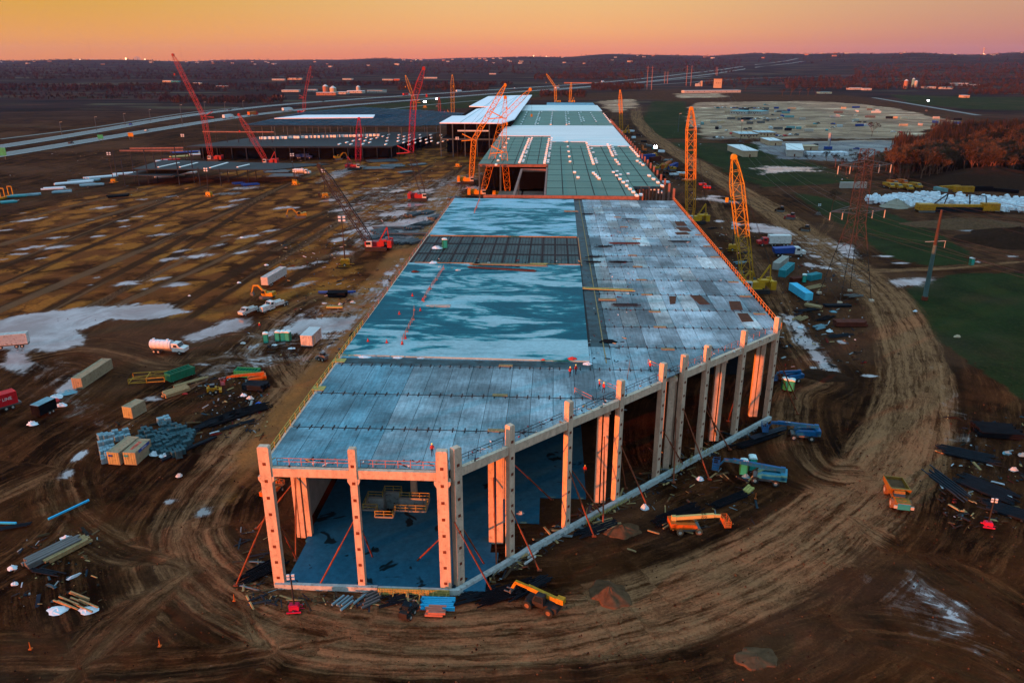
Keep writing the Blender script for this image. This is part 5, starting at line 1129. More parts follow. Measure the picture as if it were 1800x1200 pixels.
t, L_ = container((241, 817), (268, 792), 'right one of the two close cream containers with blue board and red lettering', 'container_cream', roof='container_yellow')
MB().bx(1.2, L_-.6, -.03, -.01, 1.9, 2.5).build('sign_board', 'blue_paint', t); text('RENTALS', .42, 'white_paint', t, (L_/2+.3, -.04, 2.2), (math.pi/2, 0, 0)); text('MOBILE', .95, 'red_paint', t, (L_/2, 1.3, 2.64), (0, 0, 0)); MB().bx(-.12, -.09, 1.4, 2.2, 1.7, 2.1).build('sticker', 'teal_paint', t)
t, L_ = container((-60, 745), (35, 716), 'red container with white lettering on a flat trailer at the left edge', 'container_red', lift=1.3, h=2.7)
MB().bx(-.5, L_+.6, .2, 2.2, .9, 1.28).build('trailer_frame', 'machine_grey', t); wheels(t, [(1.5, .4), (2.8, .4), (L_-1.2, .4), (L_-2.5, .4), (1.5, 2.1), (L_-1.2, 2.1)], .5, .35)
text('"K" LINE', .95, 'white_paint', t, (L_*.73, -.02, 2.75), (math.pi/2, 0, 0)); 
t, L_ = container((-20, 617), (50, 611), 'long pale box trailer at the left edge beside the big puddle', 'white_muddy', lift=1.2, h=2.8, name='box_trailer', cat='trailer'); wheels(t, [(1.5, .4), (2.8, .4), (L_-1.5, .4), (L_-2.8, .4)], .5, .35); MB().bx(0, L_, .3, 2.1, .8, 1.2).build('trailer_frame', 'machine_grey', t)
t, L_ = container((72, 735), (102, 720), 'dark cargo trailer with pale grey roof near the red container', 'black_box', h=2.3, w=2.3, lift=.5, name='cargo_trailer', cat='trailer'); wheels(t, [(L_/2, -.1), (L_/2+.9, -.1)], .35, .2); MB().bx(0, L_, 0, 2.3, 2.8, 2.86).build('roof', 'pallet_light', t)
t, L_ = container((472, 506), (505, 486), 'long white box trailer parked beside the white service truck', 'white_muddy', lift=.9, h=2.7, name='box_trailer', cat='trailer'); wheels(t, [(1.5, 0), (2.8, 0), (L_-1.5, 0)], .5, .35)
t, L_ = container((550, 612), (566, 596), 'white office trailer with grey roof on the pink mud left of the hall', 'white_muddy', h=2.9, w=3.2, lift=.5, name='office_trailer', cat='trailer'); MB().bx(-.05, L_+.05, -.05, 3.25, 3.4, 3.5).build('roof', 'roof_pale', t); MB().bx(1.2, 2.2, -.05, 0, .6, 2.8).build('side_door', 'wall_beige', t)
container((1386, 509), (1414, 528), 'bright cyan wrapped crate pair right of the yellow crane', 'cyan_wrap', h=2.4, w=2.6, name='wrapped_crate', cat='crate')
container((1369, 475), (1386, 462), 'pale container beside the dark teal one near the puddles', 'wall_pale'); container((1380, 488), (1396, 474), 'dark teal container in front of the pale one', 'teal_paint'); container((1395, 497), (1416, 495), 'rusty open box behind the teal toilets', 'rust_box', h=1.5); container((1425, 494), (1444, 490), 'cyan storage box among lumber by the pylon', 'teal_paint', h=2.)
container((1478, 331), (1523, 331), 'white trailer with orange markings seen through the pylon', 'wall_pale', h=3.4, w=2.6, name='box_trailer', cat='trailer'); container((1678, 338), (1712, 338), 'bright yellow container below the dark wood', 'machine_yellow', h=3.2)
container((1655, 334), (1688, 332), 'smaller yellow container behind the bright yellow one', 'machine_yellow', h=2.); container((1640, 334), (1660, 338), 'teal roofed box left of the yellow containers', 'roof_teal', h=2.); container((1700, 336), (1745, 336), 'long black box right of the yellow container', 'black_box', h=2.6); container((1745, 336), (1790, 340), 'black bin with pale lids at the far right', 'black_box', h=1.8)
container((1122, 283), (1152, 280), 'blue container with white canopy right of the green roof', 'blue_paint', h=4); container((1168, 298), (1180, 290), 'orange storage box in the clutter right of the green roof', 'machine_orange', h=3); container((1180, 299), (1192, 293), 'dark blue box beside the orange one', 'blue_paint', h=3); container((1145, 284), (1162, 282), 'rust brown box near the right row of columns', 'rust_box', h=3)
t, L_ = container((-6, 353), (24, 345), 'open yellow steel cradle at the far left edge', 'machine_yellow', h=.8, name='steel_cradle', cat='cradle')
for x in (.3, L_/2, L_-.3): MB().bar((x, 0, .8), (x, 0, 5.5), .4).bar((x, 2.4, .8), (x, 2.4, 5.5), .4).bar((x, 0, 5.5), (x, 2.4, 5.5), .4).build('post', 'machine_yellow', t)
def dumpster(base, hd, label, col, k=1.):
    T = thing('dumpster', label, 'dumpster', P(*base), hd); T.scale = (k, k, k); m = MB()
    m.side([(-3.2, .3), (3.0, .3), (3.3, 2.1), (-3.3, 2.1)], -1.25, -1.15); m.side([(-3.2, .3), (3.0, .3), (3.3, 2.1), (-3.3, 2.1)], 1.15, 1.25); m.bx(-3.2, 3., -1.15, 1.15, .3, .4)
    m.bx(3.0, 3.15, -1.25, 1.25, .3, 2.1); m.bx(-3.3, -3.15, -1.25, 1.25, .3, 2.1)
    for i in range(8): m.bx(-2.9+i*.8, -2.78+i*.8, -1.33, 1.33, .35, 2.05)
    for s in (-1.25, 1.25): m.bx(-3.3, 3.3, s-.08, s+.08, 2.1, 2.2)
    m.build('bin', col, T); MB().bx(-3, 2.9, -1.1, 1.1, .45, 1.3).build('scrap', 'dark_steel', T); wheels(T, [(-2.6, -1), (2.4, -1), (-2.6, 1), (2.4, 1)], .2, .2); return T
dumpster((318, 664), rad(55), 'dark green open dumpster beside the yellow frame', 'green_paint'); dumpster((436, 662), rad(-5), 'bright green open dumpster behind the orange lift', 'machine_green', .9)
TO = thing('portable_toilet', '', 'toilet', (0, 0, 0)); MB().bx(-.55, .55, -.55, .55, .1, 2.05).build('cabin', 'toilet_green', TO); MB().side([(-.6, 2.05), (.6, 2.05), (.5, 2.25), (0, 2.35), (-.5, 2.25)], -.6, .6).build('roof', 'toilet_roof', TO); MB().bx(-.4, .4, -.6, -.55, .15, 1.95).build('door', 'toilet_teal', TO)
for i, (x, y, lab) in enumerate([(468, 602, 'dark green toilet standing apart at the left of four toilets'), (489, 599, 'first of three adjoining green toilets left of the white office trailer'), (498, 599, 'middle of three adjoining green toilets left of the office trailer'), (507, 599, 'rightmost of three adjoining green toilets, nearest the white office trailer'), (1306, 832, 'white roofed green toilet touching the nearer blue boom'), (1321, 825, 'green toilet just behind the blue boom one'), (1380, 684, 'left green toilet below the farthest blue lift'), (1390, 686, 'right green toilet below the farthest blue lift'), (1707, 466, 'lone green toilet beside the lane on the right grass'), (1413, 496, 'green toilet beside the rusty box near the pylon'), (782, 436, 'white sided green toilet on the rebar bay of the roof')]):
    z = DK+.2 if 'roof' in lab and 'rebar' in lab else 0
    o = put(TO, i > 0, P(x, y, z), random.uniform(-.5, .5), lab, 'portable toilets', (1.25,)*3)
# ---------------- material stacks ----------------
def stack(base, hd, label, name, cat, mat, n=6, L_=8., w=.35, h=.35, layers=1, gap=.15, jit=.3, group=None, z=0.):
    if mat in ('black_box', 'dark_steel') and w < .6 and n > 2: n, w, h, gap, jit = int(n*1.5), .17, .15, .14, 1.2
    m = MB()
    for l in range(layers):
        for i in range(n):
            y = (i-n/2)*(w+gap)+random.uniform(-.05, .05); x = random.uniform(-jit, jit); m.box((x, y, .15+h/2+l*(h+.04)), (L_*random.uniform(.9, 1.05), w, h), random.uniform(-.015, .015))
    o = m.build(name, mat); o.location = P(*base, z); o.rotation_euler = (0, 0, hd); return tag(o, label, cat, group)
random.seed(5)
gst = 'stacks of steel sections left of the hall'
for i, (x, y, a, L_, n, mt, lab) in enumerate([(700, 402, 4, 22, 3, 'steel', 'longest single row of steel at the top of the beam yard'), (722, 413, 2, 24, 3, 'steel', 'long pale steel row across the middle of the beam yard'), (668, 408, 50, 9, 8, 'steel', 'slanted block of beams at the left of the beam yard'), (678, 412, 50, 10, 6, 'girder', 'dark slanted block beside the left beam block'), (690, 424, 50, 8, 9, 'girder', 'dark bundle row at the lower left of the beam yard'), (706, 426, 55, 8, 8, 'dark_steel', 'nearly black bundle at the bottom of the beam yard'), (722, 426, 55, 8, 8, 'girder', 'lower right dark bundle of the beam yard'), (727, 400, 60, 12, 6, 'steel', 'slanted beams right of centre in the beam yard'), (740, 396, 62, 13, 6, 'steel', 'slanted beams nearest the hall edge in the beam yard'), (748, 375, 60, 8, 6, 'steel', 'small bundle above the beam yard near the rail'), (765, 383, 62, 9, 5, 'girder', 'thin bundle beside the hall rail'), (725, 378, 60, 9, 6, 'steel', 'pair of bundles at the top right of the beam yard'), (655, 420, 50, 9, 6, 'dark_steel', 'dark beams beside the black boom crane foot'), (797, 350, 60, 8, 5, 'steel', 'short steel bundle at the upper corner of the hall deck')]):
    stack((x, y), rad(a), lab, 'steel_beam_stack', 'steel stack', 'steel', n, L_, .42, .45, 2, .5, .8, gst)
for (x, y, a, L_, n, lab) in [(672, 283, 20, 20, 10, 'flat dark blue stack right of the upright red crane'), (690, 292, 20, 16, 10, 'second flat stack below the upright red crane stack'), (665, 296, 5, 20, 8, 'long flat stack nearest the upright red crane'), (732, 290, 45, 14, 5, 'narrow blue stack left of the track ruts'), (712, 303, 45, 12, 4, 'small blue stack at the end of the rut line'), (462, 295, 10, 20, 8, 'blue stack just right of the small low frame'), (485, 302, 10, 16, 8, 'teal stack below the short red crane'), (505, 309, 5, 20, 10, 'wide teal stack with white sheet near the white tanker')]:
    stack((x, y), rad(a), lab, 'steel_deck_stack', 'steel stack', 'steel', n, L_, 1.2, .5, 1, .3, 2, 'flat steel stacks on the golden field')
for (x, y, a, L_, n, mt, lab, w) in [(115, 1035-68, 58, 7, 6, 'wood', 'stack of yellow planks beside the grey form on the near left mud', .35), (95, 972, 56, 8, 4, 'machine_grey', 'dark grey steel form lying beside the yellow planks', .5), (310, 690, 50, 6, 6, 'wood', 'brown lumber pile beside the green dumpster', .4), (335, 672, 45, 8, 3, 'wood', 'loose boards behind the lumber pile', .3), (592, 515, 3, 12, 2, 'blue_paint', 'long dark blue pipe pair across the dirt mound', .6), (595, 520, 0, 6, 4, 'black_box', 'dark bundle under the long blue pipes', .8), (590, 541, -2, 5, 2, 'wood_yellow', 'yellow beam lying below the dark bundle', .5), (770, 1063, -3, 4.6, 6, 'cyan_pipe', 'light blue bundle of pipes by the corner column', .3), (766, 1076, -3, 2.4, 4, 'rail_pink', 'small pink stack beside the light blue pipes', .35), (1430, 540, -40, 5, 5, 'wood', 'scattered yellow planks below the cyan crates', .35), (1492, 571, 0, 9, 4, 'rust_box', 'rusty plate stack inside the bend of the haul road', .7), (1470, 538, 0, 8, 3, 'dark_steel', 'dark steel near the lattice pylon', .6),
    (1050, 875+55, 30, 7, 5, 'dark_steel', 'dark pipes lying near the slanting foundation', .35), (1190, 905, 32, 9, 6, 'black_box', 'blue black pipe bundle beyond the orange lift', .35), (1280, 880, 32, 8, 4, 'black_box', 'dark bundle left of the nearer blue lift', .4), (1330, 775, 30, 12, 4, 'black_box', 'long dark pipes parallel to the slanting foundation', .4), (1350, 762, 30, 10, 3, 'girder', 'second dark pipe row by the middle blue lift', .4), (895, 1040, 28, 9, 6, 'black_box', 'black pipes beside the telehandler', .35), (925, 1035, 40, 7, 4, 'dark_steel', 'black pipes behind the telehandler', .4), (460, 1004, 48, 6, 6, 'black_box', 'black tube bundle left of the hall corner', .35),
    (1700, 800, -30, 9, 9, 'dark_steel', 'dark scaffold pipes upper heap in the right mud', .16), (1735, 860, -55, 9, 10, 'dark_steel', 'dark scaffold pipes lower heap in the right mud', .16), (1665, 850, -80, 9, 5, 'girder', 'narrow dark pipe row along the right ditch', .16), (1775, 900, -40, 8, 8, 'dark_steel', 'dark pipes near the right picture edge', .16), (1750, 760, -10, 8, 8, 'black_box', 'black heap of pipes under the grey bags', .6),
    (400, 735, 45, 9, 9, 'black_box', 'black pipes heap in the yard centre', .14), (440, 722, 40, 8, 9, 'black_box', 'dark rebar heap right of the yard', .14), (370, 745, 50, 9, 4, 'dark_steel', 'slim dark bars left of the rebar heap', .14), (415, 748, 40, 8, 3, 'dark_steel', 'slim dark bars below the rebar heap', .14), (330, 790, 55, 12, 2, 'dark_steel', 'single long dark beam beside the white bags', .4), (452, 682, -10, 5, 4, 'dark_steel', 'grey pallet stack below the orange lift', .7), (118, 898, 58, 7, 1, 'cyan_pipe', 'bright blue pipe lying slanted on the left mud', .3), (6, 920, -2, 5, 1, 'cyan_pipe', 'bright blue pipe at the left edge', .3), (30, 1000-75, 20, 5, 3, 'dark_steel', 'dark curved scraps at the left edge', .3), (140, 1058, -25, 4, 4, 'wood', 'small brown boards above the white sheets', .2), (80, 1005, -15, 5, 3, 'dark_steel', 'dark bars above the white bags on the left', .2),
    (1195, 1000-70, -30, 3, 1, 'wood', 'single pale plank left of the orange lift', .2), (1160, 938, -30, 2, 1, 'wood', 'short pale plank left of the orange lift', .2), (1313, 862, 50, 2.4, 3, 'wood_yellow', 'short yellow timber block left of the blue lift', .4), (1090, 960, -30, 1.6, 1, 'wood', 'tiny pale plank above the brown mound', .2)]:
    stack((x, y), rad(a), lab, 'pipe_stack' if mt in ('black_box', 'dark_steel', 'cyan_pipe', 'blue_paint', 'girder', 'machine_grey', 'rust_box') else 'lumber_stack', 'stack', mt, n, L_, w, w*.9, 2 if n > 3 else 1, .08 if w > .2 else .5, .4 if w > .2 else 2.2, 'material stacks lying on the mud')
# pallets of stone blocks round the containers
random.seed(9); first = None; gp = []
def pal(): 
    m = MB(); m.bx(-.6, .6, -.5, .5, 0, .14)
    for z in (0, 1):
        for x in (-.3, .3): m.bx(x-.27, x+.27, -.48, .48, .16+z*.45, .58+z*.45)
    return m.build('block_pallet', 'pallet_stone')
def grid_px(x0, y0, nx, ny, dx, dy, ex, ey, jit=1.): return [(x0+i*dx+j*ex+random.uniform(-jit, jit), y0+i*dy+j*ey+random.uniform(-jit, jit)*.6) for i in range(nx) for j in range(ny)]
for pts, lt in [(grid_px(255, 762, 10, 6, 9, 1.5, -4, 5.5), 0), (grid_px(292, 752, 7, 3, 8, 2, -3, 4.5), 0), (grid_px(262, 780, 6, 3, 9, 0, -4, 6), 0), (grid_px(178, 770, 6, 2, 9, -1, 2, 6), 1), (grid_px(180, 788, 3, 6, 8, -2, 1, 5), 1), (grid_px(282, 742, 3, 2, 6, 0, 2, 4), 1), (grid_px(318, 775, 2, 3, 7, 0, -3, 5), 0)]:
    for x, y in pts:
        if first is None: first = pal(); o = first; f2 = None
        else:
            o = link(first.copy())
        if lt:
            if f2 is None: f2 = first.data.copy(); f2.materials.clear(); f2.materials.append(M['pallet_light'])
            o.data = f2
        o.location = P(x, y); o.rotation_euler = (0, 0, rad(38)+random.uniform(-.1, .1)); o.scale = (1, 1, random.choice([1, 1, 1.5]))
        tag(o, 'grey wrapped pallet among the left rows behind the cream containers' if lt else 'dark teal pallet of blocks in the rows behind the cream containers', 'pallet', 'pale pallets in the yard' if lt else 'dark block pallets in the yard')
# bags, tarps and sheets
def bag(base, label, k=1., mat='tarp_white', flat=.5, z=0.):
    random.seed(hash(label) % 9999 if 0 else sum(map(ord, label))); bpy.context.view_layer
    n, mrg = 12, 5; vs = [(0, 0, flat*k)]; fs = []
    for j in range(1, mrg):
        for i in range(n):
            a = 2*math.pi*i/n; r = k*j/(mrg-1)*(1+random.uniform(-.22, .22)); h = flat*k*math.cos(j/(mrg-1)*math.pi/2)*(1+random.uniform(-.35, .35)); vs.append((r*math.cos(a), r*math.sin(a)*.75, max(0, h)-.02*(j == mrg-1)))
    for i in range(n): fs.append((0, 1+i, 1+(i+1) % n))
    for j in range(mrg-2):
        for i in range(n): a = 1+j*n; fs.append((a+i, a+n+i, a+n+(i+1) % n, a+(i+1) % n))
    m = MB(); m.add(vs, fs); o = m.build('bulk_bag' if flat > .3 else 'plastic_sheet', mat); o.location = P(*base, z); return tag(o, label, 'bag' if flat > .3 else 'sheet')
for b_, lab, k, mt, fl in [((102, 1072), 'bright blue white sheet, left of the two on the near left mud', 1.5, 'tarp_white', .15), ((155, 1072), 'bright blue white sheet, right of the two on the near left mud', 1.3, 'tarp_white', .15), ((22, 998), 'white bag above the other at the left edge', .8, 'tarp_white', .6), ((26, 1026), 'small white bag, lower one at the left edge', .6, 'tarp_white', .6), ((116, 945), 'white sheet at the top of the grey steel form', .9, 'tarp_white', .4), ((57, 745), 'white bags pair in front of the dark cargo trailer', 1.2, 'tarp_white', .5),
  ((100, 698), 'white heap behind the dark cargo trailer', 1.5, 'tarp_white', .5), ((108, 712), 'white bags right of the dark cargo trailer', 1.3, 'tarp_white', .4), ((96, 704), 'red bag heap behind the cargo trailer', 1.2, 'red_paint', .4), ((117, 690), 'grey covered hump by the left puddle', 2.2, 'pallet_light', .25), ((272, 798), 'white bags just right of the lettered container', 1.1, 'tarp_white', .6), ((278, 790), 'blue tarp mound behind the white bags', 1.0, 'tarp_blue', .7), ((290, 801), 'white bag with green mark right of the container bags', 1.1, 'tarp_white', .6), ((315, 836), 'small pale crate on the pink mud', .7, 'white_muddy', .7), ((325, 692), 'pink bag by the small roller', .6, 'red_paint', .5),
  ((428, 695), 'white bag in the yard right of the yellow bars', .8, 'tarp_white', .6), ((440, 700), 'second white bag in the yard beside the first', .9, 'white_muddy', .6), ((455, 710), 'blue bag in the yard beside the white ones', .9, 'tarp_blue', .6), ((453, 718), 'pale ring shaped scrap in the yard', .9, 'white_muddy', .4), ((620, 532), 'white bag on the dirt mound', .9, 'white_muddy', .6), ((598, 535), 'smaller white bag on the dirt mound', .7, 'white_muddy', .6), ((570, 533), 'white board on the dirt mound', .9, 'white_muddy', .15), ((513, 612), 'white board beside the toilets', 1.0, 'tarp_white', .15), ((482, 606), 'small white board under the toilets', .8, 'tarp_white', .15), ((427, 603), 'white bag at the left of the toilet yard', .8, 'white_muddy', .5),
  ((1133, 893), 'white bag outside the third slanting side column', .9, 'tarp_white', .8), ((1230, 842), 'white bag near the blue basket', .8, 'tarp_white', .6), ((915, 905), 'white crate beside the first slanting side column', .8, 'white_muddy', .9), ((1311, 838), 'grey bin left of the nearer blue lift', .8, 'pallet_light', .7), ((1770, 797), 'pale green bag in the right scaffold heap', .9, 'pallet_light', .6), ((1798, 800), 'pale bag at the right edge', 1.0, 'pallet_light', .6), ((1782, 826), 'peach coloured bag in the right scaffold heap', .8, 'white_muddy', .7), ((1407, 1000-425), 'white bag near the plank pile', .9, 'tarp_white', .5), ((1458, 582), 'white bag inside the bend beside the rusty plates', 1.0, 'tarp_white', .6), ((1508, 570), 'bright white bag right of the rusty plates', .9, 'tarp_white', .6), ((1490, 564), 'pair of blue white drums on the rusty plates', .9, 'tarp_white', .5), ((1465, 548), 'pale blue sheet by the dark steel', 1.2, 'pallet_light', .3),
  ((1609, 547), 'white box on the right grass', .7, 'tarp_white', .6), ((1683, 592), 'tan box at the grass corner', 1.0, 'wall_beige', .6), ((425, 418), 'white bag at the dark pit by the golden field', .9, 'tarp_white', .5), ((468, 466), 'white sheet left of the white trucks', .9, 'tarp_white', .4), ((420, 497), 'blue white bag left of the excavator', .8, 'tarp_white', .5), ((333, 520), 'small white marker on the golden field', .5, 'tarp_white', .6), ((1098, 800-80), 'blue sheet hanging low beside the inner column', .5, 'tarp_white', .2)]: bag(b_, lab, k, mt, fl)
for (x, y), lab, k, mt, z in [((762, 462), 'white wrapped pile at the left end of the rebar bay', 1.3, 'tarp_white', DK+.3), ((768, 436), 'pale sheet on the rebar bay', 1.7, 'tarp_white', DK+.2), ((730, 478), 'dark lidded box on the near wet slab', 1.2, 'rust_box', DK+.3), ((1006, 630), 'red covered machine at the corner of the near wet slab', .9, 'vest', DK+.4), ((955, 632), 'small red item on the edge of the near wet slab', .4, 'vest', DK+.4), ((640, 627), 'snow white patch by the slab lower left corner', 1.4, 'tarp_white', DK), ((700, 628), 'second white patch beside the slab edge', 1.1, 'tarp_white', DK), ((740, 628), 'third white patch beside the slab edge', 1.0, 'tarp_white', DK), ((805, 475), 'white sacks by the red shed on the slab edge', .8, 'white_muddy', DK+.3), ((838, 465), 'black heap on the far edge of the near slab', 1.6, 'black_box', DK+.3), ((1033, 640), 'white scrap beside the slab lower right corner', 1.0, 'tarp_white', DK), ((1070, 600), 'dark scrap patch right of the near slab', 1.8, 'black_box', DK)]:
    bag((x, y), lab, k, mt, .12 if 'patch' in lab else .35, z)
# roof clutter: fallen beams, boards
for (x, y, a, L_, mt, lab) in [(893, 466, -5, 20, 'wood', 'long timber rack along the far edge of the near slab'), (880, 473, -12, 18, 'rust_box', 'brown boards on the near slab by the timber rack'), (945, 465, 0, 5, 'wood_yellow', 'small yellow board at the slab corner'), (772, 538, 0, 5, 'wall_pale', 'single pale board lying on the near wet slab'), (1068, 509, -8, 12, 'wood_yellow', 'yellow boards on the right deck beside the slab'), (1070, 527, 0, 4, 'wood', 'small wood heap right of the slab edge'), (1045, 461, 0, 4, 'black_box', 'dark scrap on the right deck'), (1090, 461, 0, 5, 'black_box', 'dark scrap farther right on the deck'), (1047, 452, 0, 4, 'black_box', 'dark scrap behind the first dark scrap'), (1100, 428, 0, 9, 'rust_box', 'long brown bars on the right deck'), (1060, 434, 0, 4, 'black_box', 'black frame on the right deck'), (1196, 425, 0, 6, 'black_box', 'dark heap near the right rail'), (1108, 386, 0, 4, 'black_box', 'dark heap at the top of the right deck'), (1100, 536, 0, 6, 'rebar', 'dark bars lying right of the wood heap'), (1032, 377, 0, 4, 'black_box', 'dark heap beside the far slab'), (1005, 372, 0, 5, 'wood', 'timber pieces at the far slab edge')]:
    stack((x, y), rad(a), lab, 'board_stack', 'boards', mt, 3, L_, .35, .15, 1, .2, .5, 'loose material on the roof deck', z=DK+.1+(.25 if x < 1020 and y > 400 else .2 if x < 1020 else 0))
# red guard netting lines on the wet slab
m = MB()
def cone_line(pts, label, h=1.1):
    L3 = [P(x, y, DK+.32) for x, y in pts]; o0 = L3[0]; m = MB()
    for a, b_ in zip(L3[:-1], L3[1:]):
        n2 = max(1, int((b_-a).length/1.6))
        for z in (.45, .8, h): m.bar(a-o0+Vector((0, 0, z)), b_-o0+Vector((0, 0, z)), .05)
        for i in range(n2+1): p = a.lerp(b_, i/n2)-o0; m.bar(p, p+Vector((0, 0, h)), .08)
    for q_ in L3: m.box(q_-o0+Vector((0, 0, .12)), (.4, .4, .24))
    o = m.build('safety_fence', 'rail_pink'); o.location = o0; return tag(o, label, 'fence')
cone_line([(780, 473), (768, 492), (757, 508), (748, 522), (745, 530)], 'red safety fence along the upper left of the near wet slab')
cone_line([(728, 545), (727, 562), (716, 583), (707, 602)], 'red safety fence along the lower left of the near wet slab')
cone_line([(843, 352), (838, 365), (834, 374)], 'short red fence on the far wet slab')
for x, y, lab in [(743, 528, 'red cone weight at the lower end of the upper fence'), (739, 546, 'red cone weight between the two fences'), (702, 552, 'red cone weight left of the lower fence'), (680, 602, 'red cone weight at the slab lower left'), (707, 605, 'red cone weight at the foot of the lower fence'), (647, 600, 'red cone weight nearest the left slab edge'), (713, 595, 'red cone weight halfway up the lower fence'), (725, 520, 'red cone weight inside the marked square'), (755, 508, 'red cone weight halfway up the upper fence')]:
    m = MB(); m.box((0, 0, .06), (.5, .5, .12)); m.tube((0, 0, .12), (0, 0, .7), .16, 8, .05); o = m.build('traffic_cone', 'vest'); o.location = P(x, y, DK+.32); tag(o, lab, 'cone', 'red cones on the wet slab')
# traffic cones and posts on the mud
for x, y, lab in [(1328, 876, 'orange cone on the mud by the nearer blue lift'), (54, 1140, 'orange post in the dark lower left corner'), (281, 1135, 'orange post beside the crossing lanes'), (412, 1055, 'orange post left of the hall corner mud'), (1325, 838, 'orange cone behind the green toilets')]:
    m = MB(); m.box((0, 0, .05), (.4, .4, .1)); m.tube((0, 0, .1), (0, 0, 1.1), .09, 8, .04); o = m.build('traffic_cone', 'machine_orange'); o.location = P(x, y); tag(o, lab, 'cone')
# ---------------- people ----------------
def person_mesh():
    J = {'pel': (0, 0, .95, .15, .11), 'sp': (0, .0, 1.2, .15, .11), 'ch': (0, 0, 1.42, .18, .12), 'nk': (0, 0, 1.53, .06, .06), 'hd': (0, -.01, 1.64, .10, .11), 'tp': (0, 0, 1.77, .08, .09)}
    ed = [('pel', 'sp'), ('sp', 'ch'), ('ch', 'nk'), ('nk', 'hd'), ('hd', 'tp')]
    for s, n in ((-1, 'l'), (1, 'r')):
        J.update({'hp'+n: (s*.10, 0, .9, .09, .09), 'kn'+n: (s*.12, -.03+.1*s, .5, .065, .065), 'an'+n: (s*.13, .02+.14*s, .09, .045, .045), 'to'+n: (s*.14, -.14+.14*s, .04, .045, .035), 'sh'+n: (s*.20, 0, 1.42, .07, .07), 'el'+n: (s*.27, -.02, 1.15, .05, .05), 'wr'+n: (s*.24, -.18, .98, .035, .035), 'ha'+n: (s*.23, -.25, .94, .04, .03)})
        ed += [('pel', 'hp'+n), ('hp'+n, 'kn'+n), ('kn'+n, 'an'+n), ('an'+n, 'to'+n), ('ch', 'sh'+n), ('sh'+n, 'el'+n), ('el'+n, 'wr'+n), ('wr'+n, 'ha'+n)]
    ks_ = list(J); me = bpy.data.meshes.new('person'); me.from_pydata([J[k][:3] for k in ks_], [(ks_.index(a), ks_.index(b_)) for a, b_ in ed], [])
    o = link(bpy.data.objects.new('person', me)); sm = o.modifiers.new('skin', 'SKIN')
    for i, k in enumerate(ks_): me.skin_vertices[0].data[i].radius = J[k][3:5]; me.skin_vertices[0].data[i].use_root = (i == 0)
    ss = o.modifiers.new('sub', 'SUBSURF'); ss.levels = 1; bpy.context.view_layer.update()
    m2 = bpy.data.meshes.new_from_object(o.evaluated_get(bpy.context.evaluated_depsgraph_get())); bpy.data.objects.remove(o)
    for mt in ('cloth_dark', 'vest', 'skin'): m2.materials.append(M[mt])
    for p in m2.polygons: z = p.center.z; p.material_index = 1 if 1.0 < z < 1.5 else (2 if z > 1.52 else 0); p.use_smooth = True
    return m2
PM = person_mesh()
for x, y, z, a, lab in [(1012, 658, DK, 30, 'person in red vest on the deck below the slab corner'), (1002, 662, DK, 200, 'person in red vest beside the other at the slab corner'), (1053, 685, DK, 90, 'person in red vest standing at the slanting rail'), (1061, 690, DK, -60, 'person in red vest nearest the slanting rail post'), (457, 578, 0, 10, 'person in dark clothes walking on the pink mud left of the toilets'), (760, 800, DK, 20, 'person holding nothing at the front roof edge beside the corner column'), (1142, 652, DK, 120, 'person in red vest near the dark doorway columns'), (1028, 833, 0, 0, 'person in red vest inside on the dark slab'), (785, 433, DK+.3, 0, 'person beside the toilet on the rebar bay')]:
    o = link(bpy.data.objects.new('person', PM)); o.location = P(x, y, z); o.rotation_euler = (0, 0, rad(a)); o.scale = (1.05,)*3; tag(o, lab, 'person')
    h = MB(); h.tube((0, 0, 1.70), (0, 0, 1.84), .15, 10, .09); h.build('helmet', 'helmet', o)
# ---------------- pylon, poles and conductors ----------------
def pylon():
    b0 = P(1485, 522); k = 1.
    T = thing('lattice_pylon', 'tall rusty lattice power pylon with two long cross arms beside the haul road', 'pylon', b0, rad(12))
    H_ = ray(1490, 262, b0.y).z; z1 = H_*.52; m = MB()
    feet = [(-5.6, -5.6), (5.6, -5.6), (5.6, 5.6), (-5.6, 5.6)]
    def lvl(z):
        w = 5.6+(1.9-5.6)*min(1, z/z1) if z < z1 else 1.9-.5*(z-z1)/(H_-z1)
        return [Vector((sx_*w, sy_*w, z)) for sx_, sy_ in ((-1, -1), (1, -1), (1, 1), (-1, 1))]
    zs = list(np.linspace(0, z1, 6))+list(np.linspace(z1, H_, 10))[1:]
    for a, b_ in zip(zs[:-1], zs[1:]):
        A_, B_ = lvl(a), lvl(b_)
        for i in range(4):
            j = (i+1) % 4; m.bar(A_[i], B_[i], .16); m.bar(A_[i], B_[j], .07); m.bar(A_[j], B_[i], .07); m.bar(B_[i], B_[j], .1)
    m.build('tower', 'pylon_rust', T)
    for fx, fy in feet: MB().box((fx, fy, .2), (1.2, 1.2, .6)).build('footing', 'concrete', T)
    for zz, hw in ((H_*.90, 9.), (H_*.60, 9.5)):
        m = MB()
        for y in (-1, 1): m.bar((-hw, 0, zz), (-1.6, y*1.6, zz+1.2), .18); m.bar((hw, 0, zz), (1.6, y*1.6, zz+1.2), .18); m.bar((-hw, 0, zz), (-1.6, y*1.6, zz-.6), .18); m.bar((hw, 0, zz), (1.6, y*1.6, zz-.6), .18)
        for i in range(1, 5):
            t = i/5
            for s in (-1, 1): x = s*(1.6+(hw-1.6)*t); m.bar((x, 0, zz+1.2*(1-t)), (x, 0, zz-.6*(1-t)), .1); 
        m.build('cross_arm', 'white_muddy' if 0 else 'steel', T)
        for x in (-hw, -hw*.55, hw*.55, hw): MB().tube((x, 0, zz-.2), (x, 0, zz-2.6), .16, 6).build('insulator', 'wall_pale', T)
    return b0, H_
pb, pH = pylon()
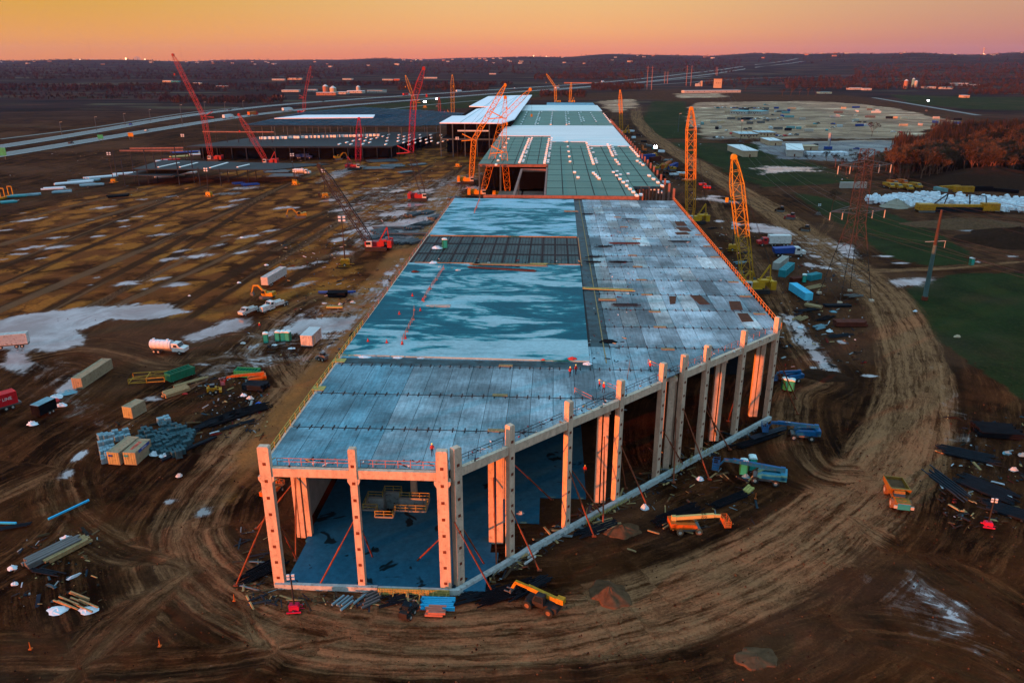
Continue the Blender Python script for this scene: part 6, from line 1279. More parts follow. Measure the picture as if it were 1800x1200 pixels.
b0 = P(1625, 527); mh = ray(1655, 369, b0.y).z
T = thing('steel_pole', 'single tapered teal and rust steel pole with one short arm on the right grass', 'pole', b0, rad(10)); MB().tube((0, 0, 0), (0, 0, mh*.62), .75, 12, .55).build('pole', 'pole_teal', T); MB().tube((0, 0, mh*.62), (0, 0, mh), .55, 12, .33).build('pole_top', 'rail_orange' if 0 else 'pylon_rust', T); MB().tube((0, 0, 0), (0, 0, 1.2), .95, 12).build('footing', 'plate_rust', T); MB().bar((-3.6, 0, mh*.66), (3.6, 0, mh*.66), .16).bar((3.4, 0, mh*.66), (3.4, 0, mh*.66-2.2), .14).build('cross_arm', 'wall_pale', T)
def wire(a, b_, sag, label, r=.03, grp='power lines crossing the right side'):
    a, b_ = Vector(a), Vector(b_); n2 = 14; m = MB(); pts = [a.lerp(b_, i/n2)-Vector((0, 0, sag*4*(i/n2)*(1-i/n2))) for i in range(n2+1)]
    for p, q_ in zip(pts[:-1], pts[1:]): m.bar(p-a, q_-a, r*2)
    o = m.build('power_line', 'cable'); o.location = a; tag(o, label, 'power line', grp)
ca, sa = math.cos(rad(12)), math.sin(rad(12)); wl = []
for zz, hw in ((pH*.90-2.7, 9.), (pH*.60-2.7, 9.5)):
    for x in (-hw, -hw*.55, hw*.55, hw): wl.append(Vector((pb.x+x*ca, pb.y+x*sa, zz)))
near_px = [(1800, 598), (1800, 640), (1800, 612), (1800, 655), (1800, 680), (1800, 700), (1800, 560), (1800, 585)]
nm_ = ['outer upper left', 'inner upper left', 'inner upper right', 'outer upper right', 'outer lower left', 'inner lower left', 'inner lower right', 'outer lower right']
for i, (p, n1) in enumerate(zip(wl, near_px)):
    d = Vector((75+i*2, -112, 0)); q_ = p+d*1.15; q_.z = p.z*.86
    wire(p, q_, 5, f'power line at the {nm_[i]} pylon insulator running to the lower right')
    f_ = ray(1208+i*4, 122+i*3, 2100); wire(p, Vector((p.x+(f_.x-p.x)*.35, p.y+(f_.y-p.y)*.35, p.z)), 14, f'power line at the {nm_[i]} pylon insulator running to the far poles', .04)
pt = Vector((b0.x+3.4, b0.y, mh*.66-2))
for i, (dx, z) in enumerate(((3.4, mh*.66-2), (-3.4, mh*.66), (0, mh))):
    p = Vector((b0.x+dx, b0.y, z)); wire(p, p+Vector((62, -95, -2)), 4, ['power line from the right arm end', 'power line from the left arm end', 'power line from the tip'][i]+' of the single steel pole to the right edge')
    wire(p, p+Vector((-60, 130, 6)), 5, ['far side line from the right arm end', 'far side line from the left arm end', 'far side line from the tip'][i]+' of the single steel pole')
def pole_pair(x1, x2, yb, yt, lab):
    for i, x in enumerate((x1, x2)):
        b_ = P(x, yb+i*.6); h = ray(x, yt, b_.y).z; T = thing('utility_pole', ('left ' if i == 0 else 'right ')+lab, 'pole', b_, 0, 'far brown power poles'); MB().tube((0, 0, 0), (0, 0, h), 1.1, 8, .6).build('pole', 'pink_steel', T)
        MB().bar((-4, 0, h*.92), (4, 0, h*.92), .5).bar((-4, 0, h*.78), (4, 0, h*.78), .5).build('cross_arm', 'pink_steel', T)
pole_pair(1137, 1145, 158, 116, 'tall brown pole of the pair standing left of the concrete plant'); pole_pair(1206, 1214, 151, 115, 'tall brown pole of the pair just left of the beige tower'); pole_pair(1168, 1173, 147, 126, 'short brown pole of the far pair between the tall pairs'); pole_pair(1258, 1260, 136, 118, 'pole of the farthest pair above the beige tower')
for i, (x, yb, yt, lab) in enumerate([(109, 238, 215, 'leftmost'), (170, 229, 206, 'second'), (220, 220, 200, 'third'), (265, 213, 193, 'fourth'), (321, 220, 185, 'tall fifth'), (362, 206, 180, 'sixth'), (396, 197, 180, 'seventh'), (428, 193, 178, 'eighth'), (1192, 232, 200, 'lone grass strip'), (1385, 150, 136, 'ramp')]):
    b_ = P(x, yb); h = ray(x, yt, b_.y).z; T = thing('street_lamp', f'{lab} thin highway lamp pole' + (' counted from the left' if i < 8 else ''), 'street lamp', b_, 0, 'highway lamp poles'); MB().tube((0, 0, 0), (0, 0, h), .35, 6, .2).build('pole', 'steel', T); MB().bar((0, 0, h), (2.5, 0, h+.3), .3).build('lamp_head', 'wall_pale', T)
# ---------------- highways ----------------
def gz(x, y): return float(hills(np.array([x]), np.array([y]))[0])
def strip(px, hw, z, mat, name, k=4):
    pts = catmull(W2(px), k); m = MB(); n = len(pts); vs = []
    for i in range(n):
        a = pts[max(0, i-1)]; b_ = pts[min(n-1, i+1)]; d = (b_-a)/np.hypot(*(b_-a)); nx, ny = -d[1], d[0]; g = gz(*pts[i])
        vs += [(pts[i][0]+nx*hw, pts[i][1]+ny*hw, g+z), (pts[i][0]-nx*hw, pts[i][1]-ny*hw, g+z)]
    m.add(vs, [(2*i, 2*i+1, 2*i+3, 2*i+2)[::-1] for i in range(n-1)]); o = m.build(name, mat); tag(o, kind='structure'); return pts
up_px = [(-120, 274), (0, 258), (150, 234), (300, 208), (400, 194.5), (500, 184), (640, 173.5), (780, 164), (900, 156), (1000, 149.5), (1100, 142), (1200, 134.5), (1300, 127.5), (1400, 119)]
lo_px = [(-120, 290), (0, 273), (150, 248.5), (300, 224), (400, 208.5), (500, 196), (640, 183), (780, 172), (900, 162.5), (1000, 155), (1100, 147), (1200, 138.5), (1300, 130.5), (1410, 121)]
strip(up_px, 10.5, .12, 'asphalt', 'highway'); strip(lo_px, 10.5, .12, 'asphalt', 'highway')
strip([(960, 160), (1050, 152), (1150, 144), (1250, 137)], 7, .10, 'asphalt', 'road'); strip([(1100, 152), (1300, 141), (1500, 137)], 6, .1, 'asphalt', 'road')
strip([(1535, 172), (1620, 186), (1720, 203)], 5, .1, 'asphalt', 'road'); strip([(0, 245), (180, 222), (320, 200), (420, 189)], 3, .1, 'asphalt', 'road'); strip([(640, 197), (760, 184), (900, 172)], 3.5, .1, 'asphalt', 'road')
surf('line_white', (.75, .75, .72), .7, var=.1)
for px in (up_px, lo_px):
    pts = catmull(W2(px), 4); m = MB()
    for off in (-9, 9):
        vs = []
        for i in range(len(pts)):
            a = pts[max(0, i-1)]; b_ = pts[min(len(pts)-1, i+1)]; d = (b_-a)/np.hypot(*(b_-a)); nx, ny = -d[1], d[0]; g = gz(*pts[i])+.15
            vs += [(pts[i][0]+nx*(off+.2), pts[i][1]+ny*(off+.2), g), (pts[i][0]+nx*(off-.2), pts[i][1]+ny*(off-.2), g)]
        m.add(vs, [(2*i, 2*i+1, 2*i+3, 2*i+2)[::-1] for i in range(len(pts)-1)])
    tag(m.build('road_marking', 'line_white'), kind='structure')
def car(base, hd, label, col, kind='car', group='vehicles on the highway', k=1.):
    T = thing('semi_truck' if kind == 'semi' else 'car', label, 'truck' if kind == 'semi' else 'car', P(*base, .15), hd, group); T.scale = (k, k, k)
    if kind == 'semi':
        MB().bx(-11, 2, -1.3, 1.3, 1.1, 4.0).build('trailer', col, T); MB().side([(2.4, .6), (6.6, .6), (6.6, 1.9), (5.2, 2.2), (4.6, 3.6), (2.4, 3.8)], -1.25, 1.25).build('cab', 'red_paint' if col == 'machine_orange' else 'white_paint', T); wheels(T, [(x, y) for x in (-10, -8.8, 1, 3, 5.6) for y in (-1.1, 1.1)], .5, .35)
    else:
        MB().side([(-2.2, .4), (2.2, .4), (2.2, .9), (1.2, 1.0), (.6, 1.5), (-1.3, 1.5), (-2.1, 1.0)], -.9, .9).build('body', col, T); MB().side([(-1.7, 1.0), (1.15, 1.0), (.6, 1.42), (-1.25, 1.42)], -.92, .92).build('window', 'glass_dark', T); wheels(T, [(-1.4, -.8), (-1.4, .8), (1.4, -.8), (1.4, .8)], .33, .22)
    return T
def along(x, px):
    for a, b_ in zip(px[:-1], px[1:]):
        if a[0] <= x <= b_[0]: t = (x-a[0])/(b_[0]-a[0]); return a[1]+(b_[1]-a[1])*t, heading(a, b_)
for x, px, kd, c, lab in [(404, lo_px, 'semi', 'tarp_white', 'white semi truck on the near carriageway left of the red crane'), (447, lo_px, 'semi', 'machine_orange', 'orange semi truck on the near carriageway'), (508, lo_px, 'semi', 'tarp_white', 'white semi truck behind the distant dull red crane'), (808, up_px, 'semi', 'tarp_white', 'white semi truck right of the straight yellow crane'), (125, lo_px, 'car', 'crane_black', 'dark pickup on the near carriageway at left'), (258, lo_px, 'car', 'wall_pale', 'silver car on the near carriageway'), (404, up_px, 'car', 'crane_black', 'black car on the far carriageway'), (716, up_px, 'semi', 'red_paint', 'red semi truck on the far carriageway by the yellow crane'), (568, up_px, 'car', 'crane_black', 'dark car on the far carriageway centre'), (905, up_px, 'car', 'white_paint', 'white van on the far carriageway over the white wing'), (230, up_px, 'car', 'blue_paint', 'blue car on the far carriageway left'), (980, lo_px, 'semi', 'tarp_white', 'pale semi truck near the bent yellow crane'), (1060, up_px, 'semi', 'tarp_white', 'pale semi truck right of the bent yellow crane')]:
    y, hd = along(x, px); car((x, y), hd, lab, c, kd, k=1.25)
for x, y, w, h, c, lab in [(3, 277, 9, 6, 'sign_green', 'green road sign at the left edge of the highway'), (178, 246, 5, 3.5, 'sign_green', 'small green road sign on the median'), (231, 242, 5, 3.5, 'machine_yellow', 'small yellow road sign on the median')]:
    T = thing('road_sign', lab, 'sign', P(x, y+4), 0); MB().bx(-w/2, w/2, -.1, .1, 3, 3+h).build('panel', c, T); MB().bx(-w/3, -w/3+.3, -.1, .1, 0, 3).build('post', 'steel', T); MB().bx(w/3, w/3+.3, -.1, .1, 0, 3).build('post', 'steel', T)
# ---------------- buildings of the lot and beyond ----------------
def shed(a, b_, dep, h, label, wall='wall_pale', roof='roof_pale', win=6, name='office_building', trim=None, group=None, door=True):
    p, q_ = P(*a), P(*b_); p.z = gz(p.x, p.y)-.2 if p.y > 2500 else 0; d = q_-p; L_ = math.hypot(d.x, d.y); T = thing(name, label, 'building', p, math.atan2(d.y, d.x), group)
    wl_ = MB().bx(0, L_, 0, dep, 0, h).build('wall', wall, T)
    MB().bx(-.4, L_+.4, -.4, dep+.4, h, h+.35).build('roof', roof, T)
    if trim: MB().bx(-.45, L_+.45, -.46, -.4, h-.1, h+.36).build('fascia', trim, T)
    for i in range(win):
        x = L_*(i+.6)/(win+.2)
        MB().bx(x-.6, x+.6, -.05, 0, h*.4, h*.75).build('window', 'glass_dark', T)
    if door: MB().bx(L_*.5-.5, L_*.5+.5, -.06, 0, 0, 2.1).build('door', 'rust_box', T)
    return T
shed((1300, 243), (1333, 243), 26, 3.6, 'left cream site office with brown edged pale roof on the grey lot', 'wall_beige', 'roof_pale', 6, trim='roof_trim'); shed((1334, 240), (1364, 240), 22, 3.4, 'right cream site office joined to the left one', 'wall_beige', 'roof_pale', 5, trim='roof_trim')
shed((1283, 201), (1311, 202), 30, 4., 'left teal roofed office on the gravel lot', 'wall_pale', 'roof_teal', 6); shed((1314, 201), (1338, 202), 30, 4., 'right teal roofed office on the gravel lot', 'wall_pale', 'roof_teal', 6)
shed((1305, 276), (1331, 276), 45, 4.5, 'long cream shed with pale roof nearest the grass', 'wall_beige', 'white_roof', 0, 'storage_shed'); shed((1382, 275), (1411, 276), 50, 4.8, 'longest cream shed beside the lane', 'wall_pale', 'white_roof', 0, 'storage_shed'); shed((1352, 256), (1374, 256), 26, 4., 'small pale shed behind the longest shed', 'wall_beige', 'white_roof', 0, 'storage_shed'); shed((1412, 264), (1438, 264), 10, 3., 'low cream shed beside the drill rig', 'wall_beige', 'wall_beige', 0, 'storage_shed')
m = MB(); a, b_ = P(1418, 273), P(1485, 273)
for i in range(34): t = i/33; m.box((a.lerp(b_, t)-a)+Vector((0, random.uniform(-2, 2), 1.4)), (1.9, 6+random.uniform(-1, 1), random.uniform(2.2, 3)), random.uniform(-.3, .3))
o = m.build('bag_stack', 'tarp_white'); o.location = a; tag(o, 'row of blue white bagged material below the drill rig', 'stack')
T = thing('drill_rig', 'blue and white drill rig with upright mast in the grey lot', 'drill rig', P(1455, 264)); MB().bx(-3, 3, -1.5, 1.5, .6, 3).build('carrier', 'blue_paint', T); tracks(T, 6, 3); MB().bx(-.7, .7, -.7, .7, 2, 14).build('mast', 'wall_pale', T); MB().bx(.7, 1.2, -.5, .5, 2, 13).build('mast_rail', 'blue_paint', T)
def towerb(x, yb, yt, wpx, label, col, name='tower_building', dep=12):
    p = P(x, yb); top_ = ray(x, yt, p.y).z; w = wpx/FPX*p.y*1.06; T = thing(name, label, 'building', p); MB().bx(-w/2, w/2, 0, dep, 0, top_).build('wall', col, T); MB().bx(-w/2-.5, w/2+.5, -.5, dep+.5, top_, top_+.8).build('roof', 'rust_box', T)
    for i in range(3): MB().bx(-w*.3+i*w*.25, -w*.3+i*w*.25+1.5, -.1, 0, top_*.5, top_*.6).build('window', 'glass_dark', T)
    return T
towerb(1262, 155, 139, 11, 'beige windowless tower near the concrete plant', 'wall_beige'); 
T = thing('concrete_plant', 'pale concrete plant with slanting orange conveyor beyond the lot', 'plant', P(1228, 152)); MB().bx(-8, 4, 0, 8, 0, 7).side([(-10, 3), (6, 12), (6, 11), (-9, 2)], 2, 4).build('conveyor', 'wall_pale', T); MB().bx(6, 10, 0, 6, 0, 14).build('mixer_tower', 'wall_beige', T); MB().side([(44, 4), (54, 17), (55, 16), (46, 3)], 0, 2).build('boom', 'crane_orange', T)
shed((1203, 164), (1302, 163), 16, 5, 'long low white shed row behind the lot bank', 'wall_pale', 'roof_pale', 10, 'storage_shed')
def silo(x, yb, yt, r, label, col):
    p = P(x, yb); top_ = ray(x, yt, p.y).z; T = thing('silo', label, 'silo', p, 0, 'silos of the distant plants'); MB().tube((0, 0, 0), (0, 0, top_), r, 14).build('barrel', col, T); MB().tube((0, 0, top_), (0, 0, top_+r*.6), r, 14, r*.2).build('cap', 'roof_pale', T)
silo(1591, 156, 142, 5, 'orange lit silo, left of three among red brown trees', 'brick_far'); silo(1604, 153, 139, 4, 'pale green silo, middle of three among red brown trees', 'roof_teal'); silo(1609, 154, 143, 4, 'short white silo, right of three among red brown trees', 'wall_pale'); silo(573, 166, 152, 6, 'orange lit silo at the distant depot behind the frame', 'brick_far'); silo(586, 166, 155, 7, 'squat orange silo right of the taller depot silo', 'wall_beige'); silo(630, 160, 153, 5, 'white water tank at the right of the depot', 'wall_pale')
random.seed(21)
for i, (x0, x1, y, h, w_, r_, lab) in enumerate([(556, 590, 168, 7, 'brick_far', 'roof_pale', 'orange lit long depot building left of the silos'), (592, 612, 166, 6, 'wall_pale', 'roof_pale', 'pale depot building right of the squat silo'), (610, 640, 164, 6, 'wall_pale', 'white_roof', 'long white depot roof behind the frame'), (645, 678, 163, 6, 'wall_pale', 'roof_teal', 'teal roofed depot at the right of the depot row'), (478, 496, 172, 5, 'brick_far', 'roof_trim', 'red brown low depot at the left of the depot row'), (495, 525, 162, 5, 'wall_pale', 'roof_pale', 'grey white mounds building left of the depot'), (540, 556, 161, 5, 'wall_pale', 'roof_pale', 'small grey building above the orange depot'), (478, 500, 142, 6, 'wall_pale', 'roof_pale', 'far pale hall left above the depot'), (505, 530, 141, 7, 'wall_beige', 'roof_pale', 'far beige mound hall above the depot'), (602, 620, 141, 6, 'wall_pale', 'roof_teal', 'far white hall above the depot centre'), (672, 690, 142, 6, 'wall_pale', 'roof_teal', 'far teal hall in the centre distance'), (692, 702, 142, 6, 'machine_orange', 'roof_pale', 'far orange lit hall in the centre distance'), (745, 768, 139, 6, 'wall_pale', 'roof_pale', 'far white hall right of the red jib'), (286, 300, 145, 6, 'wall_beige', 'white_roof', 'far lit farm building left of the red boom'), (300, 314, 145, 5, 'teal_paint', 'roof_teal', 'far teal shed left of the red boom'), (339, 352, 149, 6, 'wall_beige', 'white_roof', 'far lit white shed right of the red boom'), (380, 400, 154, 5, 'brick_far', 'roof_pale', 'far low brown shed right of the red boom'), (1675, 1702, 151, 8, 'wall_pale', 'white_roof', 'large pale hall among trees at the far right'), (1700, 1722, 152, 6, 'wall_pale', 'roof_teal', 'blue grey hall right of the large pale hall'), (1624, 1645, 156, 6, 'wall_pale', 'roof_teal', 'long blue grey works behind the silos'), (1655, 1675, 157, 6, 'wall_pale', 'roof_teal', 'second blue grey works right of the silos'), (1440, 1462, 165, 4, 'roof_teal', 'roof_teal', 'low teal roof at the bend beyond the lot bank'), (1697, 1712, 113, 9, 'wall_beige', 'white_roof', 'distant white school like building at upper right'), (1672, 1690, 113, 7, 'wall_beige', 'roof_pale', 'distant low building at upper right'), (1492, 1515, 158, 5, 'wall_pale', 'roof_pale', 'grey farmhouse beyond the lot bank left'), (1518, 1532, 159, 5, 'wall_pale', 'roof_pale', 'second grey farmhouse beyond the lot bank'), (1693, 1704, 172, 5, 'wall_beige', 'roof_pale', 'lone farmhouse on the far right green field'), (860, 872, 134, 6, 'wall_pale', 'roof_pale', 'distant pale shed above the orange jib'), (992, 1040, 147, 4, 'brick_far', 'roof_trim', 'long orange lit truck yard beside the highway')]):
    shed((x0, y), (x1, y), 16, h*.8, lab, w_, r_, 4, 'distant_building')
# ---------------- distant town: many tiny buildings share one description ----------------
tp = []
random.seed(31)
for _ in range(240):
    x = random.uniform(0, 1800); y = random.choice([random.uniform(107, 112), random.uniform(112, 122), random.uniform(110, 118)])
    if random.random() < .5: x = random.choice([60, 220, 420, 700, 860, 1000, 1150, 1480, 1720])+random.gauss(0, 55)
    tp.append((x, y))
protoB = {}
for i, (x, y) in enumerate(tp):
    p = P(x, y); p.z = gz(p.x, p.y)-1; c = random.choice(['wall_pale', 'wall_beige', 'brick_far', 'wall_pale'])
    if c not in protoB:
        T = thing('distant_house', '', 'house', p); MB().bx(-9, 9, -6, 6, 0, 6).build('wall', c, T); MB().side([(-9.5, 6), (9.5, 6), (9.5, 6.4), (-9.5, 6.4)], -6.5, 6.5).build('roof', 'roof_pale', T); protoB[c] = T; u_ = False
    else: u_ = True
    k = random.uniform(.6, 1.2)*(1 if p.y < 4000 else 1.6)
    put(protoB[c], u_, p, random.uniform(-.5, .5), 'tiny pale building scattered in the bluish far country under the horizon', 'tiny buildings scattered in the far country', (k, k, k))
random.seed(33)
for _ in range(26):
    x = random.choice([200, 210, 450, 700, 880, 1000, 1150, 1330, 1500, 1700])+random.gauss(0, 70); y = random.uniform(105, 116); p = P(x, y); p.z = gz(p.x, p.y)
    o = MB().box((0, 0, 5), (9, 4, 4)).bx(-.3, .3, -.3, .3, 0, 4).build('distant_lamp', 'town_light'); o.location = p; k = p.y/7000; o.scale = (k, k, k); tag(o, 'tiny orange light glinting in the far country under the horizon', 'light', 'tiny lights in the far country')
for x, yb, yt, w, lab in [(241, 106, 99, 9, 'dark block of towers on the left skyline'), (1024, 107, 99.5, 12, 'pinkish block of towers on the centre skyline')]:
    p = P(x, 110); T = thing('distant_tower_block', lab, 'building', Vector((p.x, p.y, 0)));
    for i in range(4): q_ = ray(x-w/2+i*w/3, yt+[2, 0, 1, 2.5][i], p.y); MB().bx(q_.x-p.x-9, q_.x-p.x+9, -8, 8, 0, q_.z).build('tower', 'wall_beige' if x > 500 else 'concrete_dark', T)
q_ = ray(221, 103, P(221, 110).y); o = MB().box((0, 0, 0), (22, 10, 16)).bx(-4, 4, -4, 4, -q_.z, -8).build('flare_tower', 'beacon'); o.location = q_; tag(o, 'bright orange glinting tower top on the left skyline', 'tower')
for i, (x, yt, yb, lab) in enumerate([(162, 72, 104, 'leftmost faint broadcast mast'), (253, 74, 106, 'second faint broadcast mast from the left'), (321, 77, 106, 'third faint mast just right of the red boom tip'), (403, 78, 107, 'fourth faint broadcast mast'), (672, 99, 106, 'short faint mast in the centre'), (998, 88, 104, 'faint mast left of the centre towers'), (1152, 96, 103, 'short mast on the centre skyline'), (1335, 87, 99, 'faint mast on the right skyline')]):
    p = P(x, 112); t = ray(x, yt, p.y).z; o = MB().tube((0, 0, 0), (0, 0, t), 1.3, 5, .8).build('broadcast_mast', 'pink_steel'); o.location = (p.x+0, p.y, 0); tag(o, lab+' above the horizon', 'mast')
p = P(1725, 112); t = ray(1725, 84, p.y).z; T = thing('water_tower', 'pink lit water tower on the far right skyline', 'tower', (p.x, p.y, 0)); MB().tube((0, 0, 0), (0, 0, t-18), 6, 8).build('stem', 'wall_beige', T); MB().tube((0, 0, t-22), (0, 0, t-6), 10, 12, 17).tube((0, 0, t-6), (0, 0, t), 17, 12, 8).build('tank', 'wall_beige', T)
# ---------------- parked cars on the lots ----------------
random.seed(41)
CARC = ['white_paint', 'crane_black', 'blue_paint', 'machine_grey', 'red_paint', 'wall_pale', 'teal_paint']
carp = {}
for x, y in [(1285+i*5.2, 191+random.uniform(-1, 1)) for i in range(12)]+[(1320+i*6, 211+random.uniform(-2, 2)) for i in range(10)]+[(1256+i*6, 190) for i in range(4)]+[(1262, 191), (1345, 185), (1350, 186), (1358, 203), (1345, 208), (1425, 222), (1433, 219), (1438, 218), (1464, 219), (1464, 225), (1453, 230), (1500, 215), (1510, 216), (1520, 216), (1277, 231), (1285, 236), (1365, 240), (1372, 241), (1380, 240), (1390, 238), (1400, 238), (1570, 233), (1582, 234), (1255, 243), (1262, 243), (1268, 244), (1400, 260), (1428, 258), (1434, 256), (1495, 265), (1505, 263), (1340, 233), (1310, 228), (1318, 227)]:
    c = random.choice(CARC)
    if c not in carp: carp[c] = car((x, y), 0, '', c, 'car'); u_ = False
    else: u_ = True
    put(carp[c], u_, P(x, y, .0), random.uniform(0, 3), f'small {dict(white_paint="white", crane_black="black", blue_paint="blue", machine_grey="grey", red_paint="red", wall_pale="silver", teal_paint="teal")[c]} car parked among the site offices on the grey lot', 'cars parked on the grey lot', (1.2,)*3)
# ---------------- mounds, gravel heaps, white bag wall, yellow conveyor ----------------
def mound(base, rx, ry, h, label, mat='dirt_pile', kind='thing', seed=1, name='dirt_mound'):
    rng = np.random.RandomState(seed); n = 48; r_ = 20; vs = [(0, 0, h)]; ph = rng.rand(6)*6.28
    for j in range(1, r_+1):
        for i in range(n):
            a = 2*math.pi*i/n; t = j/r_; f = 1+.13*math.sin(a*2+ph[0])+.08*math.sin(a*5+ph[1])+.05*math.sin(a*9+ph[2]); z = h*((1-t)**1.25*(1+.5*t))*(1+.06*math.sin(a*3+t*5+ph[3])+.05*math.sin(a*7-t*9+ph[4]))+rng.uniform(-.05, .05)*h*(1-t)
            vs.append((rx*t*f*math.cos(a), ry*t*f*math.sin(a), max(z, -.1) if j < r_ else -.3))
    fs = [(0, 1+i, 1+(i+1) % n) for i in range(n)]+[(1+(j-1)*n+i, 1+j*n+i, 1+j*n+(i+1) % n, 1+(j-1)*n+(i+1) % n) for j in range(1, r_) for i in range(n)]
    o = MB().add(vs, fs).build(name, mat, smooth=True); o.location = P(*base); return tag(o, label, 'mound')
mound((1072, 1043), 3.0, 3.0, 1.2, 'small tan dirt heap on the near mud right of the telehandler', 'dirt_pile', seed=3); mound((1575, 362), 9, 8, 3.6, 'pale grey gravel cone beside the white bag wall', 'gravel_grey', seed=4, name='gravel_heap'); mound((1700, 395), 26, 12, 3.2, 'broad brown gravel heap below the yellow conveyor', 'dirt_pile', seed=5, name='gravel_heap')
mound((1740, 320), 60, 30, 9, 'large dark earth mound before the wood at the far right', 'dirt_dark', seed=6); mound((1790, 420), 26, 20, 5, 'dark earth mound at the right edge below the bag wall', 'dirt_dark', seed=7); mound((1095, 932), 3, 2.2, .9, 'small brown mound outside the slanting foundation', 'dirt_pile', seed=9); mound((1330, 1155), 2.6, 2.2, .25, 'pale sand spill at the bottom right', 'dirt_pile', seed=12); mound((1450, 660), 6, 4, .8, 'low brown hump inside the small right loop', 'dirt_dark', seed=14)
random.seed(8); m = MB(); a = P(1530, 352)
for i in range(620):
    t = random.random(); x = 1525+t*300; w = 4+10*min(1, t*3); y = 352+t*14+random.uniform(-w, w)*.8; y += 2 if t < .1 else 0
    if 1640 < x < 1745 and y > 361: y -= 6
    p = P(x, y)-a; s_ = random.uniform(1.1, 2.0); m.box((p.x, p.y, random.uniform(.5, 2.6)), (s_*1.2, s_*1.8, s_*1.1), random.uniform(0, 3), random.uniform(-.5, .5), .6)
o = m.build('bag_heap', 'tarp_white'); o.location = a; tag(o, 'long wall of piled blue white bags at the right of the haul road', 'bag heap')
T = thing('conveyor_machine', 'long yellow and black conveyor machine lying in front of the white bag wall', 'conveyor', P(1625, 372), rad(-3)); Lc = (P(1742, 372)-P(1625, 372)).length
MB().bar((4, 0, 3.2), (Lc-4, 0, 3.2), 2.2, 1.2).build('belt_frame', 'machine_yellow', T); MB().bx(3, Lc-3, -1.4, 1.4, .4, 2.2).build('underframe', 'dark_steel', T); MB().bx(-4, 4, -2.5, 2.5, 1, 4).build('hopper', 'machine_yellow', T); MB().bx(Lc-6, Lc+2, -2, 2, 1, 4.6).build('engine_housing', 'machine_yellow', T); MB().bar((4, 0, 4), (10, 0, 9), .5).bar((10, 0, 9), (9, 0, 4), .4).build('loader_boom', 'crane_black', T); MB().bar((Lc-12, 0, 4), (Lc-13, 0, 9), .5).bar((Lc-13, 0, 9), (Lc-5, 0, 8), .4).bar((Lc-5, 0, 8), (Lc-4, 0, 4), .4).build('discharge_boom', 'crane_black', T); tracks(T, 8, 5)
T = thing('steel_frame_cage', 'low open yellow steel frame lying by the green dumpster', 'frame', P(262, 668), rad(10)); 
for z in (.3, 1.3): MB().bar((-4, -2, z), (4, -2, z), .14).bar((4, -2, z), (4, 2, z), .14).bar((4, 2, z), (-4, 2, z), .14).bar((-4, 2, z), (-4, -2, z), .14).bar((-4, -2, z), (4, 2, z), .1).build('frame', 'machine_yellow', T)
for x in (-4, 0, 4): MB().bar((x, -2, .1), (x, -2, 1.3), .14).bar((x, 2, .1), (x, 2, 1.3), .14).bar((x, -2, 1.3), (x, 2, 1.3), .14).build('post', 'machine_yellow', T)
# white material strips near the left fence line
random.seed(51)
for i, (x, y, L_, mt) in enumerate([(95, 332, 14, 'tarp_white'), (110, 338, 12, 'pallet_light'), (130, 322, 26, 'tarp_white'), (150, 318, 22, 'pallet_light'), (160, 326, 16, 'pallet_light'), (178, 312, 24, 'tarp_white'), (35, 345, 12, 'teal_paint'), (60, 343, 8, 'pallet_light'), (235, 305, 30, 'tarp_white'), (330, 268, 30, 'blue_paint'), (350, 272, 16, 'tarp_white'), (315, 276, 18, 'machine_cream'), (300, 281, 14, 'red_paint'), (284, 284, 10, 'tarp_white'), (360, 268, 12, 'pallet_light'), (305, 310, 20, 'pallet_light'), (290, 312, 14, 'tarp_white'), (330, 305, 14, 'white_muddy'), (440, 325, 12, 'blue_paint'), (420, 323, 8, 'blue_paint'), (210, 345, 14, 'black_box'), (14, 356, 10, 'teal_paint')]):
    stack((x, y), rad(30+random.uniform(-10, 10)), f'{["white", "pale", "blue", "dark"][0 if mt in ("tarp_white", "white_muddy") else 1 if mt in ("pallet_light", "machine_cream") else 2 if mt in ("blue_paint", "teal_paint") else 3]} sheeted material stack, number of a loose row along the far left site fence' if 0 else ['long white', 'short pale', 'very long white', 'long pale', 'pale', 'slanting white', 'teal', 'tiny pale', 'longest white', 'long blue', 'white', 'cream', 'red', 'small white', 'small pale', 'flat pale', 'flat white', 'muddy white', 'bright blue', 'smaller blue', 'black', 'low teal'][i]+' sheeted stack '+['left of the yellow cradle row', 'below the long white stack', 'against the fence line left', 'beside the very long white stack', 'under the fence left of the frame', 'just left of the small frame corner', 'at the yellow steel cradle', 'right of the teal stack', 'behind the small frame', 'behind the tall red crane foot', 'beside the long blue stack', 'left of the blue one', 'left of the cream one', 'left of the red one', 'right of the long blue stack', 'under the small frame deck', 'under the left end of the small frame', 'under the centre of the small frame', 'at the right end of the small frame', 'left of the bright blue stack', 'alone on the golden field', 'right of the steel cradle'][i], 'sheeted_stack', 'stack', mt, 3, L_*.8, 1.6, .8, 1, .3, 1, 'sheeted stacks along the far left fence')
random.seed(59)
lotc = ['wall_pale', 'roof_teal', 'wall_beige', 'blue_paint', 'machine_grey', 'roof_pale', 'dark_steel']
lotn = dict(wall_pale='pale', roof_teal='teal', wall_beige='beige', blue_paint='blue', machine_grey='grey', roof_pale='blue grey', dark_steel='dark')
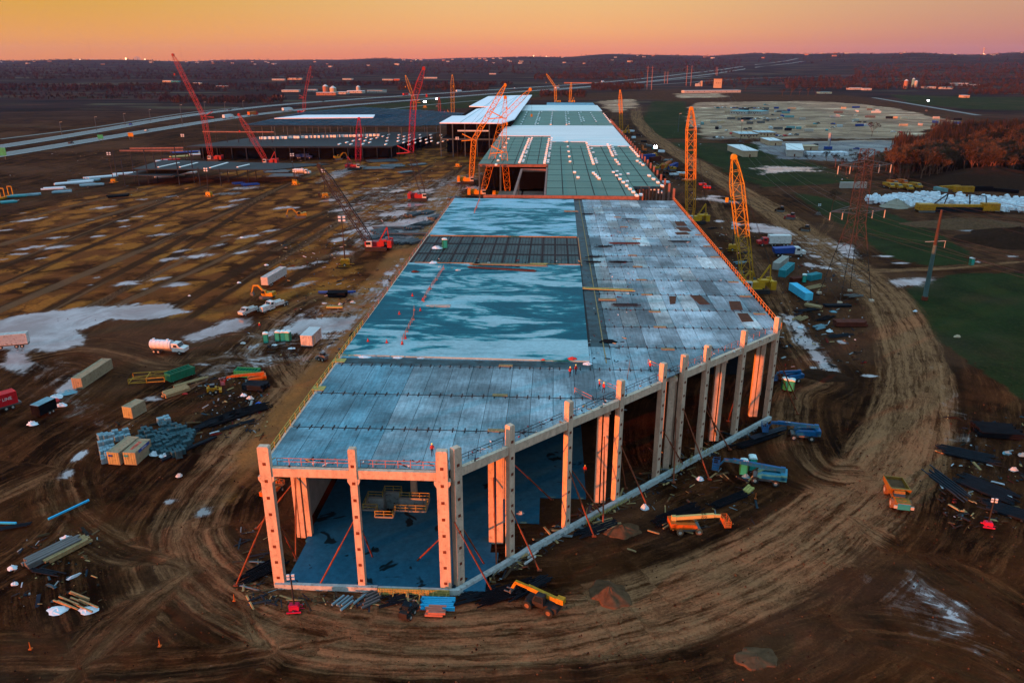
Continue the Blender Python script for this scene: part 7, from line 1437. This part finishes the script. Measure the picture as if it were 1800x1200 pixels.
for i in range(70):
    x = random.choice([random.uniform(1222, 1345), random.uniform(1300, 1420), random.uniform(1380, 1680)]); y = random.choice([random.uniform(190, 200), random.uniform(205, 214), random.uniform(216, 232)]) if x < 1560 else random.uniform(205, 224)
    c = random.choice(lotc); m = MB(); L_ = random.uniform(5, 13); m.bx(0, L_, 0, 2.6, .2, 2.6); m.bx(.3, .6, .2, 2.4, 0, .2); m.bx(L_-.6, L_-.3, .2, 2.4, 0, .2); m.bx(-.05, L_+.05, -.05, 2.65, 2.6, 2.7)
    o = m.build('storage_box', c); o.location = P(x, y); o.rotation_euler = (0, 0, random.choice([0, .1, 1.5])); tag(o, f'{lotn[c]} storage box among the scattered boxes on the grey gravel lot', 'storage box', 'storage boxes scattered on the gravel lot')
random.seed(61)
for i, (x, y, c) in enumerate([(1126, 290, 'tarp_white'), (1170, 305, 'black_box'), (1185, 308, 'tarp_white'), (1150, 262, 'toilet_teal'), (1162, 268, 'tarp_white'), (1195, 305, 'tarp_white'), (1160, 312, 'black_box'), (1140, 258, 'machine_grey'), (1205, 318, 'machine_orange'), (1198, 310, 'machine_orange'), (1232, 325, 'red_paint'), (1240, 330, 'red_paint'), (1150, 320, 'machine_grey'), (1172, 283, 'machine_grey'), (1143, 295, 'black_box'), (1113, 243, 'tarp_white'), (1120, 238, 'black_box'), (1108, 232, 'tarp_white'), (1130, 250, 'black_box'), (1172, 322, 'tarp_white'), (1155, 335, 'tarp_white'), (1160, 340, 'tarp_white')]):
    stack((x, y), rad(random.uniform(0, 180)), f'{dict(tarp_white="white", black_box="black", toilet_teal="teal", machine_grey="grey", machine_orange="orange", red_paint="red")[c]} heap of site material right of the green roof edge columns', 'material_stack', 'stack', c, 3, random.uniform(3, 7), random.uniform(.8, 1.6), random.uniform(.8, 1.6), 1, .4, 1, f'heaps of site material right of the green roof')
# right hand clutter between road and hall
for i, (x, y, c, L_, lab) in enumerate([(1420, 545, 'dark_steel', 8, 'dark frame pieces below the cyan crates'), (1450, 560, 'black_box', 7, 'black pieces in the bend clutter'), (1440, 575, 'pallet_light', 4, 'pale blue heap in the bend clutter'), (1478, 590, 'dark_steel', 7, 'dark bars below the rusty plates'), (1405, 560, 'wood', 5, 'brown boards beside the road puddle'), (1430, 505, 'wood', 8, 'long board row by the cyan storage box'), (1500, 520, 'machine_grey', 5, 'grey heap at the pylon foot'), (1310, 445, 'dark_steel', 6, 'dark bundle at the yellow tower base'), (1300, 462, 'pallet_light', 4, 'pale bundle by the roof rail'), (1295, 480, 'machine_grey', 5, 'grey bundle beside the crane body'), (1250, 402, 'black_box', 4, 'black heap at the tall orange crane foot'), (1180, 925+0, 'wood', 3, 'splintered boards near the orange lift'), (1060, 905+18, 'wood', 4, 'splintered boards by the slanting foundation'), (700, 1052, 'dark_steel', 4, 'loose rods before the yellow formwork'), (610, 1055, 'pallet_light', 2.4, 'pale rods before the foundation beam'), (925, 975, 'white_muddy', 2.5, 'white rods by the slanting foundation'), (840, 1045, 'dark_steel', 6, 'grey rods right of the corner column'), (650, 1050, 'machine_grey', 3, 'grey scraps before the foundation beam')]):
    stack((x, y), rad(random.uniform(10, 60)), lab, 'scrap_stack', 'stack', c, 5, L_, .25, .25, 1, .35, 1.2, 'scrap heaps on the mud')
# ---------------- bare trees ----------------
def tree_proto(seed, h=12., dense=1., col='twigs', name='bare_tree'):
    rng = random.Random(seed); T = thing(name, '', 'tree', (0, 0, -50)); tk = MB(); cr = MB()
    def grow(p, d, L_, r, dep):
        q_ = p+d*L_; tk.tube(p, q_, r, 5, r*.62) if dep < 3 else cr.bar(p, q_, r*1.3)
        if dep >= 6:
            for _ in range(int(4*dense)):
                a = (d+Vector((rng.uniform(-.8, .8), rng.uniform(-.8, .8), rng.uniform(-.2, .6)))).normalized(); e = q_+a*L_*rng.uniform(.7, 1.4); s_ = a.cross(Vector((rng.uniform(-1, 1), rng.uniform(-1, 1), 1))).normalized()*.09
                cr.add([q_-s_, q_+s_, e], [(0, 1, 2)])
            return
        for k in range(3 if dep in (1, 2, 4) else 2):
            nd_ = (d+Vector((rng.uniform(-.75, .75), rng.uniform(-.75, .75), rng.uniform(-.05, .35)))).normalized(); grow(q_, nd_, L_*rng.uniform(.68, .86), r*.6, dep+1)
    grow(Vector((0, 0, 0)), Vector((rng.uniform(-.06, .06), 0, 1)).normalized(), h*.24, h*.022, 0)
    tk.build('trunk', 'bark', T); cr.build('crown', col, T); return T
random.seed(71)
TP = [tree_proto(i, 13, 1.3, c, 'bare_tree') for i, c in enumerate(['twigs', 'twigs', 'twigs_dark', 'twigs', 'twigs'])]
trees = [((1532, 240), 1.25, 2, 'dark spreading bare tree standing alone in the gravel lot'), ((1643, 242), .95, 3, 'rounded bare tree at the right end of the gravel lot'), ((1424, 288), .6, 2, 'small rounded grey tree by the long cream shed'), ((1600, 262), .7, 1, 'rusty bare tree beside the lane end'), ((1462, 370), .9, 3, 'slim rusty tree standing before the pylon legs')]
wood = []
for _ in range(150):
    t = random.random(); x = 1562+t*288; yb = 318-(x-1590)*.02-random.random()*(18+t*50); 
    if yb < 246: yb = 250+random.uniform(0, 30)
    wood.append(((x, yb), random.uniform(1.0, 1.75)))
for x in (1455, 1466, 1476, 1486, 1496, 1508, 1518, 1530, 1542, 1556, 1568, 1580): wood.append(((x+random.uniform(-3, 3), 303+random.uniform(-14, 6)), random.uniform(.7, 1.05)))
used = [False]*5
for b_, k, pi, lab in trees:
    put(TP[pi], used[pi], P(*b_), random.uniform(0, 6), lab, None, (k, k, k)); used[pi] = True
for b_, k in wood:
    pi = random.randrange(5); put(TP[pi], used[pi], P(*b_), random.uniform(0, 6), 'bare brown tree among many in the wood at the right', 'bare trees of the right wood', (k, k, k*random.uniform(.9, 1.15))); used[pi] = True
for k_, x, y, s_, n_, lab, g_ in [(0, 1545, 125, 0, 0, '', '')]: pass
BL = [(x, y, s) for x, y, s in [(1375, 168, 1), (1390, 168, 1), (1405, 167, .9), (1420, 168, 1), (1434, 168, 1), (1485, 150, 1.2), (1510, 150, 1), (1535, 152, 1), (1560, 158, 1), (1290, 160, 1), (1310, 160, .9)]]
for x, y, s in BL: pi = random.randrange(5); put(TP[pi], used[pi], P(x, y), random.uniform(0, 6), 'rust coloured bare tree in the row beyond the lot bank', 'bare trees in rows beyond the lot bank', (s*1.2,)*3); used[pi] = True
# distant woods as masses
def woods(areas, label, mat, seed, n_tw=9, name='distant_wood', thin=1.):
    rng = random.Random(seed); vs = []; fs = []
    for (x0, x1, y0, y1, n, h) in areas:
        for _ in range(n):
            x = rng.uniform(x0, x1); y = rng.uniform(y0, y1); p = P(x, y)
            if abs(p.x) > p.y*1.2: continue
            g = gz(p.x, p.y) if p.y > 2400 else 0; hh = h*rng.uniform(.6, 1.25); R_ = hh*.38
            for k in range(n_tw):
                a = rng.uniform(0, 6.28); rr_ = R_*rng.random()**.5; cx_, cy2 = p.x+math.cos(a)*rr_, p.y+math.sin(a)*rr_; top_ = g+hh*(1-.45*(rr_/R_)**2)*rng.uniform(.8, 1.05); bt = g+hh*rng.uniform(.1, .45); wd = R_*rng.uniform(.10, .28)*thin; a2 = rng.uniform(0, 3.14); dx, dy = math.cos(a2)*wd, math.sin(a2)*wd
                i0 = len(vs); vs += [(cx_-dx*.5, cy2-dy*.5, bt), (cx_+dx*.5, cy2+dy*.5, bt), (cx_+dx, cy2+dy, (bt+top_)/2), (cx_+dx*.2, cy2+dy*.2, top_), (cx_-dx, cy2-dy, bt+(top_-bt)*.6)]; fs.append((i0, i0+1, i0+2, i0+3, i0+4))
            i0 = len(vs); vs += [(p.x-.3, p.y, g-1), (p.x+.3, p.y, g-1), (p.x, p.y, g+hh*.8)]; fs.append((i0, i0+1, i0+2))
    me = bpy.data.meshes.new(name); me.from_pydata(vs, [], fs); me.materials.append(M[mat]); o = link(bpy.data.objects.new(name, me)); tag(o, label, 'wood', None, 'stuff'); return o
A1 = [(-100, 500, 150, 162, 900, 10), (-100, 600, 132, 142, 800, 12), (0, 1300, 124, 134, 1500, 13), (-100, 1900, 112, 124, 2200, 16), (-100, 1900, 106, 112, 1200, 22), (280, 500, 172, 182, 260, 9), (0, 300, 165, 176, 240, 7), (500, 900, 146, 152, 500, 10), (1000, 1300, 118, 128, 500, 14), (-100, 1900, 104.5, 107, 900, 26)]
woods(A1, 'dark bluish woods stretching to the horizon', 'woods', 1)
A2 = [(1380, 1900, 138, 158, 1500, 10), (1500, 1900, 126, 140, 1100, 12), (940, 1130, 134, 142, 420, 13), (1040, 1130, 150, 160, 330, 11), (950, 1030, 164, 172, 200, 10), (300, 500, 176, 184, 160, 9), (160, 360, 150, 155, 200, 8), (700, 860, 152, 160, 380, 9), (400, 900, 118, 128, 500, 14), (1700, 1900, 160, 168, 240, 10), (1240, 1500, 140, 152, 350, 9), (1450, 1520, 296, 302, 0, 6)]
woods(A2, 'rust red lit belts of bare trees in the middle distance', 'woods_red', 2)
woods([(1575, 1900, 258, 305, 1100, 14), (1640, 1900, 228, 262, 520, 13)], 'dense bare undergrowth filling the wood at the right', 'twigs_dark', 3, 34, 'undergrowth', .22)

# loose debris and clods: nobody could count them
random.seed(77)
def scatter(name, areas, mat, smin, smax, label, flat=.4, long_=1., tint=None):
    m = MB()
    for (x0, x1, y0, y1, n, *q) in areas:
        z = q[0] if q else 0
        for _ in range(n):
            x = random.uniform(x0, x1); y = random.uniform(y0, y1)
            if q and len(q) > 1: x = x0+(x1-x0)*(y-y0)/(y1-y0)+random.uniform(-q[1], q[1])
            p = P(x, y, z); s_ = random.uniform(smin, smax)*random.choice([.6, 1, 1, 1.6])
            if tint: m.cur = random.choice(tint)
            m.box((p.x, p.y, z+s_*flat*.4), (s_*random.uniform(.7, 1.3)*(long_ if random.random() < .5 else 1), s_*random.uniform(.5, 1.), s_*flat*random.uniform(.5, 1.2)), random.uniform(0, 3.1), random.uniform(-.3, .3), random.uniform(.5, .9))
    o = m.build(name, mat); tag(o, label, 'debris', None, 'stuff'); return o
surf('debris', (1, 1, 1), .8, var=.3, tint=True)
TT = [(.02, .018, .016), (.015, .02, .03), (.05, .03, .015), (.10, .06, .03), (.30, .20, .09), (.22, .22, .22), (.03, .06, .08), (.03, .02, .02), (.02, .02, .02), (.02, .015, .012), (.012, .02, .03), (.10, .012, .01), (.40, .42, .46)]
yard = [(170, 330, 740, 800, 120), (340, 470, 660, 770, 300), (430, 620, 580, 640, 120), (20, 180, 930, 1070, 90), (490, 600, 425, 470, 160), (470, 700, 470, 560, 220), (560, 760, 360, 440, 260), (0, 330, 265, 355, 320), (330, 720, 270, 330, 260), (1110, 1250, 232, 345, 520), (1370, 1520, 440, 660, 420), (1250, 1340, 400, 520, 160), (1650, 1800, 730, 930, 260), (1000, 1380, 760, 980, 0), (1200, 1560, 180, 245, 260), (1330, 1560, 250, 285, 120), (1440, 1800, 300, 345, 160), (640, 860, 215, 330, 240)]
scatter('debris', yard, 'debris', .14, .42, 'scraps and offcuts littering the site yards', .4, 4., TT)
scatter('debris', [(430, 780, 1046, 1062, 160), (790, 1320, 1050, 745, 420, 0, 34), (1130, 1330, 780, 930, 160), (420, 480, 930, 1040, 60)], 'debris', .12, .42, 'splinters and rods littering the foot of the foundation', .3, 7., [(.02, .02, .025), (.10, .06, .03), (.30, .20, .09), (.02, .03, .04), (.05, .03, .02), (.12, .14, .15)])
scatter('debris', [(760, 1030, 455, 472, 90, DK+.33), (1028, 1110, 360, 640, 160, DK+.02), (470, 780, 805, 820, 60, DK+.02), (780, 1340, 820, 590, 160, DK+.02, 26), (1100, 1300, 370, 540, 60, DK+.02)], 'debris', .08, .26, 'small tools and scraps on the roof deck', .5, 3.5, [(.02, .02, .025), (.30, .20, .09), (.5, .5, .5), (.25, .02, .015), (.02, .03, .04)])
surf('clod', (1, 1, 1), .95, var=.4, scale=2, tint=True, spec=.05)
scatter('clods', [(0, 1800, 640, 1240, 2600), (0, 800, 560, 900, 600), (1150, 1800, 620, 1000, 900)], 'clod', .07, .17, 'clods of mud lying over the bare ground', .7, 1., [(.02, .008, .004), (.05, .02, .009), (.09, .042, .02), (.012, .006, .004)])
# ---------------- air ----------------
hz = MB().box((0, 7000, 152), (33000, 19000, 308)).build('haze', 'wall_pale'); tag(hz, kind='stuff')
hm = bpy.data.materials.new('haze'); hm.use_nodes = True; hn = hm.node_tree; hn.nodes.clear()
ho = hn.nodes.new('ShaderNodeOutputMaterial'); hv = hn.nodes.new('ShaderNodeVolumePrincipled'); hv.inputs['Density'].default_value = 1.3e-5; hv.inputs['Color'].default_value = (.38, .50, 1.0, 1); hv.inputs['Anisotropy'].default_value = 0
hn.links.new(hv.outputs[0], ho.inputs['Volume']); hz.data.materials.clear(); hz.data.materials.append(hm)
